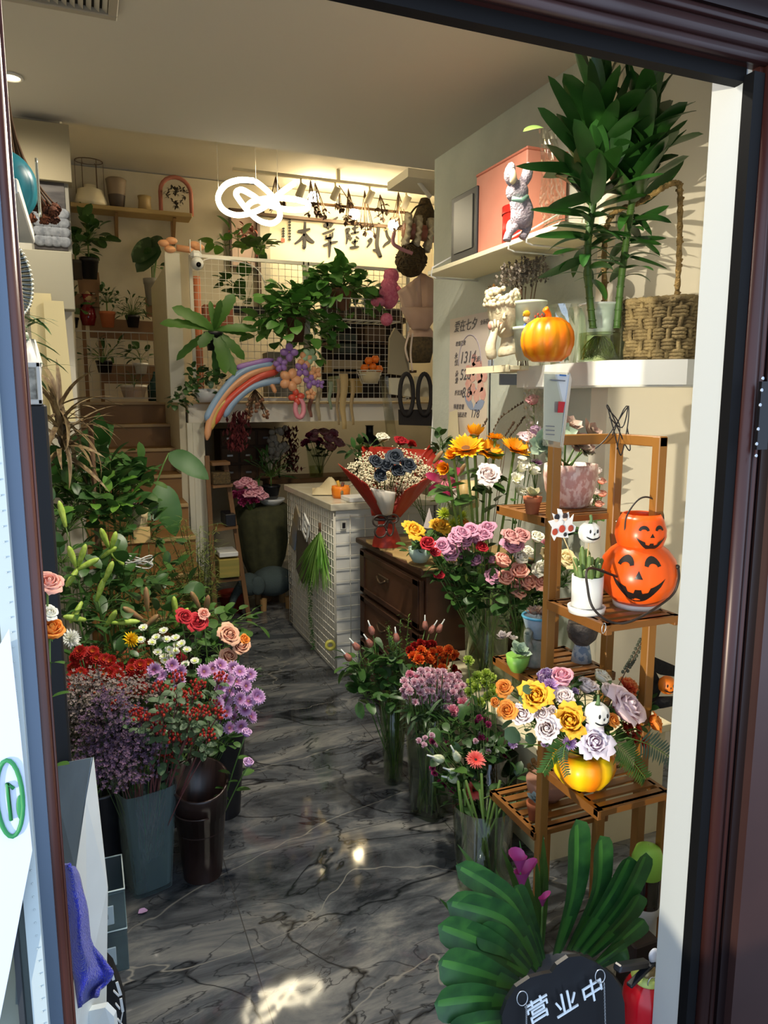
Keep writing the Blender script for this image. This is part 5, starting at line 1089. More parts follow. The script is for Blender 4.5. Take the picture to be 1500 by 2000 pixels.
hpts=spl([aY(1182,600,2.22),aY(1180,500,2.22),aY(1186,440,2.22),aY(1205,412,2.2),aY(1250,395,2.17),aY(1300,364,2.05),aY(1322,358,2.03),aY(1328,375,2.03),aY(1327,480,2.05),aY(1322,585,2.06)],12)
mb=MB();mb.tube(hpts,[.0095+.0018*math.sin(i*2.2) for i in range(len(hpts))],8)
for i in range(1,len(hpts)-1,1):mb.tube([hpts[i]+Vector((rnd(-.011,.011),rnd(-.011,.011),-.004)),hpts[i]+Vector((rnd(-.011,.011),rnd(-.011,.011),.004))],.0035,4)
mb.build('handle',mat('rope straw','#a58750',.85,c2='#7d6538',nscale=40,bump=.7,bscale=150),t)
# ---- wall poster with prices
PX=XW-.004
def wp(x,y,X=PX): return aX(x,y,X)
t=thing('price_poster','pale pastel price poster with a pink flower print taped to the right wall','poster',wp(880,860));yA,yB=wp(878,700).y,wp(953,700).y;zT,zB=1.99,1.33
zT=(wp(878,625).z+wp(953,607).z)/2;zB=wp(878,872).z-.02
MB().box((PX+.001,(yA+yB)/2,(zT+zB)/2),(.002,yA-yB,zT-zB)).build('sheet',mat('poster paper','#cbbfb8',.6,c2='#d9cbb4',nscale=1.5),t)
m_ink=mat('poster ink','#5a565a',.6);Mw= lambda x,y:Matrix(((0,0,-1,PX-.002),(-1,0,0,wp(x,y).y),(0,1,0,wp(x,y).z),(0,0,0,1)))
def wt(s,x,y,size,m=m_ink,sh=.25):text('print',s,Mw(x,y),size,m,t,.0004,sh)
wt('爱在七夕',887,648,.062);wt('1314',898,710,.085);wt('520',898,742,.08);wt('8.8',902,776,.075);wt('178',919,815,.06);wt('玫瑰花束',890,676,.028);wt('永\n恒',888,700,.036);wt('朵\n爱',889,735,.036);wt('折优惠',888,771,.03);wt('特惠套餐',886,798,.03);wt('元起',926,706,.03);wt('全场花束',938,634,.026);wt('元起送花',892,813,.028)
mp_=mat('poster rose','#cf968c',.7,c2='#dbb0a0',nscale=12);mb=MB()
for i in range(13):a=i*2.4;r=.012*i**.75;q=wp(928,742);mb.leaf(aim((PX-.0015,q.y+r*math.cos(a),q.z+r*math.sin(a)),(0,math.cos(a+.6),math.sin(a+.6)),0,up=(-1,0,0)),.07,.06,bend=0,fold=0,n=4,tip=.5)
mb.build('rose_print',mp_,t);mb=MB();q=wp(925,800);mb.leaf(aim((PX-.0012,q.y,q.z),(0,.7,.5),0,up=(-1,0,0)),.12,.045,bend=0,fold=0,n=5);mb.leaf(aim((PX-.0012,q.y,q.z),(0,-.8,.3),0,up=(-1,0,0)),.12,.05,bend=0,fold=0,n=5);mb.leaf(aim((PX-.0012,q.y-.03,q.z+.03),(0,.2,1),0,up=(-1,0,0)),.09,.04,bend=0,fold=0,n=5);mb.build('bird_print',mat('poster blue','#8f9cb5',.7),t)
mb=MB();q=wp(917,712);mb.tube([(PX-.001,q.y+.12*math.cos(a),q.z+.15*math.sin(a)) for a in [PI*i/16 for i in range(17)]],.003,4);mb.build('arch_print',mat('poster mauve','#a9a0aa',.7),t)
t=thing('paper_note','curled receipt like paper note pinned below the price poster','note',wp(880,870));slab(MB(),[wp(878,805,PX-.02),wp(893,800,PX-.02),wp(897,865,PX-.05),wp(872,878,PX-.06)],.001).build('sheet',mat('note paper','#c9bd9c',.7),t)
single('wall_cable','thin dark cable running down beside the price poster','cable',MB().tube([wp(957,715),wp(956,780),wp(955,870)],.004,5),m_blk)
single('wall_hook','small grey hook on the wall beside the price poster','hook',MB().box(tuple(wp(960,710)),(.03,.025,.035),bev=.004),mat('grey bracket'))
# ================================================================== BAMBOO STAND AND WHAT STANDS ON IT
random.seed(31)
m_bam=mat('bamboo brown','#9a6a30',.4,c2='#855823',nscale=5,stretch=(1,1,.15));m_bamd=mat('bamboo dark','#8a5a28',.4,c2='#724619',nscale=6,stretch=(.15,1,1))
T1,T2,T3=1.248,1.035,.595;T2b=aX(978,1285,1.10).z;T3b=aX(975,1552,1.10).z
PL=(1.105,1.555);PM=(aY(1206,845,1.555).x,1.555);PR=(aX(1290,850,PM[0]).x,aX(1290,850,PM[0]).y)
S=thing('plant_stand','tall zigzag bamboo plant stand with slatted shelves at the right','plant stand',(1.2,1.5,0));zt_=1.46
def post(p,z0,z1,w=.026):mb=MB();mb.box((p[0],p[1],(z0+z1)/2),(w,w,z1-z0),bev=.002);mb.build('post',m_bam,S)
post(PL,0,zt_);post(PM,0,zt_);post(PR,0,zt_)
mb=MB();mb.box(((PL[0]+PM[0])/2,PL[1],zt_-.012),(PM[0]-PL[0]+.026,.024,.026),bev=.002);mb.build('top_rail',m_bam,S)
mb=MB();mb.box((PM[0],(PM[1]+PR[1])/2,zt_-.012),(.024,PM[1]-PR[1]+.026,.026),bev=.002);mb.build('top_rail',m_bam,S)
post((PM[0],1.80),0,T1,.02);
post((PM[0]-.012,1.30),0,T3-.02,.022)
def tray(x0,x1,y0,y1,z,along='x'):
 mb=MB();th=.016
 for y in (y0+.008,y1-.008):mb.box(((x0+x1)/2,y,z-th/2),(x1-x0,.018,th),bev=.001)
 for x in (x0+.009,x1-.009):mb.box((x,(y0+y1)/2,z-th/2-.004),(.018,y1-y0,th+.008),bev=.001)
 tr=mb.build('shelf_frame',m_bamd,S);n=6
 for i in range(n):
  y=y0+(y1-y0)*(i+.5)/n;mb=MB();mb.box(((x0+x1)/2,y,z-.003),(x1-x0-.02,(y1-y0)/n*.62,.006));mb.build('slat',m_bamd,tr)
tray(1.085,1.34,1.56,1.80,T1);tray(1.085,1.34,1.56,1.80,T2b);tray(1.085,1.34,1.56,1.80,T3b);tray(1.083,1.305,1.30,1.535,T2);tray(1.06,1.285,1.27,1.50,T3)
for (x,y,z) in ((PL[0],PL[1]-.014,T1-.012),(PL[0],PL[1]-.014,T2-.01),(PM[0],PM[1]-.014,T1-.02),(PL[0],PL[1]-.014,T3b-.01),(PL[0],PL[1]-.014,T3b-.20),(PM[0],PM[1]-.014,1.1)):
 mb=MB();mb.lathe([(.001,.002),(.003,.001),(.0035,0)],n=8,M=aimz((x,y,z),(0,-1,0)));mb.build('screw',mat('screw steel','#b9b2a4',.3,metal=.8),S)
# butterfly wire on the corner of the stand
t=thing('wire_butterfly','black bent wire butterfly ornament perched on the corner of the bamboo stand','ornament',(PM[0],PM[1],zt_));Yb=1.52
for P_ in ([(1205,878),(1210,830),(1187,798),(1190,797),(1222,870),(1231,876),(1225,835)],[(1163,876),(1185,855),(1222,800),(1228,797),(1226,830),(1216,882),(1210,885),(1200,845),(1188,800)],[(1190,815),(1215,835),(1226,797),(1218,800),(1196,850)]):
 MB().tube(spl([aY(x,y,Yb) for x,y in P_],5),.0016,6).build('wire',m_blk,t)
# payment sign sheet in an acrylic sleeve on the left post (code left out)
t=thing('payment_sign','white payment sign sheet in a clear sleeve on top of the left stand post','sign',(PL[0],PL[1],zt_));pts=[aY(x,y,1.51) for x,y in ((1062,726),(1113,728),(1098,876),(1060,870))]
slab(MB(),[aY(1063,730,1.515),aY(1112,732,1.505),aY(1094,864,1.515),aY(1062,858,1.52)],.002).build('sheet',mat('bluish paper','#d6dadf',.5),t);slab(MB(),pts,.0008).build('sleeve',m_cel,t)
slab(MB(),[aY(1113,728,1.503),aY(1117,740,1.53),aY(1100,874,1.53),aY(1095,872,1.51)],.001).build('folded_edge',mat('bluish paper'),t)
slab(MB(),[aY(1091,784,1.502),aY(1104,785,1.499),aY(1100,806,1.502),aY(1089,806,1.503)],.001).build('red_logo',mat('logo red','#c01f2c',.5),t)
slab(MB(),[aY(1093,731,1.502),aY(1106,732,1.50),aY(1106,735,1.50),aY(1093,734,1.502)],.001).build('blue_tab',mat('tab blue','#2f6fb5',.5),t)
mb=MB()
for y in (832,840,848):mb.beam(aY(1066,y,1.510),aY(1083,y+1,1.509),.0012,.0025)
mb.beam(aY(1076,742,1.507),aY(1104,744,1.500),.0012,.003);mb.build('print_lines',mat('print grey','#70737a',.6),t)
# --- shelf 1: pink pot with succulents, little terracotta pot
m_pinkpot=mat('pink glaze swirl','#c99a8e',.35,c2='#e6cdc2',nscale=75,nlo=.45,nhi=.55,stretch=(1,1,.6),bump=.4,bscale=40)
PX_,PY_=aY(1112,990,1.70).x,1.70
t=thing('potted_succulent','large pink swirl glazed pot of pale pink succulents on the highest stand shelf','potted plant',(PX_,PY_,T1));mb=MB();mb.lathe([(.001,0),(.045,0),(.055,.008),(.070,.05),(.076,.09),(.074,.122),(.068,.122),(.066,.105),(.001,.10)],(PX_,PY_,T1),32);mb.build('pot',m_pinkpot,t)
MB().lathe([(.067,.108),(.001,.112)],(PX_,PY_,T1),20).build('soil',m_soil,t)
m_suc=mat('succulent pink','#b98d7f',.5,c2='#8d8a72',nscale=18);m_sucg=mat('succulent jade','#8fa58a',.5,c2='#a9b99e',nscale=20);m_sucd=mat('succulent dark','#55603f',.5,c2='#6d5347',nscale=20)
for i,(px,py,r,d) in enumerate(((1085,855,.045,(-.3,-.5,.8)),(1125,868,.036,(0,-.6,.8)),(1150,852,.042,(.5,-.2,.8)),(1062,870,.038,(-.7,-.3,.6)),(1105,838,.04,(0,0,1)),(1140,880,.028,(.2,-.6,.7)),(1075,890,.026,(-.2,-.7,.6)))):
 p=aY(px,py,1.70+.03*(i%3-1));mb=MB();echev(mb,p,r*1.45,22,0,(d[0],d[1]-.6,d[2]));e_=mb.build('rosette',m_suc if i%3 else m_sucg,t)
 MB().tube([p,(PX_+rnd(-.03,.03),PY_,T1+.105)],.003,5).build('rosette_stem',m_stem,e_)
def tpot(px,py,Y,z,r,h,label,fol=None,fm=None,mpot=m_terra,group=None,rr=.03,up=.0,n=16,d=(0,-.2,1)):
 p=aY(px,py,Y);t=thing('potted_succulent',label,'potted plant',(p.x,Y,z),group);mb=MB();pot(mb,(p.x,Y,z),r,h,.68,.004,n=20,lip=.32);mb.build('pot',mpot,t)
 mb=MB();echev(mb,(p.x,Y,z+h+up),rr,n,0,d);mb.build('foliage',fm or m_sucg,t); return t
tpot(1040,985,1.63,T1,.024,.046,'small terracotta pot with an upright green succulent on the highest stand shelf',fm=mat('succulent sage','#9aa070',.5,c2='#b3a27c',nscale=15),rr=.042,up=.0,n=13)
# --- shelf 2: white cylinder pot with cactus, picks, stacked pumpkin pail
cw=aZ(1147,1175,T2);cx_,cy_=1.145,1.41;cx_=aY(1147,1150,1.41).x
t=thing('potted_cactus','clustered green finger cactus in a white cylinder pot with saucer','potted plant',(cx_,cy_,T2));mb=MB();mb.lathe([(.001,.006),(.037,.006),(.038,.092),(.034,.092),(.033,.08),(.001,.08)],(cx_,cy_,T2),32);mb.build('pot',mat('white ceramic','#e2e2df',.25),t)
MB().lathe([(.001,0),(.043,0),(.046,.016),(.042,.016),(.040,.006),(.001,.005)],(cx_,cy_,T2),32).build('saucer',mat('white ceramic'),t)
mb=MB();tp=MB()
for i in range(30):
 a=i*2.4;r=.029*math.sqrt(i/30);h=rnd(.022,.05)+(.03 if i<8 else 0);b_=Vector((cx_+r*math.cos(a),cy_+r*math.sin(a),T2+.08));q=b_+Vector((rnd(-.008,.008)+r*.5*math.cos(a),r*.4*math.sin(a),h));mb.tube([b_,b_.lerp(q,.4),q,q+(q-b_)*.08],[.0055,.0065,.0055,.002],7);tp.ball(q+(q-b_)*.06,.0025,5,4)
mb.build('cactus',mat('cactus green','#51692f',.6,c2='#6d8546',nscale=40),t);tp.build('cactus_tips',mat('cactus tip','#e5dcae',.6),t)
# skull pumpkin pick
def face_bits(t,P,sc,nrm,mname=m_blk,mouth=True):
 pass
def sph(c,r,az,el,k=1.0):
 return Vector((c.x+r*k*math.sin(az)*math.cos(el),c.y-r*k*math.cos(az)*math.cos(el),c.z+r*k*math.sin(el)))
def jack(t,c,r,az0,mb_face,white=False,s=1.0,sz=1.0,squash=.86):
 """painted face of a small toy pumpkin"""
 def q(a,e,k=1.015):p=sph(c,r,az0+a,e,k);p.z=c.z+(p.z-c.z)*squash; return p
 for a in (-.42,.30):mb=MB();mb.ball(q(a,.28),r*.13,8,6,sc=(.8,.5,1.4));mb.build('painted_eye',m_blk,t)
 mb=MB();mb.ball(q(-.06,.02),r*.09,7,5,sc=(.8,.5,1.3));mb.build('painted_nose',m_blk,t)
 P=[q(a,-.30-.28*(1-(a/.75)**2)) for a in [-.75+i*.15 for i in range(11)]];mb=MB();mb.tube(P,[r*.03]+[r*(.05+.05*math.sin(i/10*PI)) for i in range(1,10)]+[r*.03],6);mb.build('painted_mouth',m_blk,t)
c=aY(1151,1040,1.39);t=thing('pumpkin_pick','white skull faced toy pumpkin on a stick in the white cactus pot','ornament',(c.x,1.39,c.z-.02));mb=MB();r=.0265
mb.lathe([(x*r,(z-.5)*r*1.75) for x,z in ((.02,.08),(.5,0),(.9,.22),(1,.5),(.9,.8),(.5,1),(.02,.93))],(c.x,c.y,c.z),36,lobes=8,lobe_d=.09);mb.build('head',mat('chalk white','#e4e2dc',.5),t);jack(t,c,r,-.15, None)
MB().tube(spl([(c.x+.002,c.y,c.z+.02),(c.x+.004,c.y,c.z+.032),(c.x+.001,c.y,c.z+.042)],3),[.006,.005,.004,.004,.004,.004,.003],6).build('stem',mat('pick green','#5d7a4a',.6),t)
MB().tube([(c.x,c.y,c.z-.02),(cx_-.006,cy_,T2+.07)],.0013,5).build('stick',mat('bamboo stick','#d3b682',.6),t)
# printed card pick (plain generic figures)
c=aY(1098,1024,1.39);t=thing('card_pick','flat die cut card pick printed in red, black and white beside the skull pumpkin','ornament',(c.x,1.39,c.z));ol_=[(1070,1018),(1082,1015),(1078,1002),(1090,1008),(1088,993),(1096,995),(1100,1006),(1110,1000),(1112,1014),(1120,1004),(1117,1022),(1124,1028),(1122,1038),(1108,1042),(1110,1050),(1098,1050),(1086,1048),(1082,1056),(1076,1044),(1078,1030)]
slab(MB(),[aY(x,y,1.39) for x,y in ol_],.0015).build('card',mat('card white','#ece8e4',.5),t)
for (x,y,r,cl) in ((1088,1010,.0075,'#24222a'),(1104,1008,.0075,'#3a2c2c'),(1087,1015,.0055,'#f0cdb4'),(1104,1013,.0055,'#f0cdb4'),(1084,1039,.008,'#b4452e'),(1098,1033,.009,'#c0402c'),(1115,1032,.008,'#a8432f'),(1097,1021,.006,'#e9e5e0'),(1104,1044,.005,'#2b2a30')):
 mb=MB();mb.ball(aY(x,y,1.386),r,12,6,sc=(1,.1,1));mb.build('printed_shape',mat('print '+cl,cl,.5),t)
MB().tube([aY(1100,1048,1.395),(cx_-.012,cy_,T2+.07)],.0013,5).build('stick',mat('bamboo stick'),t)
# stacked jack o lantern pail
bx_,by_=aY(1243,1190,1.40).x,1.41;q0=aY(1243,1190,1.41);bx_=q0.x;zb_=T2
R1=.0955;t=thing('pumpkin_pail','orange plastic pail of two stacked smiling pumpkins with a black strap handle','halloween pail',(bx_,by_,zb_));m_or=mat('pail orange','#ee5512',.32,c2='#f4661c',nscale=3);m_pnt=mat('painted black','#1a1210',.4)
MB().lathe([(.001,0),(.058,0),(.060,.012),(.001,.012)],(bx_,by_,zb_),28).build('foot',mat('white ceramic'),t)
H1=.163;mb=MB();P1=[(.02,.004),(.055,.010),(.080,.035),(.0945,.070),(.0955,.092),(.088,.122),(.070,.145),(.052,.158)]
mb.lathe(P1,(bx_,by_,zb_),90,lobes=9,lobe_d=.022);mb.build('lower_pumpkin',m_or,t)
z2_=zb_+.148;P2=[(.046,.0),(.056,.012),(.062,.032),(.0615,.05),(.054,.073),(.045,.088),(.042,.086),(.05,.07),(.055,.045),(.04,.008),(.001,.006)]
mb=MB();mb.lathe(P2,(bx_,by_,z2_),90,lobes=9,lobe_d=.02);mb.build('upper_pumpkin',m_or,t)
def profr(P,z):
 for (r0,a),(r1,b) in zip(P,P[1:]):
  if a<=z<=b: return r0+(r1-r0)*(z-a)/(b-a)
 return P[-1][0]
def onp(P,zb,a,z,k=.0012):r=profr(P,z)+k; return Vector((bx_+r*math.sin(a),by_-r*math.cos(a),zb+z))
def patch(P,zb,az,pts,name,m=m_pnt,k=.0012):
 cx=sum(p[0] for p in pts)/len(pts);cz=sum(p[1] for p in pts)/len(pts);mb=MB();n=len(pts);rings=3;vs=[onp(P,zb,az+cx,cz,k+.0008)]
 for j in range(1,rings+1):vs+=[onp(P,zb,az+cx+(x-cx)*j/rings,cz+(z-cz)*j/rings,k if j<rings else k*.4) for x,z in pts]
 fs=[(0,1+i,1+(i+1)%n) for i in range(n)]+[(1+(j-1)*n+i,1+j*n+i,1+j*n+(i+1)%n,1+(j-1)*n+(i+1)%n) for j in range(1,rings) for i in range(n)]
 mb.add(vs,fs);mb.build(name,m,t)
def face(P,zb,az,s,zc,hs):
 for sx in (-1,1):
  A=[(sx*.38*s+.24*s*math.cos(a),zc+.010*hs+.016*hs*math.sin(a)) for a in [PI*i/8 for i in range(9)]]+[(sx*.38*s+.13*s*math.cos(a),zc+.008*hs+.006*hs*math.sin(a)) for a in [PI*(8-i)/8 for i in range(9)]]
  n=9;mb=MB();vs=[onp(P,zb,az+x,z) for x,z in A];mb.add(vs,[(i,i+1,16-i,17-i) for i in range(8)]);mb.build('eye',m_pnt,t)
 patch(P,zb,az,[(-.11*s,zc-.014*hs),(.11*s,zc-.014*hs),(0,zc+.001*hs)],'nose')
 M=[(-.72*s,zc-.012*hs),(-.55*s,zc-.033*hs),(-.3*s,zc-.05*hs),(0,zc-.056*hs),(.3*s,zc-.05*hs),(.55*s,zc-.033*hs),(.72*s,zc-.012*hs)];U_=[(.66*s,zc-.020*hs),(.42*s,zc-.033*hs),(.30*s,zc-.028*hs),(.30*s,zc-.038*hs),(.12*s,zc-.038*hs),(.12*s,zc-.030*hs),(-.12*s,zc-.030*hs),(-.12*s,zc-.038*hs),(-.30*s,zc-.038*hs),(-.30*s,zc-.028*hs),(-.42*s,zc-.031*hs)]
 up_= lambda x:(zc-.012*hs-.022*hs*(1-(x/(.72*s))**2))-(.008*hs if (.10*s<abs(x)<.30*s) else 0)
 lo_= lambda x:(zc-.012*hs-.046*hs*(1-abs(x/(.72*s))**2.2))
 xs=[-.72*s+1.44*s*i/36 for i in range(37)];vs=[onp(P,zb,az+x,up_(x)) for x in xs]+[onp(P,zb,az+x,(up_(x)+lo_(x))/2) for x in xs]+[onp(P,zb,az+x,lo_(x)) for x in xs]
 mb=MB();mb.add(vs,[(r*37+i,r*37+i+1,(r+1)*37+i+1,(r+1)*37+i) for r in range(2) for i in range(36)]);mb.build('mouth',m_pnt,t)
face(P1,zb_,-.72,.95,.108,1.35);face(P2,z2_,.35-.72+.45-.35,.88,.047,.72)
m_str=mat('strap','#2a2320',.5)
hp1=[Vector((bx_-.058,by_-.01,z2_+.04)),Vector((bx_-.055,by_-.01,z2_+.085)),Vector((bx_-.02,by_-.01,z2_+.125)),Vector((bx_+.02,by_-.01,z2_+.125)),Vector((bx_+.056,by_-.01,z2_+.09)),Vector((bx_+.062,by_-.01,z2_+.045))]
MB().tube(spl(hp1,6),.0022,6).build('upper_handle',m_str,t)
hp2=[onp(P1,zb_,.55,.11,.004),onp(P1,zb_,.42,.08,.006),onp(P1,zb_,.2,.04,.010),aZ(1240,1215,T2+.002)+Vector((0,0,.006)),aZ(1196,1219,T2)+Vector((0,0,.004)),aY(1160,1190,1.30),aY(1148,1150,1.32),aY(1150,1110,1.36),onp(P1,zb_,-1.25,.09,.003)]
MB().tube(spl(hp2,6),.0032,6).build('lower_handle',m_str,t)
mb=MB();mb.ball(onp(P1,zb_,.55,.112,.002),.006,8,6);mb.build('handle_knob',m_str,t)
t=thing('key_ring','small steel ring hooked on the shelf corner under the pumpkin pail','ring',aZ(1177,1222,T2));q=aZ(1177,1226,T2);MB().tube([q+Vector((.002*math.cos(a),-.004+.006*math.sin(a),.012*math.cos(a))) for a in [i*PI/8 for i in range(16)]],.0011,5,closed=True).build('ring',mat('steel'),t)
# --- shelf 2b: blue rimmed planter, green cup, plaid pot
c=aY(1058,1245,1.66);X0,Y0=c.x,1.68;z=T2b
t=thing('goose_planter','weathered stone goose planter with a blue rimmed bowl on its back','planter',(X0,Y0,z));mb=MB();mb.tube(spl([(X0,Y0,z+.01),(X0-.005,Y0,z+.05),(X0,Y0,z+.08)],4),[.035,.04,.042,.04,.036,.03,.026,.024,.022],14)
mb.tube(spl([(X0-.025,Y0-.01,z+.05),(X0-.040,Y0-.01,z+.085),(X0-.038,Y0-.01,z+.11),(X0-.05,Y0-.015,z+.112)],4),[.016,.013,.011,.010,.010,.011,.012,.013,.013,.012,.008,.005,.003],8);mb.build('body',mat('mossy stone','#9b968c',.9,c2='#6f776a',nscale=30),t)
mb=MB();mb.lathe([(.015,.085),(.035,.115),(.045,.15),(.041,.15),(.032,.12),(.001,.11)],(X0,Y0,z),22);mb.build('bowl',mat('grey blue glaze','#8b9aa6',.5),t);mb=MB();mb.tube([(X0+.044*math.cos(a),Y0+.044*math.sin(a),z+.151) for a in [i*PI/12 for i in range(24)]],.004,6,closed=True);mb.build('rim',mat('rim blue','#4f9fc0',.4),t)
mb=MB();mb.ball((X0+.012,Y0-.035,z+.06),.02,10,7,sc=(.7,.4,1.2));mb.build('wing_patch',mat('wing green','#6f9a45',.7),t)
mb=MB()
for dx,dy in ((-.015,0),(.018,-.005),(0,.015),(.004,-.02)):echev(mb,(X0+dx,Y0+dy,z+.155),.036,15)
mb.build('succulents',m_suc,t)
c=aY(1008,1270,1.68);t=thing('potted_succulent','small bright green cup of pale rosette succulents at the left end of the middle shelf','potted plant',(c.x,1.67,z));mb=MB();mb.lathe([(.001,0),(.018,.0),(.03,.022),(.034,.048),(.03,.048),(.001,.038)],(c.x,1.67,z),20,lobes=6,lobe_d=.08);mb.build('pot',mat('cup green','#7cb048',.45),t);mb=MB();echev(mb,(c.x,1.665,z+.055),.042,20,0,(0,-.5,.9));mb.build('foliage',m_sucg,t)
mb=MB();echev(mb,(c.x-.012,1.73,z+.078),.034,12,0,(-.3,0,1));echev(mb,(c.x+.02,1.73,z+.07),.026,12,0,(.3,0,1));mb.build('foliage',mat('succulent mauve','#8c7c80',.5,c2='#a7a598',nscale=15),t)
c=aY(1140,1280,1.66);t=thing('potted_succulent','stone faced pot with a blue plaid base holding a fat grey green succulent','potted plant',(c.x,1.67,z));mb=MB();mb.lathe([(.001,0),(.030,0),(.026,.03),(.021,.05),(.02,.052)],(c.x,1.67,z),22);mb.build('base',mat('plaid','#b6c3cf',.7,c2='#7f97b4',nscale=50,nlo=.48,nhi=.52),t)
mb=MB();mb.lathe([(.02,.05),(.04,.07),(.046,.095),(.042,.118),(.036,.118),(.001,.11)],(c.x,1.67,z),20,lobes=7,lobe_d=.05);mb.build('pot',mat('rough stone','#6e6660',.95,c2='#4f4a46',nscale=40,bump=.8,bscale=80),t);mb=MB();echev(mb,(c.x,1.665,z+.12),.04,14,0,(-.2,-.3,1));mb.build('foliage',m_sucg,t)
# --- bottom shelf: small terracotta pot and bronze succulents
tpot(1043,1600,1.62,T3b,.022,.052,'small terracotta pot with a silvery blue succulent beside the left stand leg',fm=mat('succulent silver','#9fb0b2',.5),rr=.032,up=.004)
c=aY(1068,1560,1.70);t=thing('potted_succulent','round clay bowl of dark bronze succulents on the lowest back shelf','potted plant',(c.x,1.70,T3b));mb=MB();mb.lathe([(.001,0),(.035,.0),(.06,.03),(.064,.06),(.058,.06),(.001,.05)],(c.x,1.70,T3b),24);mb.build('pot',mat('pink clay','#a87a66',.8),t);mb=MB()
for i in range(7):echev(mb,(c.x+rnd(-.045,.04),1.68+rnd(-.03,.03),T3b+.075+rnd(0,.05)),.03,12,0,(rnd(-.3,.3),-.5,1))
mb.build('foliage',m_sucd,t)
mb=MB();st=MB()
for (px,py) in ((1040,1495),(1052,1478),(1070,1482),(1085,1492),(1032,1505),(1100,1500),(1060,1500)):
 p=aY(px,py,1.66);echev(mb,p,.028,9,0,(rnd(-.5,.5),-.5,1));st.tube([p,(c.x,1.69,T3b+.06)],.002,4)
t2=thing('potted_succulent','spray of orange tan succulent flowers rising from the clay bowl','potted plant',(c.x,1.69,T3b+.06));mb.build('foliage',mat('tan bloom','#b5834a',.6,c2='#8a6a3c',nscale=20),t2);st.build('stems',m_stem,t2)
# --- witch hat with a small pumpkin, at the wall behind the stand
c=aY(1292,1335,1.42);t=thing('witch_hat','black felt witch hat with a folded brim and a small pumpkin face','hat',(c.x,1.42,c.z-.06));m_felt=mat('black felt','#101012',.9,bump=.3,bscale=120)
mb=MB();mb.tube([aY(1258,1378,1.42),aY(1290,1372,1.40),aY(1325,1368,1.42)],[.012,.016,.012],10);mb.build('brim',m_felt,t)
slab(MB(),[aY(1252,1362,1.42),aY(1262,1320,1.42),aY(1275,1300,1.42),aY(1295,1340,1.43),aY(1282,1372,1.43)],.012).build('cone_fold',m_felt,t);slab(MB(),[aY(1262,1300,1.44),aY(1280,1284,1.44),aY(1322,1302,1.44),aY(1322,1322,1.44),aY(1290,1318,1.44)],.015).build('cone',m_felt,t)
c=aY(1303,1338,1.395);mb=MB();r=.0235;mb.lathe([(x*r,(z-.5)*r*1.8) for x,z in ((.02,.08),(.5,0),(.9,.22),(1,.5),(.9,.8),(.5,1),(.02,.93))],c,30,lobes=8,lobe_d=.08);mb.build('pumpkin',mat('toy orange','#e0761a',.5),t);jack(t,c,r,-.3, None)
# --- flower arrangement in a pumpkin bowl
cx_,cy_=aY(1147,1500,1.37).x,1.385;t=thing('pumpkin_bowl','yellow and orange pumpkin shaped bowl packed with flowers on the front lower shelf','pumpkin bowl',(cx_,cy_,T3));mb=MB();Rb=.079
mb.lathe([(.001,.0),(.03,.0),(.055,.010),(.073,.035),(Rb,.055),(.076,.078),(.060,.09),(.05,.088),(.001,.075)],(cx_,cy_,T3),80,lobes=12,lobe_d=.06);mb.build('bowl',pump_mat('pumpkin yellow',1,6,'#f7d312','#f2870e'),t)
BC=Vector((cx_,cy_,T3+.075))
def arr(kk,px,py,Y,s,lb,d=None,leaves=1,grp='flowers of the pumpkin bowl arrangement',ls=.03):
 p=aY(px,py,Y);dd=d or ((p-BC).normalized()+Vector((0,-.55,.15))); return flower(kk,p-Vector(dd).normalized()*s*.6,s,BC,lb,grp,d=dd,leaves=leaves,ls=ls,sr=.0016)
A=[('cvar',1068,1318,1.44,.026,'striped purple and white carnation at the upper left of the pumpkin bowl arrangement'),('mlilac',1073,1335,1.40,.026,'lilac chrysanthemum below the striped carnation'),('pink',1096,1325,1.42,.029,'full pink rose at the top left of the pumpkin bowl arrangement'),('amber',1047,1362,1.36,.026,'amber orange rose at the left of the pumpkin bowl arrangement'),('amber',1112,1410,1.33,.029,'large open amber rose in front of the skull pumpkin'),('blush',1021,1397,1.36,.023,'ruffled white pink rose leftmost in the arrangement'),('blush',1058,1395,1.35,.017,'small blush bud left of the large amber rose'),('blush',1078,1392,1.36,.014,'smallest pale pink bud beside the large amber rose'),('blush',1068,1424,1.33,.024,'round pale pink rose low on the left of the arrangement'),('blush',1101,1362,1.38,.020,'creamy white rose in the middle of the arrangement'),('blush',1146,1341,1.42,.024,'cream pink rose at the top centre of the arrangement'),('cream',1175,1322,1.45,.022,'pointed cream white rose at the top of the arrangement'),('blush',1188,1350,1.40,.022,'pale rose between the cream rose and the big pale pink rose'),('palepink',1222,1382,1.34,.038,'very large pale pink rose on the right of the skull pumpkin'),('cfire',1232,1338,1.41,.028,'orange red carnation at the top right of the arrangement'),('orange',1195,1408,1.32,.016,'small orange rose beside the skull pumpkin cheek'),('orange',1279,1412,1.36,.022,'orange ranunculus like rose at the right edge of the arrangement'),('orange',986,1345,1.42,.017,'upper orange rose at the far left of the arrangement'),('orange',992,1389,1.38,.018,'lower orange rose at the far left of the arrangement'),('orange',968,1372,1.42,.012,'small orange bud at the far left of the arrangement'),('mlilac',1113,1450,1.31,.020,'lilac daisy chrysanthemum at the bottom left of the arrangement'),('cvar',1001,1452,1.38,.013,'small purple carnation on a stalk at the lower left'),('cvar',1066,1450,1.35,.012,'small purple carnation just above the pumpkin bowl'),('cvar',1124,1348,1.4,.010,'tiny purple bud between the white roses'),('lisi',1160,1450,1.29,.026,'large pale lilac edged lisianthus at the front of the arrangement')]
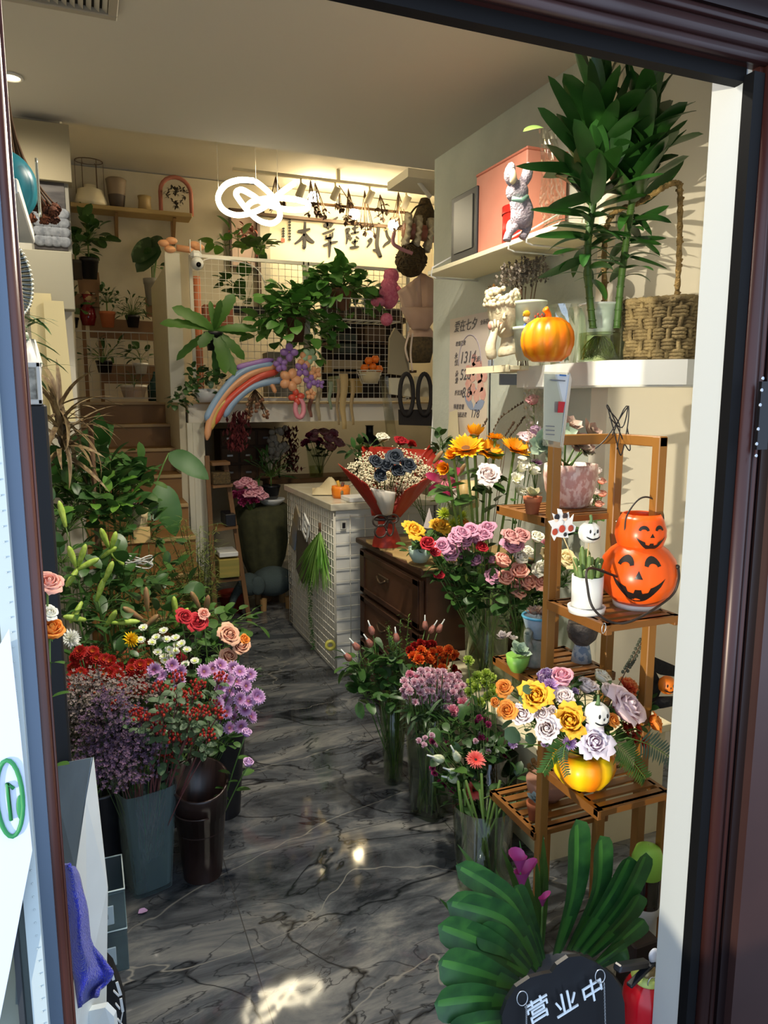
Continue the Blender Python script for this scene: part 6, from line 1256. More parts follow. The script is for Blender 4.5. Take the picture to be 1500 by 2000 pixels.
K['lisi2']=Kind('carnation','carnation',[rose_mesh(1.6,15,33,.10)],[radial('petal lilac fringe',[(.2,'#b8487e'),(.5,'#d894b8'),(.75,'#f0d8ea'),(1.3,'#f6eaf4')]),g_cal])
for a in A:
 kk=a[0] if a[0]!='lisi' else 'lisi2';lb=a[5].replace('lisianthus','carnation') if a[0]=='lisi' else a[5];arr(kk,a[1],a[2],a[3],a[4],lb,grp=None)
for px,py,lb in ((1236,1418,'topmost'),(1252,1420,'right upper'),(1244,1440,'middle'),(1262,1450,'lowest right'),(1228,1420,'leftmost')):
 arr('dred',px,py,1.33+rnd(-.02,.02),.019,'dark red daisy chrysanthemum at the lower right of the arrangement',grp='red daisies of the arrangement',leaves=0)
c=aY(1166,1396,1.31);t=thing('pumpkin_pick','white skull faced toy pumpkin in the middle of the flower arrangement','ornament',c);mb=MB();r=.030
mb.lathe([(x*r,(z-.5)*r*1.8) for x,z in ((.02,.08),(.5,0),(.9,.22),(1,.5),(.9,.8),(.5,1),(.02,.93))],c,36,lobes=8,lobe_d=.08);mb.build('head',mat('chalk white'),t);jack(t,c,r,-.05, None)
MB().tube(spl([(c.x,c.y,c.z+.024),(c.x+.002,c.y,c.z+.036),(c.x+.001,c.y,c.z+.048)],3),[.007,.006,.005,.004,.004,.003,.003],6).build('stem',mat('pick green'),t);MB().tube([c,BC],.0014,4).build('stick',mat('bamboo stick'),t)
k=300
for px,py,Y,m,kd in ((1030,1380,1.43,m_leafd,'rose'),(1085,1375,1.43,m_leafd,'rose'),(1130,1370,1.43,m_leafd,'rose'),(1170,1370,1.43,m_leaf,'rose'),(1215,1420,1.40,m_leafd,'rose'),(1090,1425,1.38,m_leafd,'rose'),(1040,1420,1.4,m_leafg,'rose'),(1250,1390,1.43,m_leafd,'rose'),(1140,1430,1.36,m_leafd,'rose'),(1190,1440,1.36,m_leaf,'long')):
 k+=1;leafy(px,py,Y,BC,13,.05,.045,m,kd,'leafy green filler between the blooms of the pumpkin bowl','filler leaves of the arrangement',k)
t=thing('eucalyptus_sprig','round grey green eucalyptus leaves at the left of the pumpkin bowl','sprig',BC);mb=MB();st=MB()
for px,py,s in ((1000,1432,.05),(1030,1440,.035),(1022,1345,.03),(1012,1365,.026)):p=aY(px+18,py,1.37);mb.merge(LEAFM['round'],aim(p,(-.9,-.2,.1),.2,up=(0,-.8,.5))@Matrix.Scale(s,4));st.tube([BC,p],.0012,4)
mb.build('leaves',m_leafg,t);st.build('stem',m_stem,t)
def palm(name,lb,pts,Ls,m,n=22,w=.008,Y=1.34,spread=.5):
 t=thing(name,lb,'frond',BC);P=spl([aY(x,y,Y-.002*i) for i,(x,y) in enumerate(pts)],6);P=[BC]+P;mb=MB();nn=len(P)-1
 for i in range(n):
  kx=nn*(.25+.74*i/n);j=min(int(kx),nn-1);p=P[j].lerp(P[j+1],kx-j);d=(P[j+1]-P[j]).normalized();sd=d.cross(Vector((0,-1,0))).normalized()
  for s in (-1,1):mb.leaf(aim(p,d*.55+sd*s*.9,0,up=(0,-1,.2)),Ls*(1-.5*i/n)*rnd(.8,1.1)*.8,w*.62,bend=.3,n=4,fold=.1)
 mb.build('leaflets',m,t);MB().tube(P,.0014,4).build('midrib',m_stem,t)
palm('palm_frond','dark palm frond drooping in front of the right door reveal',[(1225,1440),(1270,1455),(1310,1480),(1352,1512)],.055,mat('palm dark','#31443a',.45),20,.009,1.28)
palm('palm_frond','green palm frond drooping right over the slatted shelf',[(1200,1450),(1230,1480),(1262,1522)],.06,m_leaf,18,.008,1.30)
palm('palm_frond','green palm frond drooping left of the pumpkin bowl',[(1110,1450),(1085,1470),(1060,1510)],.05,m_leaf,16,.008,1.31)
palm('palm_frond','thin green palm frond falling across the front of the pumpkin bowl',[(1105,1450),(1100,1480),(1108,1515)],.03,m_leafg,12,.006,1.29)
t=thing('eucalyptus_sprig','thin dark seeded eucalyptus twig rising at the top right of the arrangement','sprig',BC);P=spl([BC,aY(1215,1325,1.42),aY(1235,1290,1.44),aY(1255,1250,1.44)],6);MB().tube(P,.0012,4).build('stem',m_twig,t);mb=MB()
for p in P[7:]:
 for s in (-1,1):mb.ball(p+Vector((s*.008,0,.002)),.0052,7,5,sc=(1,.6,1))
mb.build('leaves',mat('seed grey','#4a4f40',.7),t)
# ================================================================== CLIVIA, OPEN SIGN, EXTINGUISHER
random.seed(41)
qx,qy=.98,1.235;t=thing('clivia_plant','big potted clivia with a fan of broad strap leaves at the bottom right','potted plant',(qx,qy,0));zc_=.19
mb=MB();pot(mb,(qx,qy,0),.12,.18,.72,.008);mb.build('pot',mat('grey pot','#4a4c50',.6),t)
m_cl=mat('clivia leaf','#2e5c28',.4,c2='#1f4522',nscale=9,stretch=(3,.4,3),translucent=.08);m_cl2=mat('clivia midrib','#457a31',.4,c2='#37692b',nscale=12,translucent=.08);CL=[((1085,1862),(1120,1735),(1125,1600),.062,1.235),((1110,1855),(1165,1740),(1172,1632),.056,1.215),((1120,1855),(1190,1750),(1230,1672),.062,1.20),((1135,1860),(1215,1760),(1262,1665),.05,1.19),((1150,1865),(1220,1790),(1248,1745),.05,1.18),((1165,1880),(1225,1825),(1258,1795),.045,1.15),((1055,1880),(1000,1765),(890,1690),.045,1.23),((1050,1890),(990,1800),(872,1762),.058,1.2),((1030,1900),(960,1850),(855,1808),.055,1.17),((1010,1925),(940,1900),(856,1878),.062,1.13),((1000,1955),(930,1950),(848,1960),.058,1.10),((1035,1890),(985,1840),(930,1820),.05,1.18),((1060,1875),(1030,1790),(1005,1730),.038,1.26),((1160,1890),(1200,1860),(1225,1850),.045,1.16),((1010,1990),(950,2000),(870,2020),.055,1.08),((1045,1875),(1010,1800),(960,1760),.035,1.25)]
for (b0,m0,t0_,w,Y) in CL:
 P=spl([aY(*b0,Y),aY(*m0,Y-.02),aY(*t0_,Y-.03)],8);n=len(P)-1;vs=[]
 for i,p in enumerate(P):
  s=i/n;d=(P[min(i+1,n)]-P[max(i-1,0)]).normalized();sd=d.cross(Vector((.15,-1,.25))).normalized();nn=sd.cross(d).normalized()
  ww=w*.56*(.36+.66*min(1,s*1.6)**.9)*math.sqrt(max(0.0,1-max(0,(s-.80)/.2)**2)) if s<1 else .0006
  for u in (-1,-.55,-.2,.2,.55,1):vs.append(p+sd*u*ww+nn*(abs(u)*ww*.30)*(-1 if nn.y>0 else 1))
 mb=MB();mb.add(vs,[]);mb.f=[(i*6+j,i*6+j+1,i*6+j+7,i*6+j+6) for i in range(n) for j in range(5)];mb.mi=[1 if (j in (1,3) and i<n*.3) or (j==2 and i<n*.9) else 0 for i in range(n) for j in range(5)];mb.sm=[True]*len(mb.f);mb.build('leaf',[m_cl,m_cl2],t)
# calla lilies behind
for i,(px,py,bx0,by0) in enumerate(((1015,1690,1030,1860),(1020,1718,1040,1870),(1060,1762,1055,1870))):
 p=aY(px,py,1.33);b_=aY(bx0,by0,1.33);t=thing('calla_lily',['upper magenta calla lily behind the clivia leaves','larger magenta calla lily pointing right behind the clivia leaves','small dark calla bud low beside the stand leg'][i],'calla lily',b_);MB().tube(bez(b_,b_.lerp(p,.6),p-Vector((0,0,.01)),6),.003,6).build('stem',m_stem,t)
 s=(.022,.026,.014)[i]
 def fn(u,v,s=s,i=i):a=u*2*PI;r=s*(.15+.75*v**1.3)*(1+.7*max(0,math.cos(a-(0 if i else 2)))*v**2); return p+Vector((r*math.cos(a),r*.6*math.sin(a),s*(1.9*v+.8*v*v*max(0,math.cos(a-(0 if i else 2))))-s))
 mb=MB();mb.grid(fn,16,8);mb.build('spathe',mat('calla magenta','#a63a7c',.45,c2='#8a2a66',nscale=8),t)
t=thing('calla_plant','tuft of upright narrow green leaves of the calla plant behind the clivia','potted plant',aY(1020,1880,1.36));mb=MB();c=aY(1030,1890,1.36)
for i in range(26):tip=aY(rnd(900,1070),rnd(1640,1780),1.40+rnd(-.06,.08));d=tip-c;mb.leaf(aim(c+Vector((rnd(-.05,.05),rnd(-.03,.03),0)),d,rnd(-.5,.5),up=(0,-1,.2)),d.length,rnd(.014,.03),bend=rnd(0,.4),n=7)
mb.build('leaves',m_leaf,t);mb=MB();pot(mb,(c.x,1.38,0),.07,.14,.75);mb.build('pot',m_blk,t)
# open sign board
sg=[(985,2030),(980,1985),(990,1955),(1008,1928),(1035,1910),(1060,1903),(1078,1900),(1088,1885),(1110,1870),(1135,1867),(1160,1878),(1180,1892),(1196,1905),(1212,1930),(1220,1960),(1222,2030)]
YS=1.03;t=thing('open_sign','black cloud shaped sign board with white Chinese characters and two chains','sign',aY(1100,2010,YS));slab(MB(),[aY(x,y,YS) for x,y in sg],.008).build('board',mat('sign black','#1c1c1f',.35),t)
m_wl=mat('letter white','#e8eef2',.5,emit='#ffffff',estr=0)
def chars(s,px,py,size,rot,ybase=YS-.010):
 p=aY(px,py,ybase);R_=Matrix(((math.cos(rot),0,math.sin(rot)*-1,p.x),(0,0,-1,p.y),(math.sin(rot),0,math.cos(rot),p.z),(0,0,0,1)))
 M=Matrix.Translation(p)@Matrix.Rotation(rot,4,'Y').inverted()@Matrix.Rotation(PI/2,4,'X');text('letter',s,M,size,m_wl,t,.0012,0)
for s,px,py in (('营',1030,2003),('业',1086,1990),('中',1138,1965)):chars(s,px,py,.056,.24)
for (rx,ry,ce) in ((1020,1950,(1028,2030)),(1172,1907,(1183,2030))):
 c=aY(rx,ry,YS-.012);MB().tube([c+Vector((.0115*math.cos(a),.004*math.sin(a),.0115*math.sin(a))) for a in [i*PI/10 for i in range(20)]],.0011,5,closed=True).build('ring',mat('steel'),t)
 P0=aY(rx+8,ry+14,YS-.014);P1_=aY(ce[0],ce[1],YS-.014);n=34;mb=MB()
 for i in range(n):q=P0.lerp(P1_,i/n);ph=i%2;mb.tube([q+Vector(((.0022 if ph else .0008)*math.cos(a),(.0008 if ph else .0022)*math.cos(a),.0028*math.sin(a))) for a in [j*PI/3 for j in range(6)]],.0006,4,closed=True)
 mb.build('chain',mat('steel'),t)
# fire extinguisher
c=aY(1263,1962,1.06);ex,ey=c.x-.0,1.06;zt2=aY(1263,1912,1.06).z;r=.052
t=thing('fire_extinguisher','shiny red fire extinguisher with a black lever behind the right door jamb','fire extinguisher',(ex,ey,0));MB().lathe([(.001,0),(r*.95,0),(r,.01),(r,zt2-.05),(r*.93,zt2-.025),(r*.7,zt2-.006),(r*.4,zt2+.006),(.018,zt2+.010)],(ex,ey,0),32).build('cylinder',mat('extinguisher red','#c01020',.18),t)
MB().lathe([(.030,zt2+.002),(.032,zt2+.006),(.020,zt2+.014),(.001,zt2+.014)],(ex-.005,ey,0),20).build('collar',mat('lime collar','#b6c46a',.5),t);MB().lathe([(.016,0),(.017,.016),(.001,.018)],(ex-.005,ey,zt2+.012),16).build('neck',mat('brass','#8a7a58',.35,metal=.7),t)
mb=MB();mb.beam((ex-.01,ey,zt2+.04),aY(1205,1890,1.03),.018,.016,bev=.003);mb.beam((ex+.012,ey,zt2+.036),(ex-.07,ey-.02,zt2+.022),.014,.008,bev=.002);mb.build('lever',mat('lever black','#1a1c22',.35),t)
MB().tube([(ex-.012+.010*math.cos(a),ey-.022,zt2+.012+.012*math.sin(a)) for a in [i*PI/8 for i in range(16)]],.0014,5,closed=True).build('pull_ring',mat('steel'),t);mb=MB();mb.ball((ex+.012,ey-.0,zt2+.050),.014,10,8,sc=(1,.5,1.2));mb.build('seal_tag',mat('milky tag','#cfd3e0',.4),t)
t=thing('gauge_box','small dark brown box on the floor behind the fire extinguisher','box',aY(1265,1860,1.22));a_=aY(1240,1880,1.22);b_=aY(1290,1835,1.22);MB().box(((a_.x+b_.x)/2,1.25,b_.z/2),(b_.x-a_.x,.06,b_.z),bev=.004).build('body',mat('box brown','#2c201c',.6),t)
# white and green water dispenser
c=aY(1264,1700,1.30);t=thing('plastic_bottle','white bottle shaped container with a rounded lime green cap by the right wall','container',(c.x,1.30,aY(1264,1835,1.3).z));zb_=aY(1264,1835,1.3).z;zt3=aY(1264,1650,1.3).z;H_=zt3-zb_
MB().lathe([(.001,0),(.027,0),(.03,.02*1),(.03,H_*.30),(.034,H_*.32),(.034,H_*.40)],(c.x,1.30,zb_),24).build('body',m_plastw,t);MB().lathe([(.034,H_*.40),(.033,H_*.44),(.033,H_*.70)],(c.x,1.3,zb_),24).build('window',glassmat('smoky plastic','#8d8a84',.1,.9),t)
MB().lathe([(.001,H_*.42),(.028,H_*.42),(.028,H_*.70),(.001,H_*.7)],(c.x,1.3,zb_),20).build('filling',mat('grey filling','#7f7b76',.8),t)
MB().lathe([(.036,H_*.70),(.038,H_*.73),(.039,H_*.86),(.030,H_*.96),(.012,H_),(.001,H_)],(c.x,1.3,zb_),24).build('cap',mat('lime cap','#8fc24a',.4),t)
MB().box((c.x,1.3,zb_/2),(.09,.09,zb_),bev=.004).build('stand_block',mat('box brown'),t)
# ================================================================== CUT FLOWERS ON THE RIGHT
random.seed(51)
MBx= lambda:MB()
t=thing('low_bench','low cream bench along the right wall carrying the rose vases','bench',(1.58,2.3,0));MB().box((1.585,2.28,.405),(.55,.84,.03),bev=.003).build('top',mat('bench cream','#d9cfae',.55),t)
MB().box((1.60,2.28,.195),(.50,.80,.39)).build('body',mat('bench front','#cfc4a2',.6),t)
def stems_in(vc,n,r,z0,z1,spread,m,name='green_stalk',lb='',grp='',rad=.0022,z=0):
 for i in range(n):
  a,b=rnd(0,6.28),rnd(0,6.28);rr=r*math.sqrt(random.random());p=Vector((vc[0]+rr*math.cos(a),vc[1]+rr*math.sin(a),z0));q=Vector((vc[0]+spread*math.cos(b)*math.sqrt(random.random()),vc[1]+spread*math.sin(b)*math.sqrt(random.random()),z1))
  single(name,lb,'stem',MB().tube([p,q],rad,4),m,grp)
m_ws=mat('wet stem','#aac45c',.5,c2='#7c9c42',nscale=14,translucent=.1)
# roses: three glass vases on the bench
v1=(1.44,2.44);v2=(1.52,2.26);v3=(1.66,2.46)
zb_=.421
vase('glass_vase','tall square glass vase of mauve roses beside the dark dresser',v1,.062,.072,.30,m_glass,4,.35,'glass vases on the bench',.6,z0=zb_)
vase('glass_vase','tall clear glass cylinder vase of coral roses on the bench',v2,.058,.068,.31,m_glassg,30,0,'glass vases on the bench',.45,z0=zb_)
vase('glass_vase','clear glass vase of cream roses nearest the right wall',v3,.055,.065,.30,m_glass,30,0,'glass vases on the bench',.5,z0=zb_)
for vc in (v1,v2,v3):stems_in(vc,13,.035,zb_+.015,zb_+.31,.055,m_ws,lb='green cut stem standing in a glass vase on the bench',grp='stems in the rose vases')
rl=[('mauve',873,1082,.028),('mauve',887,1070,.028),('mauve',864,1073,.026),('mauve',881,1091,.028),('mauve',905,1086,.031),('mauve',930,1100,.028),('mauve',956,1097,.025),('mauve',899,1049,.027),('mauve',920,1044,.028),('mauve',928,1060,.030),('mauve',953,1040,.030),('mauve',911,1064,.028),('mauve',943,1052,.026),('mauve',890,1058,.026)]
for kk,px,py,s in rl:flower(kk,aY(px,py,2.42+rnd(-.05,.05)),s,Vector((v1[0]+rnd(-.03,.03),v1[1]+rnd(-.02,.02),zb_+.03)),'mauve pink rose in the crowded vase beside the dark dresser','mauve roses',d=(rnd(-.5,.2),-.5,rnd(.6,1)),leaves=5,ls=.06,lmat=m_leafd)
for kk,px,py,s,lb in (('dusty',993,1056,.028,'dusty pink rose left of the cream roses'),('dusty',1014,1053,.028,'dusty pink rose just above the purple one'),('mauve',998,1076,.032,'open purple mauve rose in the middle of the rose vases'),('mauve',960,1134,.030,'purple rose hanging low under the mauve roses'),('coral',975,1103,.033,'upper left coral rose of the coral group'),('coral',986,1137,.032,'left lower coral rose of the coral group'),('coral',1014,1124,.034,'middle coral rose of the coral group'),('coral',1000,1158,.036,'lowest and largest coral rose'),('coral',1022,1146,.035,'coral rose right of the lowest one'),('coral',1052,1143,.032,'coral rose cut off by the bamboo stand leg'),('cream',1013,1097,.029,'closed cream rose above the coral group'),('cream',1046,1056,.026,'cream white rose on a tall stem beside the stand leg'),('cream',1056,1120,.033,'open cream white rose beside the stand leg'),('yellow',1068,1092,.032,'pale yellow rose just left of the stand leg'),('yellow',1100,1100,.034,'pale yellow rose seen through the bamboo stand'),('cream',1030,1080,.018,'small cream bud between the dusty and the cream roses'),('red',836,1070,.030,'dark red rose leaning over the dresser corner'),('red',850,1084,.02,'small red rose tucked beside the dark red rose'),('red',857,1127,.017,'small closed red rose hanging low by the dresser'),('red',940,1074,.02,'dark red bud behind the mauve roses'),('cpink2',1066,1065,.022,'bright pink bloom behind the stand leg')):
 vb=v1 if px<900 or 'red' in lb else (v2 if px<1035 else v3);flower(kk,aY(px,py,2.26+rnd(-.03,.03) if px>960 else 2.38),s,Vector((vb[0]+rnd(-.03,.03),vb[1],zb_+.03)),lb,d=(rnd(-.3,.3),-.5,rnd(.5,.9)),leaves=4,ls=.06,lmat=m_leafd)
k=500
for px,py,Y in ((890,1130,2.4),(915,1150,2.4),(940,1160,2.38),(960,1170,2.32),(990,1185,2.28),(870,1120,2.44),(930,1125,2.45),(1020,1180,2.3),(1040,1190,2.34),(905,1175,2.36),(1080,1150,2.4),(1105,1130,2.4),(1150,1100,2.45),(1130,1060,2.5),(1095,1050,2.5)):
 k+=1;leafy(px,py,Y,(v1[0] if px<940 else v2[0],Y,zb_+.2),14,.07,.065,m_leafd if k%2 else m_leaf,'rose','rose foliage hanging over the glass vases on the bench','rose foliage',k)
# sunflower vase behind on the dresser end
sv=aY(950,1080,2.62);v4=(sv.x+.0,2.66);vase('glass_vase','large flared glass vase of sunflowers with thick green stems',v4,.06,.085,.34,m_glass,30,0, None,.4,z0=.45)
t=thing('box_riser','small cream box raising the sunflower vase','box',(v4[0],v4[1],.42));MB().box((v4[0],v4[1],.4355),(.15,.15,.028),bev=.003).build('body',mat('bench cream'),t)
for px,py,s,d,lb in ((926,852,.045,(.3,.3,.9),'sunflower turned upwards at the top of the bunch'),(910,878,.060,(-.3,-.5,.8),'large ragged sunflower at the left of the bunch'),(951,884,.058,(.1,-.6,.75),'large sunflower in the middle of the bunch'),(1005,880,.056,(.15,-.5,.9),'flat open sunflower with dark heart at the right of the bunch'),(967,858,.035,(.2,.1,1),'small sunflower bud behind the middle sunflower'),(872,915,.034,(-.8,-.5,.1),'small drooping sunflower at the left of the bunch'),(885,892,.032,(-.7,-.4,.5),'half hidden sunflower above the drooping one')):
 flower('sun',aY(px,py,2.60),s*1.15,Vector((v4[0]+rnd(-.03,.03),v4[1],.47)),lb,d=d,leaves=4,lk='rose',ls=.11,sr=.006,smat=mat('thick stem','#6b8a36',.5,c2='#8aa24c',nscale=12),t0=.7)
flower('blush',aY(949,936,2.5),.040,Vector((v4[0],v4[1],.47)),'single pale pink rose among the sunflower stems',d=(-.2,-.7,.6),leaves=2)
for px,py,lb in ((1012,920,'highest'),(1008,943,'left'),(1035,925,'right'),(1013,965,'lowest')):
 flower('lisi',aY(px,py,2.5),.032,Vector((v4[0]+.08,v4[1]-.05,.5)),lb+' cream lisianthus behind the small terracotta pot',d=(rnd(-.4,.4),-.6,.7),leaves=2)
for px,py in ((1020,900),(1028,912)):flower('cream',aY(px,py,2.5),.014,Vector((v4[0]+.08,v4[1]-.05,.5)),'tiny closed cream lisianthus bud','lisianthus buds',leaves=0)
# arching twigs
for i,P_ in enumerate((([(955,870),(975,820),(1020,787)]),([(990,860),(1010,835),(1024,815)]),([(930,860),(940,840),(952,820)]),[(985,855),(1000,832),(1003,826)])):
 P=spl([aY(x,y,2.72) for x,y in P_],8);t=thing('budded_twig',['longest arching dark twig with small buds above the sunflowers','lower arching dark twig with buds above the sunflowers','short twig with buds near the poster edge','short forked twig between the arching ones'][i],'twig',P[0]);MB().tube([(v4[0],v4[1],.6)]+P,.0016,5).build('stem',m_twig,t)
 mb=MB()
 for p in P[2:]:mb.ball(p+Vector((rnd(-.004,.004),0,.003)),.0042,6,4,sc=(1,1,1.5))
 mb.build('buds',mat('bud brown','#4b3a26',.8),t)
# magenta lily + its vase
lv=aY(862,1010,2.95);v5=(1.62,3.0);vase('glass_vase','glass vase with the magenta lily standing on the dresser',v5,.045,.055,.22,m_glassg,4,.2, None,.5,z0=.845)
flower('lily',aY(868,936,2.92),.085,Vector((v5[0],v5[1],.87)),'large open magenta lily drooping beside the red bouquet',d=(-.3,-.6,-.1),leaves=3,lk='long',ls=.12)
for px,py,lb in ((846,905,'upper'),(893,930,'right')):flower('lilybudp',aY(px,py,2.95),.07,Vector((v5[0],v5[1],.87)),lb+' unopened lily bud beside the magenta lily',d=(rnd(-.5,.5),-.4,.6),leaves=0)
# ribbon rolls
for i,(px,py,r,lb) in enumerate(((925,965,.062,'cream ribbon roll standing on edge behind the sunflower stems, the front one'),(908,962,.058,'tan ribbon roll behind the front cream roll'),(893,965,.05,'smaller white ribbon roll at the left of the ribbon rolls'))):
 c=aY(px,py,2.84+.05*i);t=thing('ribbon_roll',lb,'ribbon roll',(c.x,c.y,c.z-r));M=aimz(c,(.8,-.55,.1));MB().lathe([(.02,-.018),(r,-.018),(r,.018),(.02,.018),(.02,-.018)],n=28,M=M).build('ribbon',mat('ribbon '+str(i),['#cdb98a','#b39a64','#d8d2c0'][i],.5),t);MB().lathe([(.012,-.02),(.02,-.02),(.02,.02),(.012,.02),(.012,-.02)],n=16,M=M).build('core',mat('kraft','#8a6a40',.8),t)
crumple('cellophane_bouquet','clear cellophane wrapped bouquet with pink flowers leaning at the right wall','wrapped bouquet',[(1022,762),(1022,800),(1030,845),(1022,900)],[(1062,755),(1070,800),(1068,845),(1060,900)],2.56,m_cel,.02,'wrap',9)
for px,py,kk,s,lb in ((1042,790,'pink',.03,'pink rose under the clear cellophane'),(1045,850,'lilac',.03,'lilac rose low in the cellophane wrap'),(1030,862,'palepink',.028,'pale mauve rose low in the cellophane wrap'),(1048,905,'dlilac',.03,'bluish lilac daisy under the cellophane')):
 flower(kk,aY(px,py,2.62),s,aY(1045,960,2.66),lb,leaves=2)
for i,(px,py) in enumerate(((1165,925),(1172,945),(1160,965),(1175,970),(1150,985),(1168,990),(1158,940))):
 flower('coral' if i%2 else 'blush',aY(px,py,2.2),.018,aY(1160,1060,2.2),'small peach rose seen between the posts of the bamboo stand','peach roses behind the stand',leaves=1)
# little arrangement on the dresser corner
ac=aY(826,1092,2.80);t=thing('flower_bowl','pale ceramic bowl holding a small flower arrangement on the dresser corner','bowl',(ac.x,2.83,.846));MB().lathe([(.001,0),(.03,0),(.048,.03),(.052,.065),(.047,.065),(.03,.01),(.001,.01)],(ac.x,2.83,.846),22).build('bowl',mat('aqua ceramic','#b4c9bb',.35),t)
bb=Vector((ac.x,2.83,.89))
for px,py,kk,s,lb in ((804,1043,'amber',.033,'orange yellow rose at the left of the small dresser arrangement'),(857,1034,'amber',.032,'orange yellow rose above the dark red rose'),(867,1005,'mgreen',.035,'lime spider chrysanthemum, topmost of the lime ones'),(899,1011,'mgreen',.035,'lime spider chrysanthemum at the right'),(887,1026,'mgreen',.035,'lime spider chrysanthemum in the middle'),(878,1045,'mgreen',.035,'lime spider chrysanthemum, lowest of the lime ones'),(907,1022,'orange',.014,'small orange bud beside the lime chrysanthemums'),(925,1028,'cream',.014,'small cream bud right of the lime chrysanthemums'),(822,1052,'cred',.012,'tiny dark red bud in the small dresser arrangement')):
 flower(kk,aY(px,py,2.72),s,bb,lb,d=(rnd(-.4,.3),-.6,rnd(.5,1)),leaves=3,ls=.05)
for i in range(5):leafy(rnd(805,860),rnd(1060,1085),2.82,bb,10,.05,.05,m_leaf,'rose','green leaves of the small dresser arrangement','leaves of the small arrangement',700+i)
single('paper_cone','folded white paper point standing behind the small arrangement','paper',MB().lathe([(.03,0),(.001,.09)],tuple(aY(838,1030,2.95)),6,sm=False),mat('grey paper','#b3a9a5',.7))
# carnations: floor vases
v6=(1.125,2.30);v7=(1.085,2.56);v8=(1.22,2.02);v9=(1.10,1.86)
vase('glass_vase','square glass floor vase packed with green carnation stems',v6,.058,.078,.41,m_glass,4,.55,'glass vases on the floor',.72)
t=thing('flower_vase','slim tapered glass floor vase of capped rosebuds and curly greenery','vase',(v7[0],v7[1],0),'glass vases on the floor');mb=MB();mb.lathe([(.0005,0),(.035,0),(.062,.40),(.058,.40),(.032,.012),(.0005,.012)],(v7[0],v7[1],0),26);mb.build('body',m_glassg,t);MB().lathe([(.0005,.013),(.031,.013),(.044,.2),(.0005,.2)],(v7[0],v7[1],0),22).build('water',m_water,t)
vase('glass_vase','smoky glass floor vase behind the gerberas',v8,.06,.075,.36,glassmat('smoky glass','#a2aca8',.08,.93),4,.2,'glass vases on the floor',.5)
vase('glass_vase','wide clear glass floor vase behind the clivia leaves',v9,.08,.10,.29,m_glass,30,0,'glass vases on the floor',.45)
stems_in(v6,46,.05,.015,.40,.06,m_ws,lb='green carnation stem standing in the square floor vase',grp='stems in the square floor vase',rad=.0028)
stems_in(v7,16,.024,.015,.42,.045,m_ws,lb='thin green stem in the slim floor vase',grp='stems in the slim floor vase')
stems_in(v9,12,.06,.015,.36,.10,m_stem,lb='thick bent green stem in the wide floor vase',grp='stems in the wide floor vase',rad=.0045)
stems_in(v8,12,.05,.015,.40,.06,m_stemd,lb='dark green stem in the smoky floor vase',grp='stems in the smoky floor vase')
def many(kk,pts,Y,s,base,lb,grp,leaves=1,ls=.045,d=None,lk='long',lmat=None,sr=.0018):
 for px,py in pts:flower(kk,aY(px+rnd(-2,2),py+rnd(-2,2),Y+rnd(-.04,.04)),s*rnd(.9,1.1),Vector(base)+Vector((rnd(-.03,.03),rnd(-.03,.03),0)),lb,grp,d=(rnd(-.5,.2),-.65,rnd(.5,1.1)) if d is None else d,leaves=leaves,ls=ls,lk=lk,lmat=lmat,sr=sr)
many('corange',[(806,1282),(818,1290),(830,1278),(845,1275),(858,1272),(872,1280),(885,1282),(840,1290),(852,1298),(865,1294),(822,1272),(878,1270),(862,1308),(848,1285)],2.42,.022,(*v6,.05),'orange red carnation in the bright cluster above the pink ones','orange carnations')
many('cred',[(808,1262),(822,1257),(835,1262),(800,1270),(845,1258),(885,1308),(895,1318),(810,1310)],2.5,.020,(*v6,.05),'dark red carnation beside the orange cluster','dark red carnations')
pk=[(788+11*i+(6 if j%2 else 0),1312+10*j) for j in range(8) for i in range(11) if (i-5)**2/30+(j-3.5)**2/14<1.05]
many('cpink',pk,2.30,.0155,(*v6,.05),'small pink and white spray carnation in the dense floor vase bunch','pink spray carnations',ls=.06,lmat=m_leafg)
for px,py,lb in ((884,1391,'front'),(903,1376,'rear')):flower('cpink2',aY(px,py,2.22),.026,Vector((*v6,.05)),lb+' larger salmon pink carnation beside the spray carnations',d=(.2,-.8,.6),leaves=2,lk='long',ls=.08)
for px,py,lb in ((800,1318,'left'),(813,1325,'right')):flower('cpink2',aY(px,py,2.30),.016,Vector((*v6,.05)),lb+' half open pink carnation bud at the edge of the bunch',d=(-.4,-.5,.9),leaves=1)
many('cgreen',[(920,1338),(915,1355),(932,1322),(948,1318),(962,1326),(958,1345),(945,1335),(930,1345),(952,1362),(965,1358),(914,1290),(938,1372)],2.12,.020,(v8[0],v8[1],.1),'lime green carnation in the small bunch beside the orange ones','green carnations')
many('cmag',[(935,1402),(948,1408),(955,1415),(928,1410),(842,1450),(858,1445),(872,1455),(938,1443),(950,1450),(962,1446),(850,1510),(858,1530),(868,1532),(885,1545),(893,1575),(975,1460),(985,1475),(845,1500),(960,1500),(975,1520),(985,1500),(1000,1510)],2.06,.0115,(v8[0],v8[1],.1),'tiny magenta sweet william flower around the gerberas','magenta sweet williams',lk='rose',ls=.03,lmat=m_leafd)
many('cpink',[(818,1446),(832,1440),(845,1437),(826,1456),(850,1455),(940,1436),(930,1446),(945,1457),(958,1438),(955,1470),(970,1450)],2.06,.010,(v8[0],v8[1],.1),'tiny pale pink sweet william flower above the white capped buds','pale pink sweet williams',lk='rose',ls=.03,lmat=m_leafd)
for px,py,d,lb in ((929,1484,(-.1,-.5,.75),'upper coral pink gerbera'),(925,1543,(-.15,-.95,.3),'lower coral pink gerbera facing the door')):flower('dgerb',aY(px,py,1.96),.034,Vector((*v8,.05)),lb,d=d,leaves=0,sr=.003)
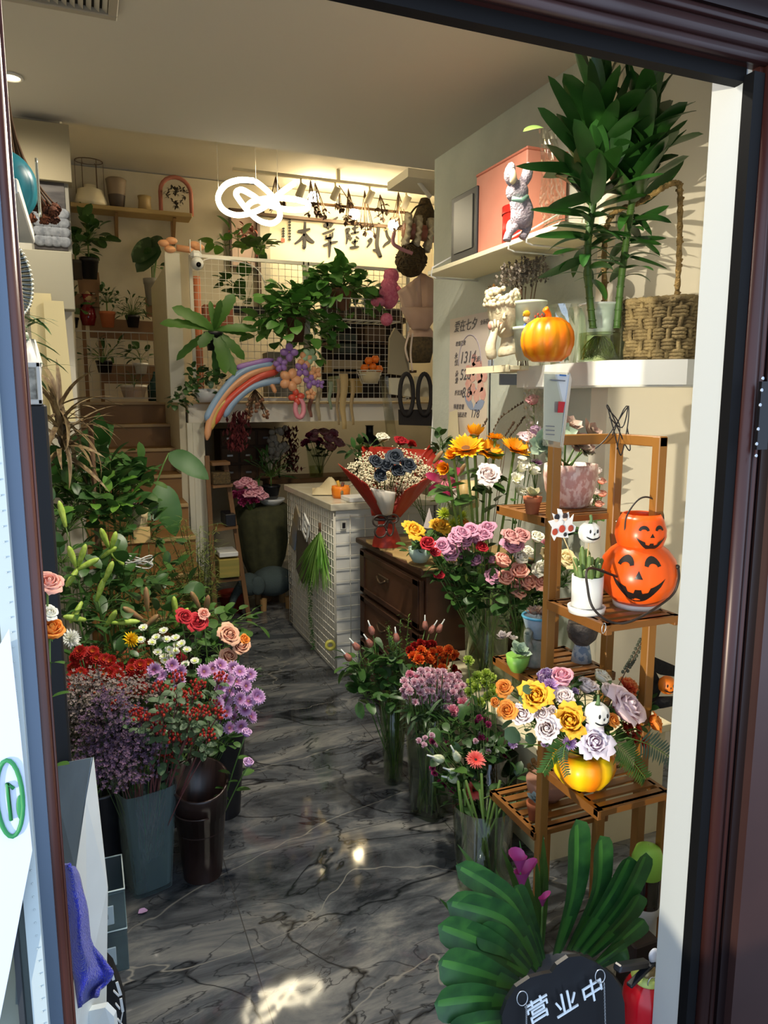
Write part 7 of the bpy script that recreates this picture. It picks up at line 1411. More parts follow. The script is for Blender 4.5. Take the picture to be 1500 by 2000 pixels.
# capped buds
capm=mat('white cap','#dfe3dd',.5)
K['bud']=Kind('rose_bud','rose bud',[BUD],[mat('bud rose','#b8705c',.55,c2='#97665a',nscale=3),g_cal],'bud')
K['budg']=Kind('rose_bud','rose bud',[BUD],[mat('bud pale','#c5d0a4',.55,c2='#dde2c6',nscale=3),mat('white cap')],'bud')
def capped(px,py,tx,ty,Y,s,base,kk,lb,grp):
 p=aY(px,py,Y);q=aY(tx,ty,Y);d=(q-p).normalized();f=flower(kk,p-d*s*.7,s,base,lb,grp,d=d,leaves=3,lk='rose',ls=.07,t0=.55)
 MB().tube([p+d*s*.55,p+d*s*1.1,p+d*s*1.9],[s*.3,s*.12,s*.10],7).build('plastic_cap',capm,f)
for i,(px,py,tx,ty) in enumerate(((680,1284,662,1264),(696,1263,682,1246),(726,1232,718,1210),(722,1256,709,1237),(830,1222,830,1202),(843,1230,855,1210),(858,1228,868,1210),(774,1246,772,1228))):
 capped(px,py,tx,ty,2.5 if px<800 else 2.6,.024,Vector((*v7,.05)),'bud','dusky pink rosebud with a white plastic cap over the slim floor vase','capped rosebuds')
for i,(px,py,tx,ty) in enumerate(((892,1478,876,1448),(858,1482,825,1472),(888,1508,862,1498),(886,1522,863,1516))):
 capped(px,py,tx,ty,1.98,.026,Vector((*v8,.05)),'budg',['white capped pale green bud pointing up beside the gerberas','white capped pale green bud with the longest tip pointing left','third white capped pale bud beside the gerberas','lowest white capped pale bud beside the gerberas'][i], None)
k=800
for px,py,Y,n_,m,b_ in ((700,1300,2.5,'rose',m_leaf,v7),(715,1320,2.5,'rose',m_leafd,v7),(740,1300,2.55,'rose',m_leafd,v7),(760,1290,2.55,'rose',m_leafg,v7),(770,1330,2.5,'rose',m_leafd,v7),(740,1340,2.5,'rose',m_leafd,v7),(715,1360,2.45,'rose',m_leafd,v7),(780,1365,2.45,'rose',m_leafd,v7),(800,1350,2.4,'long',m_leafg,v6),(830,1410,2.28,'long',m_leafg,v6),(860,1420,2.26,'long',m_leafg,v6),(845,1400,2.3,'long',m_leafg,v6),(880,1425,2.2,'long',m_leafd,v6),(820,1395,2.3,'long',m_leafd,v6),(900,1440,2.12,'rose',m_leafd,v8),(940,1470,2.05,'rose',m_leafd,v8),(880,1470,2.05,'rose',m_leafd,v8),(960,1480,2.02,'rose',m_leafd,v8),(900,1510,2.02,'rose',m_leafd,v8),(965,1530,2.0,'rose',m_leafd,v8),(900,1560,2.0,'rose',m_leafd,v8),(935,1420,2.12,'rose',m_leafd,v8),(990,1540,1.95,'rose',m_leafd,v9)):
 k+=1;leafy(px,py,Y,(b_[0],b_[1],.3),17,.065,.06 if n_=='rose' else .075,m,n_,'leafy filler between the cut flowers of the floor vases','filler foliage of the floor vases',k)
# curly green spikes
for i in range(14):
 tip=aY(rnd(752,800),rnd(1205,1300),2.55+rnd(-.05,.05));b_=Vector((*v7,.1));P=bez(b_,b_.lerp(tip,.6)+Vector((rnd(-.03,.03),0,.05)),tip,10);t=thing('greenery_spike','fuzzy yellow green foliage spike rising from the slim floor vase','greenery',b_,'green spikes');MB().tube(P,.0013,4).build('stem',m_stem,t);mb=MB()
 for p in P[5:]:
  for s in range(7):a=rnd(0,6.28);mb.leaf(aim(p+Vector((0,0,rnd(-.02,.02))),(math.cos(a),math.sin(a),rnd(-.1,.9))),.016,.004,n=2)
 mb.build('needles',m_leafl if i%2 else m_leaf,t)
# ================================================================== DRESSER, COUNTER, RED BOUQUET
m_dk=mat('dark walnut','#3b2419',.4,c2='#4b2f20',nscale=5,stretch=(1,.3,2));m_dk2=mat('walnut panel','#452b1d',.45,c2='#553623',nscale=5,stretch=(1,.3,2))
dx0,dx1,dy0,dy1,dzt=1.30,1.855,2.735,3.56,.815
t=thing('dresser','dark walnut chest of drawers between the white counter and the rose vases','dresser',(1.58,3.15,0));MB().box(((dx0+dx1)/2+.012,(dy0+dy1)/2,.40),(dx1-dx0-.02,dy1-dy0-.03,.79),bev=.003).build('carcass',m_dk,t);MB().box(((dx0+dx1)/2,(dy0+dy1)/2,dzt+.0),(dx1-dx0+.02,dy1-dy0,.028),bev=.004).build('top',m_dk,t)
for i in range(3):
 z1=.775-.245*i;z0=z1-.225;mb=MB();xx=dx0+.010
 mb.box((xx,(dy0+dy1)/2,(z0+z1)/2),(.018,dy1-dy0-.07,z1-z0),bev=.002)
 d_=mb.build('drawer',m_dk2,t);mb=MB()
 for (ya,yb,za,zb2) in ((dy0+.05,dy1-.05,z1-.03,z1-.004),(dy0+.05,dy1-.05,z0+.004,z0+.03),(dy0+.05,dy0+.11,z0,z1),(dy1-.11,dy1-.05,z0,z1)):mb.box((xx-.011,(ya+yb)/2,(za+zb2)/2),(.008,yb-ya,zb2-za),bev=.002)
 mb.build('drawer_frame',m_dk,d_)
 mb=MB();yc=(dy0+dy1)/2+.03;mb.tube([(xx-.03-.004*math.sin(PI*j/8),yc-.055+.11*j/8,(z0+z1)/2+.03-.022*math.sin(PI*j/8)) for j in range(9)],.006,6);mb.box((xx-.018,yc,(z0+z1)/2+.032),(.008,.13,.02),bev=.003);mb.build('handle',mat('old brass','#5b4a38',.35,metal=.7),d_)
mb=MB();P=[(dx0-.004+.012*math.sin(i*1.9),dy0-.006+(dy1-dy0-.1)*i/14) for i in range(15)];mb.prism(P+[(dx1,dy1-.1),(dx1,dy0-.006)],dzt+.014,dzt+.019);single('kraft_paper','wrinkled kraft paper sheet covering the dresser top','paper',mb,mat('kraft sheet','#a98d5c',.8,c2='#9c804f',nscale=10,bump=.5,bscale=25))
cx0,cx1,cy0,cy1,cz=1.24,1.86,3.757,4.745,.945
t=thing('counter','white shop counter with a pale marble top and wire grids on its sides','counter',(1.55,4.25,0));MB().box(((cx0+cx1)/2,(cy0+cy1)/2,cz/2),(cx1-cx0-.02,cy1-cy0-.02,cz)).build('body',mat('counter white','#d6d4ca',.6),t);MB().box(((cx0+cx1)/2-.01,(cy0+cy1)/2,cz+.02),(cx1-cx0+.03,cy1-cy0+.03,.04),bev=.004).build('top',mat('pale marble','#cfc9b6',.25,c2='#beb69f',nscale=6),t)
mb=MB();n=22
for i in range(n+1):y=cy0+(cy1-cy0)*i/n;mb.tube([(cx0-.006,y,.04),(cx0-.006,y,cz-.01)],.0022,4)
for j in range(21):z=.04+(cz-.05)*j/20;mb.tube([(cx0-.006,cy0,z),(cx0-.006,cy1,z)],.0022,4)
mb.build('side_grid',m_wire,t);mb=MB()
for i in range(8):x=cx0+(cx1-cx0)*i/7;mb.tube([(x,cy0-.004,.04),(x,cy0-.004,cz-.03)],.0028,4)
for j in range(13):z=.04+(cz-.08)*j/12;mb.tube([(cx0,cy0-.004,z),(cx1,cy0-.004,z)],.0028,4)
mb.build('front_grid',m_wire,t)
c=aY(671,1026,cy0-.008);t=thing('socket','small grey wall socket on the front of the white counter','socket',c);MB().box(tuple(c),(.035,.008,.05),bev=.003).build('plate',mat('socket grey','#b9b6ac',.5),t);MB().box((c.x,c.y-.005,c.z),(.018,.003,.03)).build('slots',m_blk,t)
c=aY(645,1260,3.735);t=thing('tape_roll','yellow tape roll stuck to the lower corner of the counter','tape roll',c);MB().lathe([(.014,-.012),(.03,-.012),(.03,.012),(.014,.012),(.014,-.012)],n=22,M=aimz(c,(-.3,-1,0))).build('tape',mat('tape yellow','#c9c25a',.3),t)
# hanging things on the counter side
xs_=cx0-.03
def hx(x,y,X=xs_): return aX(x,y,X)
t=thing('faux_grass','bunch of bright green artificial grass hanging head down on the counter side','artificial plant',hx(622,1035));mb=MB();c0=hx(625,1038)
for i in range(150):a=rnd(0,6.28);tip=hx(rnd(585,645),rnd(1080,1165));d=tip-c0+Vector((rnd(-.04,.03),0,0));mb.leaf(aim(c0,d,rnd(-1,1)),d.length,.007,bend=rnd(-.1,.1),n=5,tip=.6)
mb.build('blades',mat('fresh green','#5c9a2e',.5,c2='#8fb85a',nscale=6,stretch=(1,1,1),translucent=.25),t);MB().tube([c0,c0+Vector((0,0,.05))],.008,6).build('tie',m_twig,t)
t=thing('faux_vine','thin dark green trailing artificial vine below the hanging grass','artificial plant',hx(607,1160));mb=MB();P=bez(hx(607,1120),hx(604,1200),hx(612,1265),30)
for p in P:
 for s in range(7):a=rnd(0,6.28);mb.leaf(aim(p,(math.cos(a)-.3,math.sin(a),rnd(-.6,.2)),0),.022,.009,n=2)
mb.build('leaves',m_leafd,t)
t=thing('hanging_bag','long dark grey mesh bag hanging on the counter side','bag',hx(585,1040));slab(MB(),[hx(580,1035),hx(600,1040),hx(607,1100),hx(590,1140),hx(578,1110)],.012).build('body',mat('bag grey','#4a4438',.8),t)
t=thing('hanging_bag','narrow blue and beige bag hanging at the far end of the counter side','bag',hx(570,1000));slab(MB(),[hx(577,985),hx(584,1010),hx(574,1075),hx(564,1060)],.01).build('body',mat('bag blue','#5c7390',.7,c2='#8a7a58',nscale=4),t)
c=hx(597,1030);t=thing('wall_plaque','small white square spiral ornament hanging on the counter side','ornament',c);M=Matrix.Translation(c)@Matrix.Rotation(.5,4,'X');mb=MB()
for yy,zz,w,h in ((0,.055,.13,.02),(0,-.055,.13,.02),(.055,0,.02,.13),(-.055,0,.02,.13),(0,.02,.07,.012),(0,-.02,.05,.012),(.025,0,.012,.05)):mb.box((0,yy,zz),(.012,w,h),M,bev=.002)
mb.build('frame',m_plastw,t)
# on the counter
ct=cz+.041
t=thing('cloth','crumpled cream cloth lying on the marble counter','cloth',aZ(640,955,ct))
def clf(u,v):p=aZ(610+75*u,968-14*v,ct); return p+Vector((0,0,max(.004,.10*math.sin(PI*min(u*1.3,1))*math.sin(PI*v)*(.7+.4*math.sin(u*9+v*5)))))
mb=MB();mb.grid(clf,16,12);mb.build('fabric',mat('cream cloth','#c9b993',.85),t)
c=aY(668,970,3.95);t=thing('pumpkin_cup','small orange carved pumpkin cup on the marble counter','cup',(c.x,3.97,ct));mb=MB();mb.lathe([(.001,0),(.045,0),(.052,.02),(.055,.05),(.052,.07),(.048,.07),(.001,.02)],(c.x,3.97,ct),36,lobes=8,lobe_d=.06);mb.build('cup',mat('cup orange','#e07b12',.45),t);MB().ball((c.x-.01,3.97-.05,ct+.035),.018,10,8,sc=(.5,.3,1)).build('face_mark',mat('mark grey','#7a6a4a',.6),t)
for dx,dz,lb in ((-.02,.10,'yellow banana shaped soft toy leaning in the orange pumpkin cup'),(.015,.09,'dark brown pen lot standing in the orange pumpkin cup')):single('cup_filler',lb,'stationery',MB().tube([(c.x,3.97,ct+.03),(c.x+dx,3.97,ct+dz)],.009,7),mat('y'+str(dx),'#c2932c' if dx<0 else '#5a2c20',.6))
single('paper_pad','stack of white paper at the front edge of the marble counter','paper',MB().box((1.44,3.84,ct+.012),(.22,.15,.024),bev=.002),m_plastw)
# red bouquet
random.seed(61)
bq=aY(758,1050,3.25);BQ=Vector((bq.x,3.27,dzt+.02));t=thing('wrapped_bouquet','large bouquet wrapped in red paper with a dark organza bow, standing on the dresser','bouquet wrap',BQ)
def qp(x,y,Y=3.2): return aY(x,y,Y)
m_red=mat('red wrap','#a62a1b',.45,c2='#b93824',nscale=3,translucent=.2)
def sheet(corners,name='wrap_sheet',m=m_red,bow=.05,n=10):
 c=[Vector(x) for x in corners]
 def fn(u,v):p=(c[0]*(1-u)+c[1]*u)*(1-v)+(c[3]*(1-u)+c[2]*u)*v; return p+Vector((0,-bow*math.sin(PI*u)*math.sin(PI*v*.9),0))+Vector((0,.008*math.sin(u*23+v*4),0))*v
 mb=MB();mb.grid(fn,n,n);ob=mb.build(name,m,t);md=ob.modifiers.new('thickness','SOLIDIFY');md.thickness=.0012; return ob
nk0,nk1=qp(738,1012,3.20),qp(782,1010,3.22)
sheet([nk0,qp(752,1012,3.15),qp(720,948,3.05),qp(659,905,3.15)],bow=.02);sheet([nk0,nk1,qp(690,930,3.1),qp(668,912,3.2)],bow=.04)
sheet([qp(765,1012,3.15),nk1,qp(868,912,3.2),qp(790,958,3.02)],bow=.02);sheet([qp(745,1010,3.3),nk1,qp(862,905,3.35),qp(838,868,3.40)],bow=-.03)
sheet([nk0+Vector((0,.08,0)),nk1+Vector((0,.08,0)),qp(856,880,3.48),qp(706,870,3.50)],bow=-.06);sheet([nk0+Vector((0,.08,0)),nk1+Vector((0,.08,0)),qp(770,875,3.46),qp(704,872,3.38)],bow=-.03)
sheet([qp(748,1008,3.12),qp(765,1008,3.12),qp(775,962,3.06),qp(722,952,3.08)],'tissue_sheet',mat('tissue white','#d9d2c4',.7,translucent=.3),bow=.03)
mb=MB();mb.lathe([(.075,0),(.07,.03),(.055,.07),(.042,.10),(.046,.13)],tuple(BQ),26,lobes=7,lobe_d=.12);mb.build('wrap_base',m_red,t)
bw=mat('organza dark','#3b302c',.4,alpha=.85);c=qp(752,1015,3.14);mb=MB();mb.tube([c+Vector((.048*math.cos(a)+.012,.03*math.sin(a)+.03,0)) for a in [i*PI/10 for i in range(20)]],.008,6,closed=True)
for s,w,h,z in ((-1,.07,.045,.0),(1,.06,.035,.005),(-1,.06,.05,-.05),(1,.035,.06,-.04)):mb.tube([c+Vector((s*w*(.5-.5*math.cos(a)),-.02,z+h*.6*math.sin(a))) for a in [i*2*PI/14 for i in range(15)]],.005,5)
mb.build('bow',bw,t)
gb=MB();gb.ball((0,0,0),.0042,5,4);gm=[]
for s in range(3):st,bl=spray_mesh(15,.16,.045,gb,s+30,.0007,bits=7);gm.append((st.mesh('sprig_twig',m_stemd),bl.mesh('sprig_flowers',mat('gypsum white','#e6dcbc',.8))))
for i in range(26):
 a=i*2.4;rr=math.sqrt((i+.5)/26);px,py=765+78*rr*math.cos(a),925+36*rr*math.sin(a);p=qp(px,py,3.18+.16*(.5-.5*math.sin(a)*rr));d=(p-BQ).normalized()+Vector((0,-.3,0));g=thing('babys_breath','sprig of tiny cream baby breath flowers filling the red bouquet','cut flower',BQ+Vector((0,0,.12)),'baby breath sprigs');M=aimz(p-d.normalized()*.13,d,rnd(0,6));st,bl=gm[i%3];place('twigs',st,g,M);place('florets',bl,g,M)
for px,py in ((730,907),(770,898),(795,914),(740,935),(772,925),(752,915)):flower('black',qp(px,py,3.08),.032,BQ+Vector((0,0,.1)),'blue black rose in the middle of the red wrapped bouquet','black roses',d=(rnd(-.3,.3),-.75,.6),leaves=0)
# flowers behind the bouquet
for px,py,kk,s,lb in ((745,862,'cream',.035,'cream rose peeking above the red wrap'),(782,868,'red',.03,'red rose peeking above the red wrap'),(803,870,'cred',.028,'red carnation right of the peeking red rose'),(835,885,'cream',.02,'small cream bud above the right wrap corner')):flower(kk,aY(px,py,3.62),s,(1.75,3.68,.86),lb,leaves=3,d=(0,-.5,1))
k=900
for px,py in ((700,890),(868,885),(860,870),(720,880),(895,900)):k+=1;leafy(px,py,3.45,(1.75,3.5,.86),10,.07,.07,m_leafd,'rose','leafy stems behind the red wrapped bouquet','leaves behind the bouquet',k)
# ================================================================== BACK OF THE SHOP
random.seed(71)
# calligraphy scroll
YC=6.93;a,b=aY(512,600,YC),aY(778,415,YC);zt_=aY(620,432,YC).z
t=thing('calligraphy_panel','long framed calligraphy panel with four large black brush characters on the back wall','calligraphy',(a.x,YC,a.z));MB().box(((a.x+b.x)/2,YC+.02,(a.z+zt_)/2),(b.x-a.x,.02,zt_-a.z)).build('paper',mat('rice paper','#c9bfa3',.8),t)
f=MB();f.box((a.x+.04,YC+.005,(a.z+zt_)/2),(.10,.012,zt_-a.z));f.build('side_border',mat('grey silk border','#a6a08c',.8),t);f=MB();f.box((a.x-.02,YC,(a.z+zt_)/2),(.03,.04,zt_-a.z),bev=.003);f.box(((a.x+b.x)/2,YC,zt_+.01),(b.x-a.x+.06,.04,.03),bev=.003);f.build('frame',mat('dark frame wood','#4a3524',.5),t)
m_brush=mat('brush ink','#1d1a18',.7)
def stroke(pts,w,name='brush_stroke'):
 P=spl([aY(400+x/3,300+y/3,YC-.004) for x,y in pts],5);n=len(P);mb=MB();vs=[]
 for i,p in enumerate(P):
  d=(P[min(i+1,n-1)]-P[max(i-1,0)]).normalized();sd=d.cross(Vector((0,-1,0))).normalized();s=i/(n-1);ww=w*.0022*(.35+.65*math.sin(PI*min(.95,s*.8+.15)))
  vs+=[p+sd*ww,p-sd*ww,p+sd*ww+Vector((0,.004,0)),p-sd*ww+Vector((0,.004,0))]
 mb.add(vs,[f for i in range(n-1) for f in ((i*4,i*4+4,i*4+5,i*4+1),(i*4+2,i*4+3,i*4+7,i*4+6),(i*4,i*4+2,i*4+6,i*4+4),(i*4+1,i*4+5,i*4+7,i*4+3))],0, False);mb.build(name,m_brush,t)
for pts,w in (([(545,455),(580,452),(618,440)],7),([(588,400),(585,470),(585,550),(575,535)],7),([(585,470),(560,505),(528,528)],6),([(588,470),(610,500),(642,522)],9),([(695,425),(725,412),(780,372)],7),([(715,400),(722,430),(726,445)],5),([(752,385),(748,410),(735,435)],5),([(690,470),(735,455),(762,440)],5),([(712,478),(715,495),(745,490),(750,460)],5),([(705,500),(740,490)],4),([(695,540),(735,525),(780,515)],6),([(735,470),(733,540),(730,608)],6),([(828,440),(835,490),(830,530)],5),([(828,442),(848,440),(838,465),(852,485),(835,500)],5),([(862,440),(900,430)],5),([(880,420),(880,470)],5),([(855,470),(905,458)],5),([(862,490),(850,510)],4),([(885,485),(905,500)],4),([(862,520),(898,512)],5),([(880,500),(880,545)],5),([(850,552),(905,545)],6),([(1022,405),(1015,470),(1010,540),(1030,605),(1010,570),(985,565)],9),([(955,515),(975,500),(972,520),(950,550)],6),([(1062,440),(1070,480),(1085,510),(1060,530),(1045,548)],7)):stroke(pts,w)
for x,ys in ((495,range(385,520,17)),(458,range(440,500,15))):
 for y in ys:stroke([(x-6,y),(x+7,y-3),(x+2,y+8)],2.6,'signature_stroke')
MB().box(tuple(aY(400+458/3,300+508/3,YC-.005)),(.035,.003,.035)).build('seal_stamp',mat('seal red','#9a4a35',.7),t)
def frame_pic(name,label,px0,py0,px1,py1,Y,mf,mp,bw=.02):
 a,b=aY(px0,py1,Y),aY(px1,py0,Y);t=thing(name,label,'picture',(a.x,Y,a.z));mb=MB();w,h=b.x-a.x,b.z-a.z
 for s in (-1,1):mb.box(((a.x+b.x)/2+s*(w/2),Y,(a.z+b.z)/2),(bw,.03,h+bw),bev=.002);mb.box(((a.x+b.x)/2,Y,(a.z+b.z)/2+s*h/2),(w+bw,.03,bw),bev=.002)
 mb.build('frame',mf,t);MB().box(((a.x+b.x)/2,Y+.008,(a.z+b.z)/2),(w,.006,h)).build('picture',mp,t); return t,(a+b)/2
t,c=frame_pic('framed_print','tall dark framed pinkish print with a dried flower behind the neon lamp',452,415,514,520,6.95,mat('dark frame wood'),mat('pink print','#bfa28e',.7,c2='#cdb6a0',nscale=3));mb=MB()
for i in range(30):p=c+Vector((random.gauss(0,.06),-.03,random.gauss(.05,.05)));mb.leaf(aim(p,(rnd(-1,1),-.3,rnd(-1,1))),.06,.03,bend=.5,n=3)
mb.build('dried_petals',mat('dried rust','#8a4a38',.8),t)
# hanging bar with dried bunches
ba,bb_=aY(600,396,6.45),aY(797,416,6.45);t=thing('hanging_bar','thin brown wooden bar hung below the track lights','bar',(ba.x,6.45,ba.z-.02));MB().tube([ba,bb_,bb_-Vector((0,0,.1))],.012,6).build('rod',m_twig,t);MB().tube([ba,Vector((ba.x,6.3,3.4))],.002,4).build('string',m_twig,t)
for i,(px,py,px1,py1) in enumerate(((606,350,612,405),(615,356,622,412),(662,362,670,405),(680,368,684,425),(712,372,718,445),(742,380,750,412),(778,375,780,432),(538,345,540,400))):
 c,e=aY(px,py,6.4),aY(px1,py1,6.4);t=thing('dried_bunch','small dried dark flower bunch hanging upside down in front of the glaring wall lamps','dried flowers',e,'dried bunches under the track');st=MB();hd=MB()
 for k_ in range(7):
  q=e+Vector((rnd(-.07,.07),rnd(-.04,.04),rnd(-.06,.05)));st.tube([c,c.lerp(q,.4),q],.004,3)
  for s in range(4):hd.leaf(aim(q,(rnd(-1,1),rnd(-1,1),rnd(-1,.3))),.05,.03,bend=.6,n=3)
 st.build('stems',m_twig,t);hd.build('dried_heads',mat('dried dark','#4a3626',.9),t)
# ceiling panel and pipe at the right of the recess ceiling
struct('trim_duct',MB().box((aY(770,350,4.4).x+.3,4.35,aY(775,345,4.2).z+.03),(.6,.32,.05)),mat('duct paint','#d6ceb8',.7))
single('white_pipe','thin white pipe arm sticking out under the recess ceiling','pipe',MB().tube([aY(790,348,4.3),aY(815,352,4.3),aY(840,385,4.25)],.014,8),m_white)
# wall shelf at the back left and what stands on it
YB=6.86;a,b=aY(138,403,YB),aY(372,428,YB);zs_=(a.z+b.z)/2;t=thing('wall_shelf','pale wooden wall shelf on two brackets high above the stairs','shelf',(a.x,YB,zs_));MB().box(((a.x+b.x)/2,YB,zs_),(b.x-a.x,.22,.035),bev=.004).build('board',mat('light oak','#b99f6a',.6,c2='#a88e5b',nscale=4),t)
for px in (228,340):x=aY(px,440,YB).x;mb=MB();mb.beam((x,6.97,zs_-.02),(x,6.97,zs_-.22),.03);mb.beam((x,6.97,zs_-.2),(x,6.80,zs_-.02),.025);mb.build('bracket',mat('oak bracket','#8a6a42',.6),t)
zs_+=.018
c=aY(178,400,YB);t=thing('wire_lantern','white bowl lantern with a thin wire cage on the high back shelf','lantern',(c.x,YB,zs_));MB().lathe([(.001,0),(.12,0),(.13,.03),(.10,.13),(.05,.15),(.05,.17),(.001,.17)],(c.x,YB,zs_),26).build('bowl',mat('warm white glaze','#e2d8bd',.35),t);mb=MB()
for i in range(6):a_=i*PI/3;mb.tube([(c.x+.11*math.cos(a_),YB+.09*math.sin(a_),zs_+.03),(c.x+.11*math.cos(a_),YB+.09*math.sin(a_),zs_+.36),(c.x,YB,zs_+.40)],.003,4)
mb.tube([(c.x+.11*math.cos(i*.4),YB+.09*math.sin(i*.4),zs_+.36) for i in range(16)],.003,4,closed=True);mb.build('wire_cage',m_twig,t)
c=aY(229,405,YB);t=thing('ceramic_jar','tall two tone brown ceramic jar on the high back shelf','jar',(c.x,YB,zs_));MB().lathe([(.001,0),(.055,0),(.07,.11)],(c.x,YB,zs_),24).build('lower_body',mat('jar dark','#4e423a',.6),t);MB().lathe([(.07,.11),(.078,.20),(.085,.235),(.07,.245),(.001,.24)],(c.x,YB,zs_),24).build('upper_body',mat('jar pale','#8d7b66',.6),t)
c=aY(283,410,YB);single('milk_jug','small beige jug on the high back shelf','jug',MB().lathe([(.001,0),(.058,0),(.05,.09),(.058,.125),(.045,.125),(.001,.02)],(c.x,YB,zs_),20),mat('jug beige','#b39a68',.5))
c=aY(345,420,YB);t=thing('wreath_arch','pink arch frame with a dark heart shaped wreath on the high back shelf','wreath',(c.x,YB,zs_));mb=MB();w=.13;mb.tube([(c.x-w,YB,zs_),(c.x-w,YB,zs_+.18)]+[(c.x-w*math.cos(PI*i/10),YB,zs_+.18+w*math.sin(PI*i/10)) for i in range(11)]+[(c.x+w,YB,zs_)],.018,7);mb.build('arch',mat('arch pink','#b5705c',.6),t)
mb=MB()
for i in range(90):a_=rnd(0,6.28);hx_=16*math.sin(a_)**3/17;hz=(13*math.cos(a_)-5*math.cos(2*a_)-2*math.cos(3*a_)-math.cos(4*a_))/17;p=Vector((c.x+.085*hx_,YB-.02,zs_+.15+.085*hz));mb.leaf(aim(p,(rnd(-1,1),rnd(-1,0),rnd(-1,1))),.045,.02,n=2)
mb.build('wreath',mat('wreath dark','#4a4236',.9),t)
# plants on wooden stands above the stairs
m_w=mat('stand wood','#7e5a32',.6,c2='#6b4a27',nscale=4)
YP=6.7;t=thing('wooden_rack','wooden plant rack at the top of the stairs','rack',(.3,YP,1.53));mb=MB()
def bar(x0,y0,x1,y1,w=.03):mb.beam(aY(x0,y0,YP),aY(x1,y1,YP),w,.16)
for q in ((152,552,195,552),(120,592,190,595),(175,640,318,648),(285,600,318,600),(200,730,310,732)):bar(*q)
mb.build('shelf_board',m_w,t);mb=MB()
for px,y0 in ((158,552),(188,552),(300,600),(132,595)):p=aY(px,y0,YP);mb.beam(p,(p.x,YP,1.53),.03)
mb.build('upright',m_w,t)
def pplant(px,pyb,r,h,mp,label,n,R,size,m,kd='rose',up=.35,tall=0,seed=0,Y=YP):
 p=aY(px,pyb,Y);fo=MB();st=MB();foliage(fo,(p.x,Y,p.z+h+tall),n,R,size,kd,up,seed=seed,stems=st)
 if tall:st.tube([(p.x,Y,p.z+h*.9),(p.x,Y,p.z+h+tall)],.006,5)
 potted('potted_plant',label,(p.x,Y,p.z),r,h,mp,fo,m,taper=.75,stems=st)
pplant(176,546,.075,.17,m_blk,'leafy plant in a dark banded pot on the highest wooden stand',34,.2,.13,m_leafd,tall=.12,seed=1);pplant(150,546,.06,.15,mat('pot umber','#4b4238',.7),'bushy dark plant at the very left of the wooden stand',24,.15,.12,m_leafd,tall=.06,seed=2)
pplant(211,640,.065,.13,m_terra,'small bushy plant in a terracotta pot on the wooden rack',60,.13,.05,m_leafd,tall=.07,seed=3);pplant(260,640,.06,.1,m_blk,'spreading fern like plant in a black pot on the wooden rack',60,.17,.08,m_leafd,'long',seed=4)
pplant(300,597,.075,.22,mat('grey cement','#8f8c84',.8),'slender arrowhead plant in a tall grey cement pot',4,.1,.1,m_leafd,tall=.1,seed=5)
t=thing('alocasia_plant','two large veined dark leaves on long stalks above the grey cement pot','potted plant',aY(300,560,YP));mb=MB();st=MB()
for (x0,y0,x1,y1,w) in ((305,470,268,500,.16),(310,480,275,518,.14),(292,478,312,468,.1)):a_,b=aY(x0,y0,YP),aY(x1,y1,YP-.1);mb.leaf(aim(a_,b-a_,0,up=(0,-1,.3)),(b-a_).length*1.2,w,bend=.4,n=8,wave=.04);st.tube(bez(aY(300,560,YP),aY(303,520,YP),a_,5),.006,4)
mb.build('leaves',mat('alocasia leaf','#24401f',.3,c2='#7e9a6a',nscale=9,nlo=.6,nhi=.8),t);st.build('stalks',m_stem,t)
c=aY(173,636,YP);single('red_vase','dark red glass bottle vase on the wooden rack','vase',MB().lathe([(.001,0),(.05,0),(.065,.07),(.06,.13),(.03,.17),(.03,.21),(.045,.25),(.03,.25),(.001,.2)],(c.x,YP,c.z),20),mat('red glass','#6e0f18',.12))
c=aY(171,588,YP);single('bottle_ornament','small beige gourd bottle inside the wooden stand','ornament',MB().lathe([(.001,0),(.03,0),(.04,.04),(.015,.08),(.008,.15),(.001,.15)],(c.x,YP,c.z),14),mat('gourd','#a1885c',.7))
pplant(262,776,.11,.10,m_plastw,'low white planter on the landing behind the wire barrier',10,.10,.09,m_leafg,'long',tall=0,seed=6,Y=6.55);pplant(276,730,.06,.09,m_plastw,'small white pot on the lower rack board behind the barrier',16,.12,.09,m_leafd,tall=.03,seed=7)
pplant(205,728,.07,.1,m_blk,'dark potted plant low behind the wire barrier',30,.17,.13,m_leafd,'long',seed=8);pplant(140,640,.06,.08,m_blk,'drooping plant by the wall behind the wire barrier',30,.16,.12,m_leafd,seed=9,tall=.05)
single('glass_bottle','dark teal glass bottle on the landing by the frosted screen','bottle',MB().lathe([(.001,0),(.07,0),(.075,.12),(.03,.2),(.02,.25),(.001,.25)],(aY(306,775,6.6).x,6.6,1.535),16),mat('teal glass','#123c3c',.15))
# ------------------------------------------------------------------ on and behind the mezzanine fence
YM=5.17;YF_=5.06
c=aY(385,515,5.08);t=thing('security_camera','white dome security camera with two aerials on the fence corner','security camera',c);MB().box((c.x,5.12,c.z+.06),(.075,.06,.06),bev=.02).build('housing',m_plastw,t);MB().ball((c.x,5.08,c.z-.0),.042,18,12).build('dome',m_plastw,t);MB().lathe([(.001,.0),(.016,0),(.018,-.012)],n=14,M=aimz(c+Vector((.005,-.040,-.012)),(.1,-1,-.3))).build('lens',m_black,t)
for dx in (-.034,.034):MB().tube([(c.x+dx,5.13,c.z+.08),(c.x+dx,5.13,c.z+.16)],.004,6).build('aerial',m_plastw,t)
MB().tube(spl([(c.x+.03,5.12,c.z+.02),(c.x+.12,5.14,c.z+.05),(c.x+.4,5.2,c.z+.03),(c.x+.5,5.25,c.z-.1)],5),.004,5).build('cable',m_plastw,t)
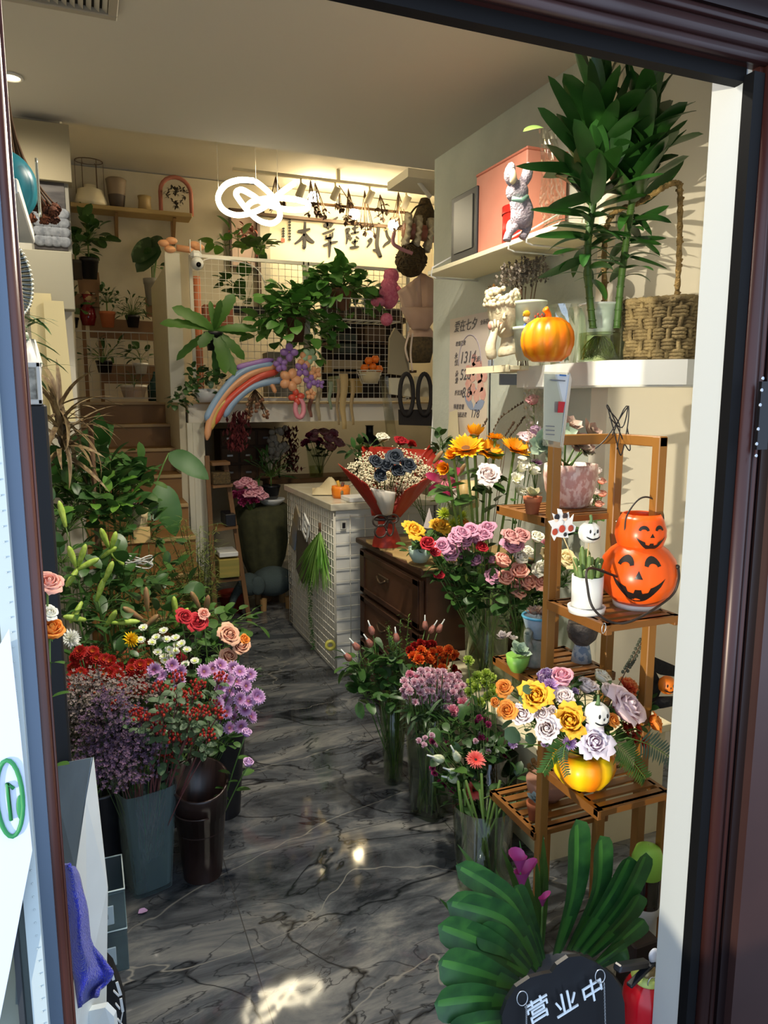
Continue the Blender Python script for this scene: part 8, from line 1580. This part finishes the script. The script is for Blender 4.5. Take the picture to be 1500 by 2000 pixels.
p0,p1=aY(384,540,5.3),aY(384,700,5.3);single('orange_pole','orange plastic pole standing behind the fence below the security camera','pole',MB().tube([(p0.x,5.3,p0.z),(p0.x,5.3,1.54)],.024,8),mat('orange plastic','#d9825a',.5))
m_pch=mat('balloon peach','#e2a577',.3)
t=thing('balloon_decor','peach balloon bow and strip tied on top of the fence corner','balloon',aY(340,480,5.2));mb=MB();mb.tube([aY(345,484,5.2),aY(388,490,5.2)],.022,8)
for q in ((320,475),(332,487),(335,470),(380,478),(388,483)):mb.ball(aY(*q,5.18),.03,8,6,sc=(1.3,.8,.8))
mb.build('balloon_strip',m_pch,t)
m_poth=mat('pothos leaf','#5f9440',.4,c2='#41762f',nscale=6,translucent=.2);m_pot_br=mat('brown pot','#5e3b2c',.6)
t0=aY(578,668,5.0);fo=MB();st=MB();HM=leaf_mesh(7,.72,.7,.15,.36)
foliage(fo,(t0.x,5.0,t0.z+.18),170,.28,.105,HM,.3,seed=3,hang=.22,stems=st);potted('pothos_plant','pothos with dense heart shaped leaves in a brown pot, lower of the two',(t0.x,5.0,t0.z),.07,.16,m_pot_br,fo,m_poth,stems=st);t0b=t0
fo=MB();st=MB()
for (px,py) in ((528,640),(535,620),(640,655),(652,640),(548,605),(600,670),(612,685),(530,648)):foliage(fo,aY(px,py,4.98),9,.06,.09,HM,0,seed=px,hang=.1,stems=None)
o=fo.build('trailing_leaves',m_poth,[x for x in COL.objects if x.name.startswith('pothos_plant')][0])
t0=aY(665,605,5.0);fo=MB();st=MB();foliage(fo,(t0.x,5.0,t0.z+.14),170,.30,.105,HM,.35,seed=9,hang=.2,stems=st,flat=.8);potted('pothos_plant','pothos in a wire basket on the fence beside the pink plush toy',(t0.x,5.0,t0.z),.08,.14,mat('tan pot','#8a5f44',.7),fo,m_poth,stems=st)
a,b=aY(628,585,5.05),aY(768,632,5.05);t=thing('wire_basket','long white wire basket hooked on the fence holding a pothos and the pink toy','basket',((a.x+b.x)/2,5.05,b.z));mb=MB()
for z in (a.z,b.z):mb.tube([(a.x,5.14,z),(a.x,4.92,z),(b.x,4.92,z),(b.x,5.14,z)],.005,5,closed=True)
for i in range(9):x=a.x+(b.x-a.x)*i/8;mb.tube([(x,4.92,a.z),(x,4.92,b.z),(x,5.14,b.z)],.004,4)
mb.build('wires',m_wire,t)
# birds nest fern like plant
c=aY(418,645,5.0);t=thing('fern_plant','fern with broad pointed toothed leaves hung on the fence below the security camera','potted plant',(c.x,5.0,c.z));mb=MB()
for (x,y,w) in ((345,610,.09),(325,635,.08),(352,700,.07),(398,680,.08),(458,578,.09),(500,648,.08),(440,720,.09),(470,700,.08),(452,725,.08),(380,620,.05),(430,600,.05),(480,660,.06),(410,590,.04),(425,740,.06)):
 q=aY(x,y,4.9+rnd(-.06,.1));d=q-c;mb.leaf(aim(c,d+Vector((0,0,.05)),rnd(-.3,.3),up=(0,-.8,.6)),d.length*1.08,w,bend=.45,fold=.2,shape=.62,n=12,serr=.18)
mb.build('leaves',mat('fern leaf','#5c8c34',.45,c2='#39642a',nscale=3,translucent=.25),t);mb=MB();pot(mb,(c.x,5.02,c.z-.13),.06,.12);mb.build('pot',m_blk,t)
c=aY(405,772,5.02);t=thing('ivy_pot','white bowl of trailing ivy standing on the mezzanine ledge','potted plant',(c.x,5.08,1.53));MB().lathe([(.001,0),(.05,0),(.09,.05),(.085,.09),(.07,.09),(.001,.06)],(c.x,5.1,1.531),22).build('bowl',m_plastw,t);fo=MB();st=MB()
for (px,py) in ((395,740),(375,750),(365,765),(355,780),(410,735),(430,745),(440,760),(420,730),(345,785),(385,730)):foliage(fo,aY(px,py,5.02),14,.07,.05,HM,0,seed=px+py,hang=.05)
fo.build('leaves',m_leafd,t)
# wire basket with little orange pumpkins
c=aY(722,735,5.03);t=thing('wire_basket','small round white wire basket of orange pumpkins hooked low on the fence','basket',(c.x,5.03,c.z));mb=MB()
for z,r in ((c.z-.05,.06),(c.z+.01,.085),(c.z+.04,.095)):mb.tube([(c.x+r*math.cos(i*.35),5.03+r*math.sin(i*.35)*.8,z) for i in range(18)],.004,4,closed=True)
for i in range(9):a_=i*.7;mb.tube([(c.x+.095*math.cos(a_),5.03+.076*math.sin(a_),c.z+.04),(c.x+.06*math.cos(a_),5.03+.048*math.sin(a_),c.z-.05)],.003,4)
mb.build('wires',m_wire,t);MB().lathe([(.001,0),(.06,0),(.085,.08),(.001,.07)],(c.x,5.03,c.z-.05),14,lobes=5,lobe_d=.1).build('cloth_liner',mat('cream cloth'),t)
for i,(px,py) in enumerate(((712,720),(728,718),(740,722),(720,706),(733,703))):q=aY(px,py,5.0);single('toy_pumpkin','tiny orange pumpkin heaped in the round wire basket','toy pumpkin',MB().lathe([(x*.032,z*.05) for x,z in ((.02,.1),(.6,0),(1,.5),(.6,1),(.02,.9))],(q.x,q.y,q.z-.02),24,lobes=7,lobe_d=.1),mat('toy orange2','#e8761a',.45),'tiny pumpkins in the basket')
# ribbons hanging over the beam
for i,(px,y0,y1,w,cl,lb) in enumerate(((622,745,822,.022,'#b7a682','beige ribbon'),(645,745,800,.018,'#8f9c7e','sage ribbon'),(660,740,830,.014,'#a8906a','thin tan ribbon'),(671,730,838,.032,'#c7ac76','widest straw coloured ribbon'),(688,740,830,.018,'#b59a6a','straw ribbon at the end of the row'),(606,770,815,.020,'#8a5a4a','dull red ribbon'))):
 P=[aY(px+2*math.sin(k_*.9),y0+(y1-y0)*k_/9,5.02) for k_ in range(10)];mb=MB();vs=[]
 for k_,p in enumerate(P):ww=w*(1-.5*k_/9);vs+=[p+Vector((ww,0,0)),p-Vector((ww,0,0))]
 mb.add(vs,[(2*k_,2*k_+1,2*k_+3,2*k_+2) for k_ in range(9)]);ob=mb.build('ribbon',mat('rib'+cl,cl,.6));tag(ob,lb+' hanging over the mezzanine beam','ribbon');md=ob.modifiers.new('thickness','SOLIDIFY');md.thickness=.001
# balloon rainbow
cols={'blue':'#8fabc9','peach':'#e0a98a','red':'#cf4f3c','yellow':'#cfae5c','purple':'#9a74b8','mint':'#a6c6a0','pink':'#dd8f9c'}
bm_={k_:mat('balloon '+k_,v,.3) for k_,v in cols.items()}
t=thing('balloon_rainbow','long twisting balloon rainbow arching over the mezzanine beam','balloon rainbow',aY(480,760,4.9))
for nm,P_,r in (('purple',[(460,719),(490,712),(535,702)],.022),('blue',[(402,822),(415,795),(440,758),(470,728),(505,715),(535,712)],.025),('peach',[(404,860),(412,815),(440,770),(475,738),(510,722),(540,716)],.024),('yellow',[(412,840),(422,805),(445,778)],.022),('red',[(418,830),(440,790),(475,757),(510,735),(545,725)],.025),('blue',[(438,815),(455,787),(490,757),(530,745),(560,742)],.024),('peach',[(524,742),(533,755),(538,768)],.016)):
 P=spl([aY(x,y,4.93) for x,y in P_],6);n=len(P);MB().tube(P,[r*min(1,.25+min(i,n-1-i)*.35) for i in range(n)],10).build('balloon_strand',bm_[nm],t)
for i,(px,py,s,cl) in enumerate(((565,688,.055,'purple'),(604,696,.05,'mint'),(596,703,.05,'peach'),(548,712,.045,'purple'),(590,722,.05,'purple'),(567,742,.07,'peach'),(606,745,.045,'purple'),(616,728,.04,'peach'),(579,775,.05,'red'),(607,770,.035,'peach'),(625,750,.03,'purple'))):
 c=aY(px,py,4.86);fl=MB();n=5 if i%2 else 4
 for k_ in range(n):a_=k_*2*PI/n+i;M=Matrix.Translation(c+Vector((math.cos(a_)*s*.62,0,math.sin(a_)*s*.62)))@Matrix.Rotation(-a_,4,'Y');fl.ball((0,0,0),s*.52,12,8,M=M,sc=(1.05,.8,.86))
 fl.build('balloon_flower',bm_[cl],t)
c=aY(585,798,4.86);MB().tube([c+Vector((.03*math.cos(a_),0,.06*math.sin(a_))) for a_ in [i*PI/8 for i in range(16)]],.017,8,closed=True).build('balloon_loop',bm_['pink'],t)
# dried roses below the beam
c=aY(498,760,5.0);t=thing('dried_rose_bunch','bunch of dried pale roses hanging under the balloon rainbow','dried flowers',aY(500,815,5.0));st=MB();hd=MB()
for i in range(26):e=aY(rnd(478,525),rnd(775,815),5.0+rnd(-.05,.05));st.tube([c,e],.003,3);hd.merge(R3[0],aimz(e,(rnd(-.5,.5),-.4,-1),0,.018))
st.build('stems',m_twig,t);hd.build('blooms',mat('dried blush','#9a6a50',.9,c2='#b98c6a',nscale=30),t)
# storage behind the fence
def shelfbox(name,label,cat,x0,y0,x1,y1,Y,m,d=.2):a,b=aY(x0,y1,Y),aY(x1,y0,Y); return single(name,label,cat,MB().box(((a.x+b.x)/2,Y,(a.z+b.z)/2),(b.x-a.x,d,b.z-a.z),bev=.004),m)
t=thing('storage_unit','dark storage shelving behind the wire fence at the end of the mezzanine','shelving',(2.2,5.75,1.53));a,b=aY(640,770,5.75),aY(800,600,5.75);mb=MB()
mb.box(((a.x+b.x)/2,5.9,(1.54+b.z)/2),(b.x-a.x,.02,b.z-1.54));mb.build('back_board',mat('unit dark','#2c2119',.7),t);mb=MB()
for z in (1.56,1.78,2.0,2.2):mb.box(((a.x+b.x)/2,5.75,z),(b.x-a.x,.3,.02))
mb.build('shelf_board',mat('unit brown','#4a3420',.6),t)
for x0,y0,x1,y1,cl,lb in ((648,735,672,768,'#9aa88a','pale green carton'),(675,740,700,768,'#b59a5a','mustard carton'),(640,705,700,728,'#b3a68c','long beige box'),(705,640,745,672,'#5e4a38','brown carton'),(750,700,785,728,'#6a6252','grey brown carton'),(655,655,690,690,'#3f4a44','dark green box'),(520,690,570,775,'#8d8a80','grey storage tub'),(395,600,450,640,'#a06048','reddish tool box')):
 shelfbox('carton',lb+' stored behind the mezzanine wire fence','box',x0,y0,x1,y1,5.7 if x0>600 else 5.5,mat('carton '+cl,cl,.8))
shelfbox('metal_rack','low dark metal rack behind the middle of the wire fence','rack',410,605,560,612,5.9,m_blk)
for i,(px,py) in enumerate(((465,470),(440,480),(495,480),(510,490),(455,560),(475,585))):leafy(px,py,5.9,aY(470,640,5.9),8,.10,.13,m_leafl if i<3 else m_leaf,HM,'pale climbing plant rising behind the wire fence','climbing plant behind the fence',950+i,'climbing_plant')
# ------------------------------------------------------------------ recess between fence and right wall
YR=4.45;m_wick=mat('dark wicker','#5c4a28',.8,c2='#3f321b',nscale=60,bump=.8,bscale=90)
def rq(x,y,d=0): return aY(x,y,YR+d)
t=thing('frilly_garland','three white frilled rings on a salmon tube hanging at the corner of the right wall','garland',rq(800,480));MB().tube([rq(790,450),rq(860,460)],.05,14).build('tube',mat('salmon satin','#c07a62',.35),t)
for i,(px,py) in enumerate(((795,450),(815,455),(838,460))):
 M=aimz(rq(px,py,-.02*i),(.95,-.25,-.1));mb=MB();vs=[];n=56
 for j in range(n):a_=2*PI*j/n;w=.012*math.sin(a_*14);vs+=[M@Vector((.045*math.cos(a_),.045*math.sin(a_),-.018)),M@Vector((.10*math.cos(a_),.10*math.sin(a_),w-.012)),M@Vector((.108*math.cos(a_),.108*math.sin(a_),w+.004)),M@Vector((.045*math.cos(a_),.045*math.sin(a_),.022))]
 mb.add(vs,[(j*4+k_,j*4+(k_+1)%4,((j+1)%n)*4+(k_+1)%4,((j+1)%n)*4+k_) for j in range(n) for k_ in range(4)]);mb.build('frill',mat('cream frill','#cfc3a6',.8),t)
MB().tube(spl([rq(770,455,-.1),rq(768,475,-.12),rq(785,487,-.12),rq(805,495,-.12)],5),.012,7).build('pink_ribbon',mat('ribbon pink','#c58a94',.5),t)
t=thing('wicker_ball','dark brown woven wicker ball below the frilly garland','ornament',rq(800,510));c=rq(803,508);MB().ball(c,.10,20,14).build('core',m_wick,t);mb=MB()
for i in range(14):ax=Vector((rnd(-1,1),rnd(-1,1),rnd(-1,1))).normalized();u=ax.orthogonal().normalized();w=ax.cross(u);mb.tube([c+(u*math.cos(a_)+w*math.sin(a_))*.102 for a_ in [j*PI/12 for j in range(24)]],.005,4,closed=True)
mb.build('cane',m_wick,t)
t=thing('wicker_basket','dark cone shaped wicker basket hanging above the frilly garland','basket',rq(825,410));MB().lathe([(.03,.12),(.08,0),(.12,-.12),(.11,-.12),(.02,.10)],tuple(rq(830,425,.15)),18).build('body',m_wick,t);MB().tube(spl([rq(795,430),rq(812,405),rq(835,398)],5),.006,5).build('handle',m_wick,t)
t=thing('plush_toy','bright pink plush toy sitting in the long wire basket on the fence','plush toy',aY(752,600,4.85));m_pp=mat('plush pink','#dc6a8a',.95,c2='#e98aa2',nscale=50,bump=.8,bscale=120);mb=MB();Y_=4.85
mb.ball(aY(760,572,Y_),.085,14,10,sc=(.85,.8,1.3));mb.ball(aY(764,540,Y_),.055,12,9);mb.ball(aY(738,590,Y_-.03),.045,10,8,sc=(1.2,1,.7));mb.ball(aY(755,624,Y_-.03),.045,10,8);mb.build('body',m_pp,t)
for q in ((755,531),(772,532)):mb=MB();mb.ball(aY(*q,Y_),.018,8,6);mb.build('ear',m_pp,t)
MB().tube([aY(775,560,Y_-.05),aY(785,570,Y_-.06),aY(800,566,Y_-.06)],.016,7).build('arm',m_pp,t)
t=thing('paper_bouquet','empty looking pale pink paper bouquet in a wicker basket hanging in the recess','wrapped bouquet',rq(818,700));mp2=mat('pale pink paper','#c9a68e',.7,c2='#d3b6a0',nscale=5,translucent=.2)
for (P_,dd) in (([(822,640),(835,640),(860,555),(815,528)],0),([(800,640),(826,640),(822,535),(775,570)],-.05),([(805,645),(835,645),(866,600),(780,600)],-.1)):sheet([rq(x,y,dd) for x,y in P_],'paper',mp2,.05)
MB().lathe([(.05,.06),(.09,.02),(.07,-.06),(.05,-.08)],tuple(rq(822,655)),20,lobes=8,lobe_d=.15).build('gathered_skirt',mp2,t);MB().lathe([(.085,.06),(.095,.0),(.07,-.10),(.001,-.10)],tuple(rq(820,678)),22).build('basket',m_wick,t)
mb=MB()
for P_ in ([(800,650),(792,680),(798,705)],[(806,650),(802,690),(806,725)]):mb.tube(spl([rq(x,y,-.1) for x,y in P_],4),.007,5)
mb.build('ribbon_tails',mat('ribbon cream','#cdb8a4',.5),t)
t=thing('felt_bag','black felt carrier with two long oval handle openings hanging in the recess','bag',rq(812,830));mb=MB()
for cx_ in (794,829):mb.tube([rq(cx_+13*math.cos(a_),770+40*math.sin(a_)*-1,-.12) for a_ in [i*PI/14 for i in range(28)]],.014,7,closed=True)
mb.build('handle_loops',mat('felt black','#17110f',.8),t);slab(MB(),[rq(780,800,-.11),rq(845,800,-.11),rq(843,832,-.11),rq(781,830,-.11)],.02).build('body',mat('felt black'),t)
for i,(q,cl,lb,m_) in enumerate(((((762,660),(772,640),(795,665),(800,735),(760,730)),'#8d8268','grey beige cloth bag hanging beside the wicker basket', None),(((762,738),(805,738),(803,775),(763,770)),'#c0b79c','white paper packet hanging under the cloth bag', None),(((745,735),(758,735),(775,850),(758,850)),'#bdb59c','long clear plastic sleeve hanging at the end of the beam',m_cel),(((812,735),(842,735),(842,775),(812,775)),'#b3aa90','pale packet behind the black felt carrier', None))):
 t=thing('hanging_bag',lb,'bag',rq(*q[0]));slab(MB(),[rq(x,y,.02*i) for x,y in q],.03).build('body',m_ or mat('bagc'+cl,cl,.8),t)
single('wall_cable','white cable running down the corner of the right wall','cable',MB().tube(spl([aY(849,700,3.815),aY(848,780,3.815),aY(843,860,3.815),aY(846,900,3.815)],4),.005,5),m_plastw)
# ------------------------------------------------------------------ under the mezzanine
def U(x,y,Y): return aY(x,y,Y)
t=thing('ladder_rack','dark wooden folding ladder rack beside the cream post','rack',U(425,1140,5.0));mb=MB()
for P_ in (((404,890),(421,1215)),((440,905),(487,1215))):mb.beam(U(*P_[0],5.0),U(*P_[1],4.95),.03,.03)
mb.build('side_rail',m_w,t)
for (x0,y0,x1,y1) in ((412,948,450,945),(415,1032,460,1025),(418,1130,468,1125),(410,905,445,903)):mb=MB();mb.beam(U(x0,y0,5.0),U(x1,y1,5.0),.18,.02);mb.build('rung_shelf',m_w,t)
shelfbox('carton','green and yellow carton on the lowest shelf of the ladder rack','box',424,1085,462,1124,4.98,mat('carton yg','#b3984a',.8,c2='#4f6b3a',nscale=4,stretch=(.2,.2,2.5)));shelfbox('white_box','torn white box lying above the yellow carton','box',424,1072,460,1084,4.98,m_plastw)
shelfbox('dark_jar','dark bottle on the middle shelf of the ladder rack','bottle',436,1000,455,1024,5.0,m_blk);shelfbox('basket_box','dark wicker box on the upper shelf of the ladder rack','box',412,920,445,944,5.0,m_wick)
pp=aZ(455,1195,.0);t=thing('plastic_pot','dark red plastic flower pot standing on the floor under the mezzanine','pot',(pp.x,5.25,0));mb=MB();pot(mb,(pp.x,5.25,0),.10,.15,.72,.008);mb.build('pot',mat('pot red','#8a2a18',.5),t)
t=thing('drawer_cabinet','old wooden cabinet of small drawers under the mezzanine','cabinet',U(490,940,6.1));a,b=U(432,940,6.1),U(535,838,6.1);MB().box(((a.x+b.x)/2,6.25,(a.z+b.z)/2),(b.x-a.x,.3,b.z-a.z),bev=.004).build('body',mat('old wood','#4a3018',.6),t)
for i in range(3):
 for j in range(3):mb=MB();mb.box((a.x+(b.x-a.x)*(i+.5)/3,6.095,a.z+(b.z-a.z)*(j+.5)/3),((b.x-a.x)/3-.02,.012,(b.z-a.z)/3-.02),bev=.003);d_=mb.build('drawer',mat('old wood light','#5c3e20',.6),t);mb=MB();mb.box((a.x+(b.x-a.x)*(i+.5)/3,6.082,a.z+(b.z-a.z)*(j+.5)/3),(.05,.012,.02),bev=.003);mb.build('handle',mat('steel'),d_)
c=U(512,985,5.45);t=thing('draped_table','round table draped in olive green cloth behind the white counter','table',(c.x,5.45,0));zt_=c.z;mb=MB();mb.lathe([(.001,zt_),(.19,zt_),(.215,zt_-.03),(.215,zt_-.15),(.17,.35),(.12,.22)],(c.x,5.45,0),60,lobes=9,lobe_d=.06);mb.build('cloth',mat('olive cloth','#4a4a2c',.9,c2='#3c3c24',nscale=20),t);MB().lathe([(.05,.0),(.04,zt_-.02)],(c.x,5.45,0),12).build('leg',m_w,t)
cb=U(530,972,5.4);t=thing('white_bowl','white ceramic bowl on the olive draped table','bowl',(cb.x,5.4,zt_));MB().lathe([(.001,0),(.06,0),(.10,.035),(.102,.05),(.09,.05),(.001,.02)],(cb.x,5.4,zt_),26).build('bowl',m_plastw,t)
pplant(530,968,.07,.08,m_blk,'dark leafed plant rising from the white bowl on the draped table',36,.2,.13,m_leafd,'long',tall=.06,seed=44,Y=5.42)
for px,py in ((468,955),(480,948),(492,955),(474,968),(488,970),(500,965),(508,975),(462,970),(495,980),(478,980)):flower('cmag' if px%4 else 'pink',U(px,py,5.25),.045,U(490,1000,5.3),'crimson pink flower heaped at the side of the draped table','crimson flowers by the table',leaves=0)
t=thing('elephant_stool','grey blue plush elephant stool with wooden feet under the draped table','stool',(U(515,1165,5.2).x,5.25,0));m_el=mat('elephant felt','#3f4c4c',.9,bump=.5,bscale=120);c=U(535,1130,5.2);mb=MB();mb.ball((c.x,5.25,.20),.15,16,12,sc=(1.1,.9,.75));mb.ball((c.x-.19,5.18,.21),.085,14,10);mb.tube(spl([(c.x-.25,5.14,.22),(c.x-.31,5.12,.15),(c.x-.34,5.12,.07),(c.x-.38,5.12,.05)],4),[.04,.038,.035,.03,.028,.026,.024,.022,.02,.019,.018,.017,.016],8);mb.build('body',m_el,t);mb=MB();mb.ball((c.x-.14,5.11,.21),.07,12,8,sc=(.8,.25,1));mb.build('ear',m_el,t)
for dx,dy in ((-.09,-.08),(.1,-.08),(-.09,.1),(.1,.1)):mb=MB();mb.lathe([(.022,0),(.028,.09)],(c.x+dx,5.25+dy,0),10);mb.build('foot',mat('pale foot','#a07c4c',.6),t)
# vases and dried stems standing on a low table under the mezzanine
t=thing('side_table','low wooden table at the wall under the mezzanine carrying the vases','table',(1.9,6.2,0));a,b=U(520,935,6.15),U(760,932,6.15);MB().box(((a.x+b.x)/2,6.25,a.z-.02),(b.x-a.x,.4,.04),bev=.004).build('top',m_w,t)
for x in (a.x+.05,b.x-.05):MB().box((x,6.25,(a.z-.04)/2),(.05,.3,a.z-.04)).build('leg',m_w,t)
for px,py,kk,s in ((612,862,'dusty',.05),(605,855,'cmag',.045),(622,866,'cmag',.05),(640,862,'pink',.055),(650,850,'cpink2',.05),(657,870,'pink',.05),(632,850,'dusty',.045),(598,868,'cmag',.045),(642,878,'dusty',.045),(616,850,'pink',.04)):flower(kk,U(px,py,6.1),s,U(625,925,6.15),'pink flower of the bunch standing at the wall under the mezzanine','pink flowers under the mezzanine',leaves=2,ls=.09)
for px,lb in ((600,'clear glass vase of pink flowers under the mezzanine, beside the white counter'),):p=U(618,933,6.15);vase('glass_vase',lb,(p.x,6.15),.06,.085,.26,m_glass,24,0, None,.4,z0=p.z)
ctn=MB();ctn.ball((0,0,0),.026,8,6)
for i in range(14):px,py=rnd(512,560),rnd(832,905);e=U(px,py,5.95);b_=U(545,930,6.0);tt=thing('cotton_stem','branch with fluffy white cotton bolls under the mezzanine','dried flowers',b_,'cotton branches');MB().tube(bez(b_,b_.lerp(e,.5)+Vector((0,0,.05)),e,4),.004,4).build('twig',m_twig,tt);mb=MB();[mb.merge(ctn,T(*(e+Vector((rnd(-.05,.05),rnd(-.03,.03),rnd(-.06,.02)))))) for _ in range(3)];mb.build('bolls',mat('cotton','#b8b0a0',.95),tt)
for x0,y0,x1,y1,lb,Y in ((570,925,566,840,'upright dark red amaranth plume beside the cotton branches',6.0),(468,800,462,872,'dark red amaranth bunch hanging by the beam near the balloons',5.05)):
 c0,c1=U(x0,y0,Y),U(x1,y1,Y);t=thing('amaranth_bunch',lb,'dried flowers',c0);mb=MB()
 for i in range(240):s=rnd(0,1);p=c0.lerp(c1,s)+Vector((random.gauss(0,.035),random.gauss(0,.03),0));mb.leaf(aim(p,(rnd(-.6,.6),rnd(-.6,.6),(1 if y0>y1 else -1)*rnd(.3,1))),.05,.02,bend=.4,n=2)
 mb.build('plumes',mat('amaranth red','#4a1216',.9,c2='#651c1e',nscale=30),t)
c=U(722,868,5.6);t=thing('black_vase','black bottle necked vase with a dark red flower on the wall behind the red bouquet','vase',(c.x,5.6,c.z-.1));MB().lathe([(.001,-.12),(.08,-.12),(.10,-.04),(.07,.05),(.03,.08),(.03,.15),(.04,.155),(.001,.15)],tuple(c),20).build('body',m_blk,t);MB().box((c.x,5.6,(c.z-.12)/2),(.2,.2,c.z-.12)).build('plinth',mat('unit brown'),t)
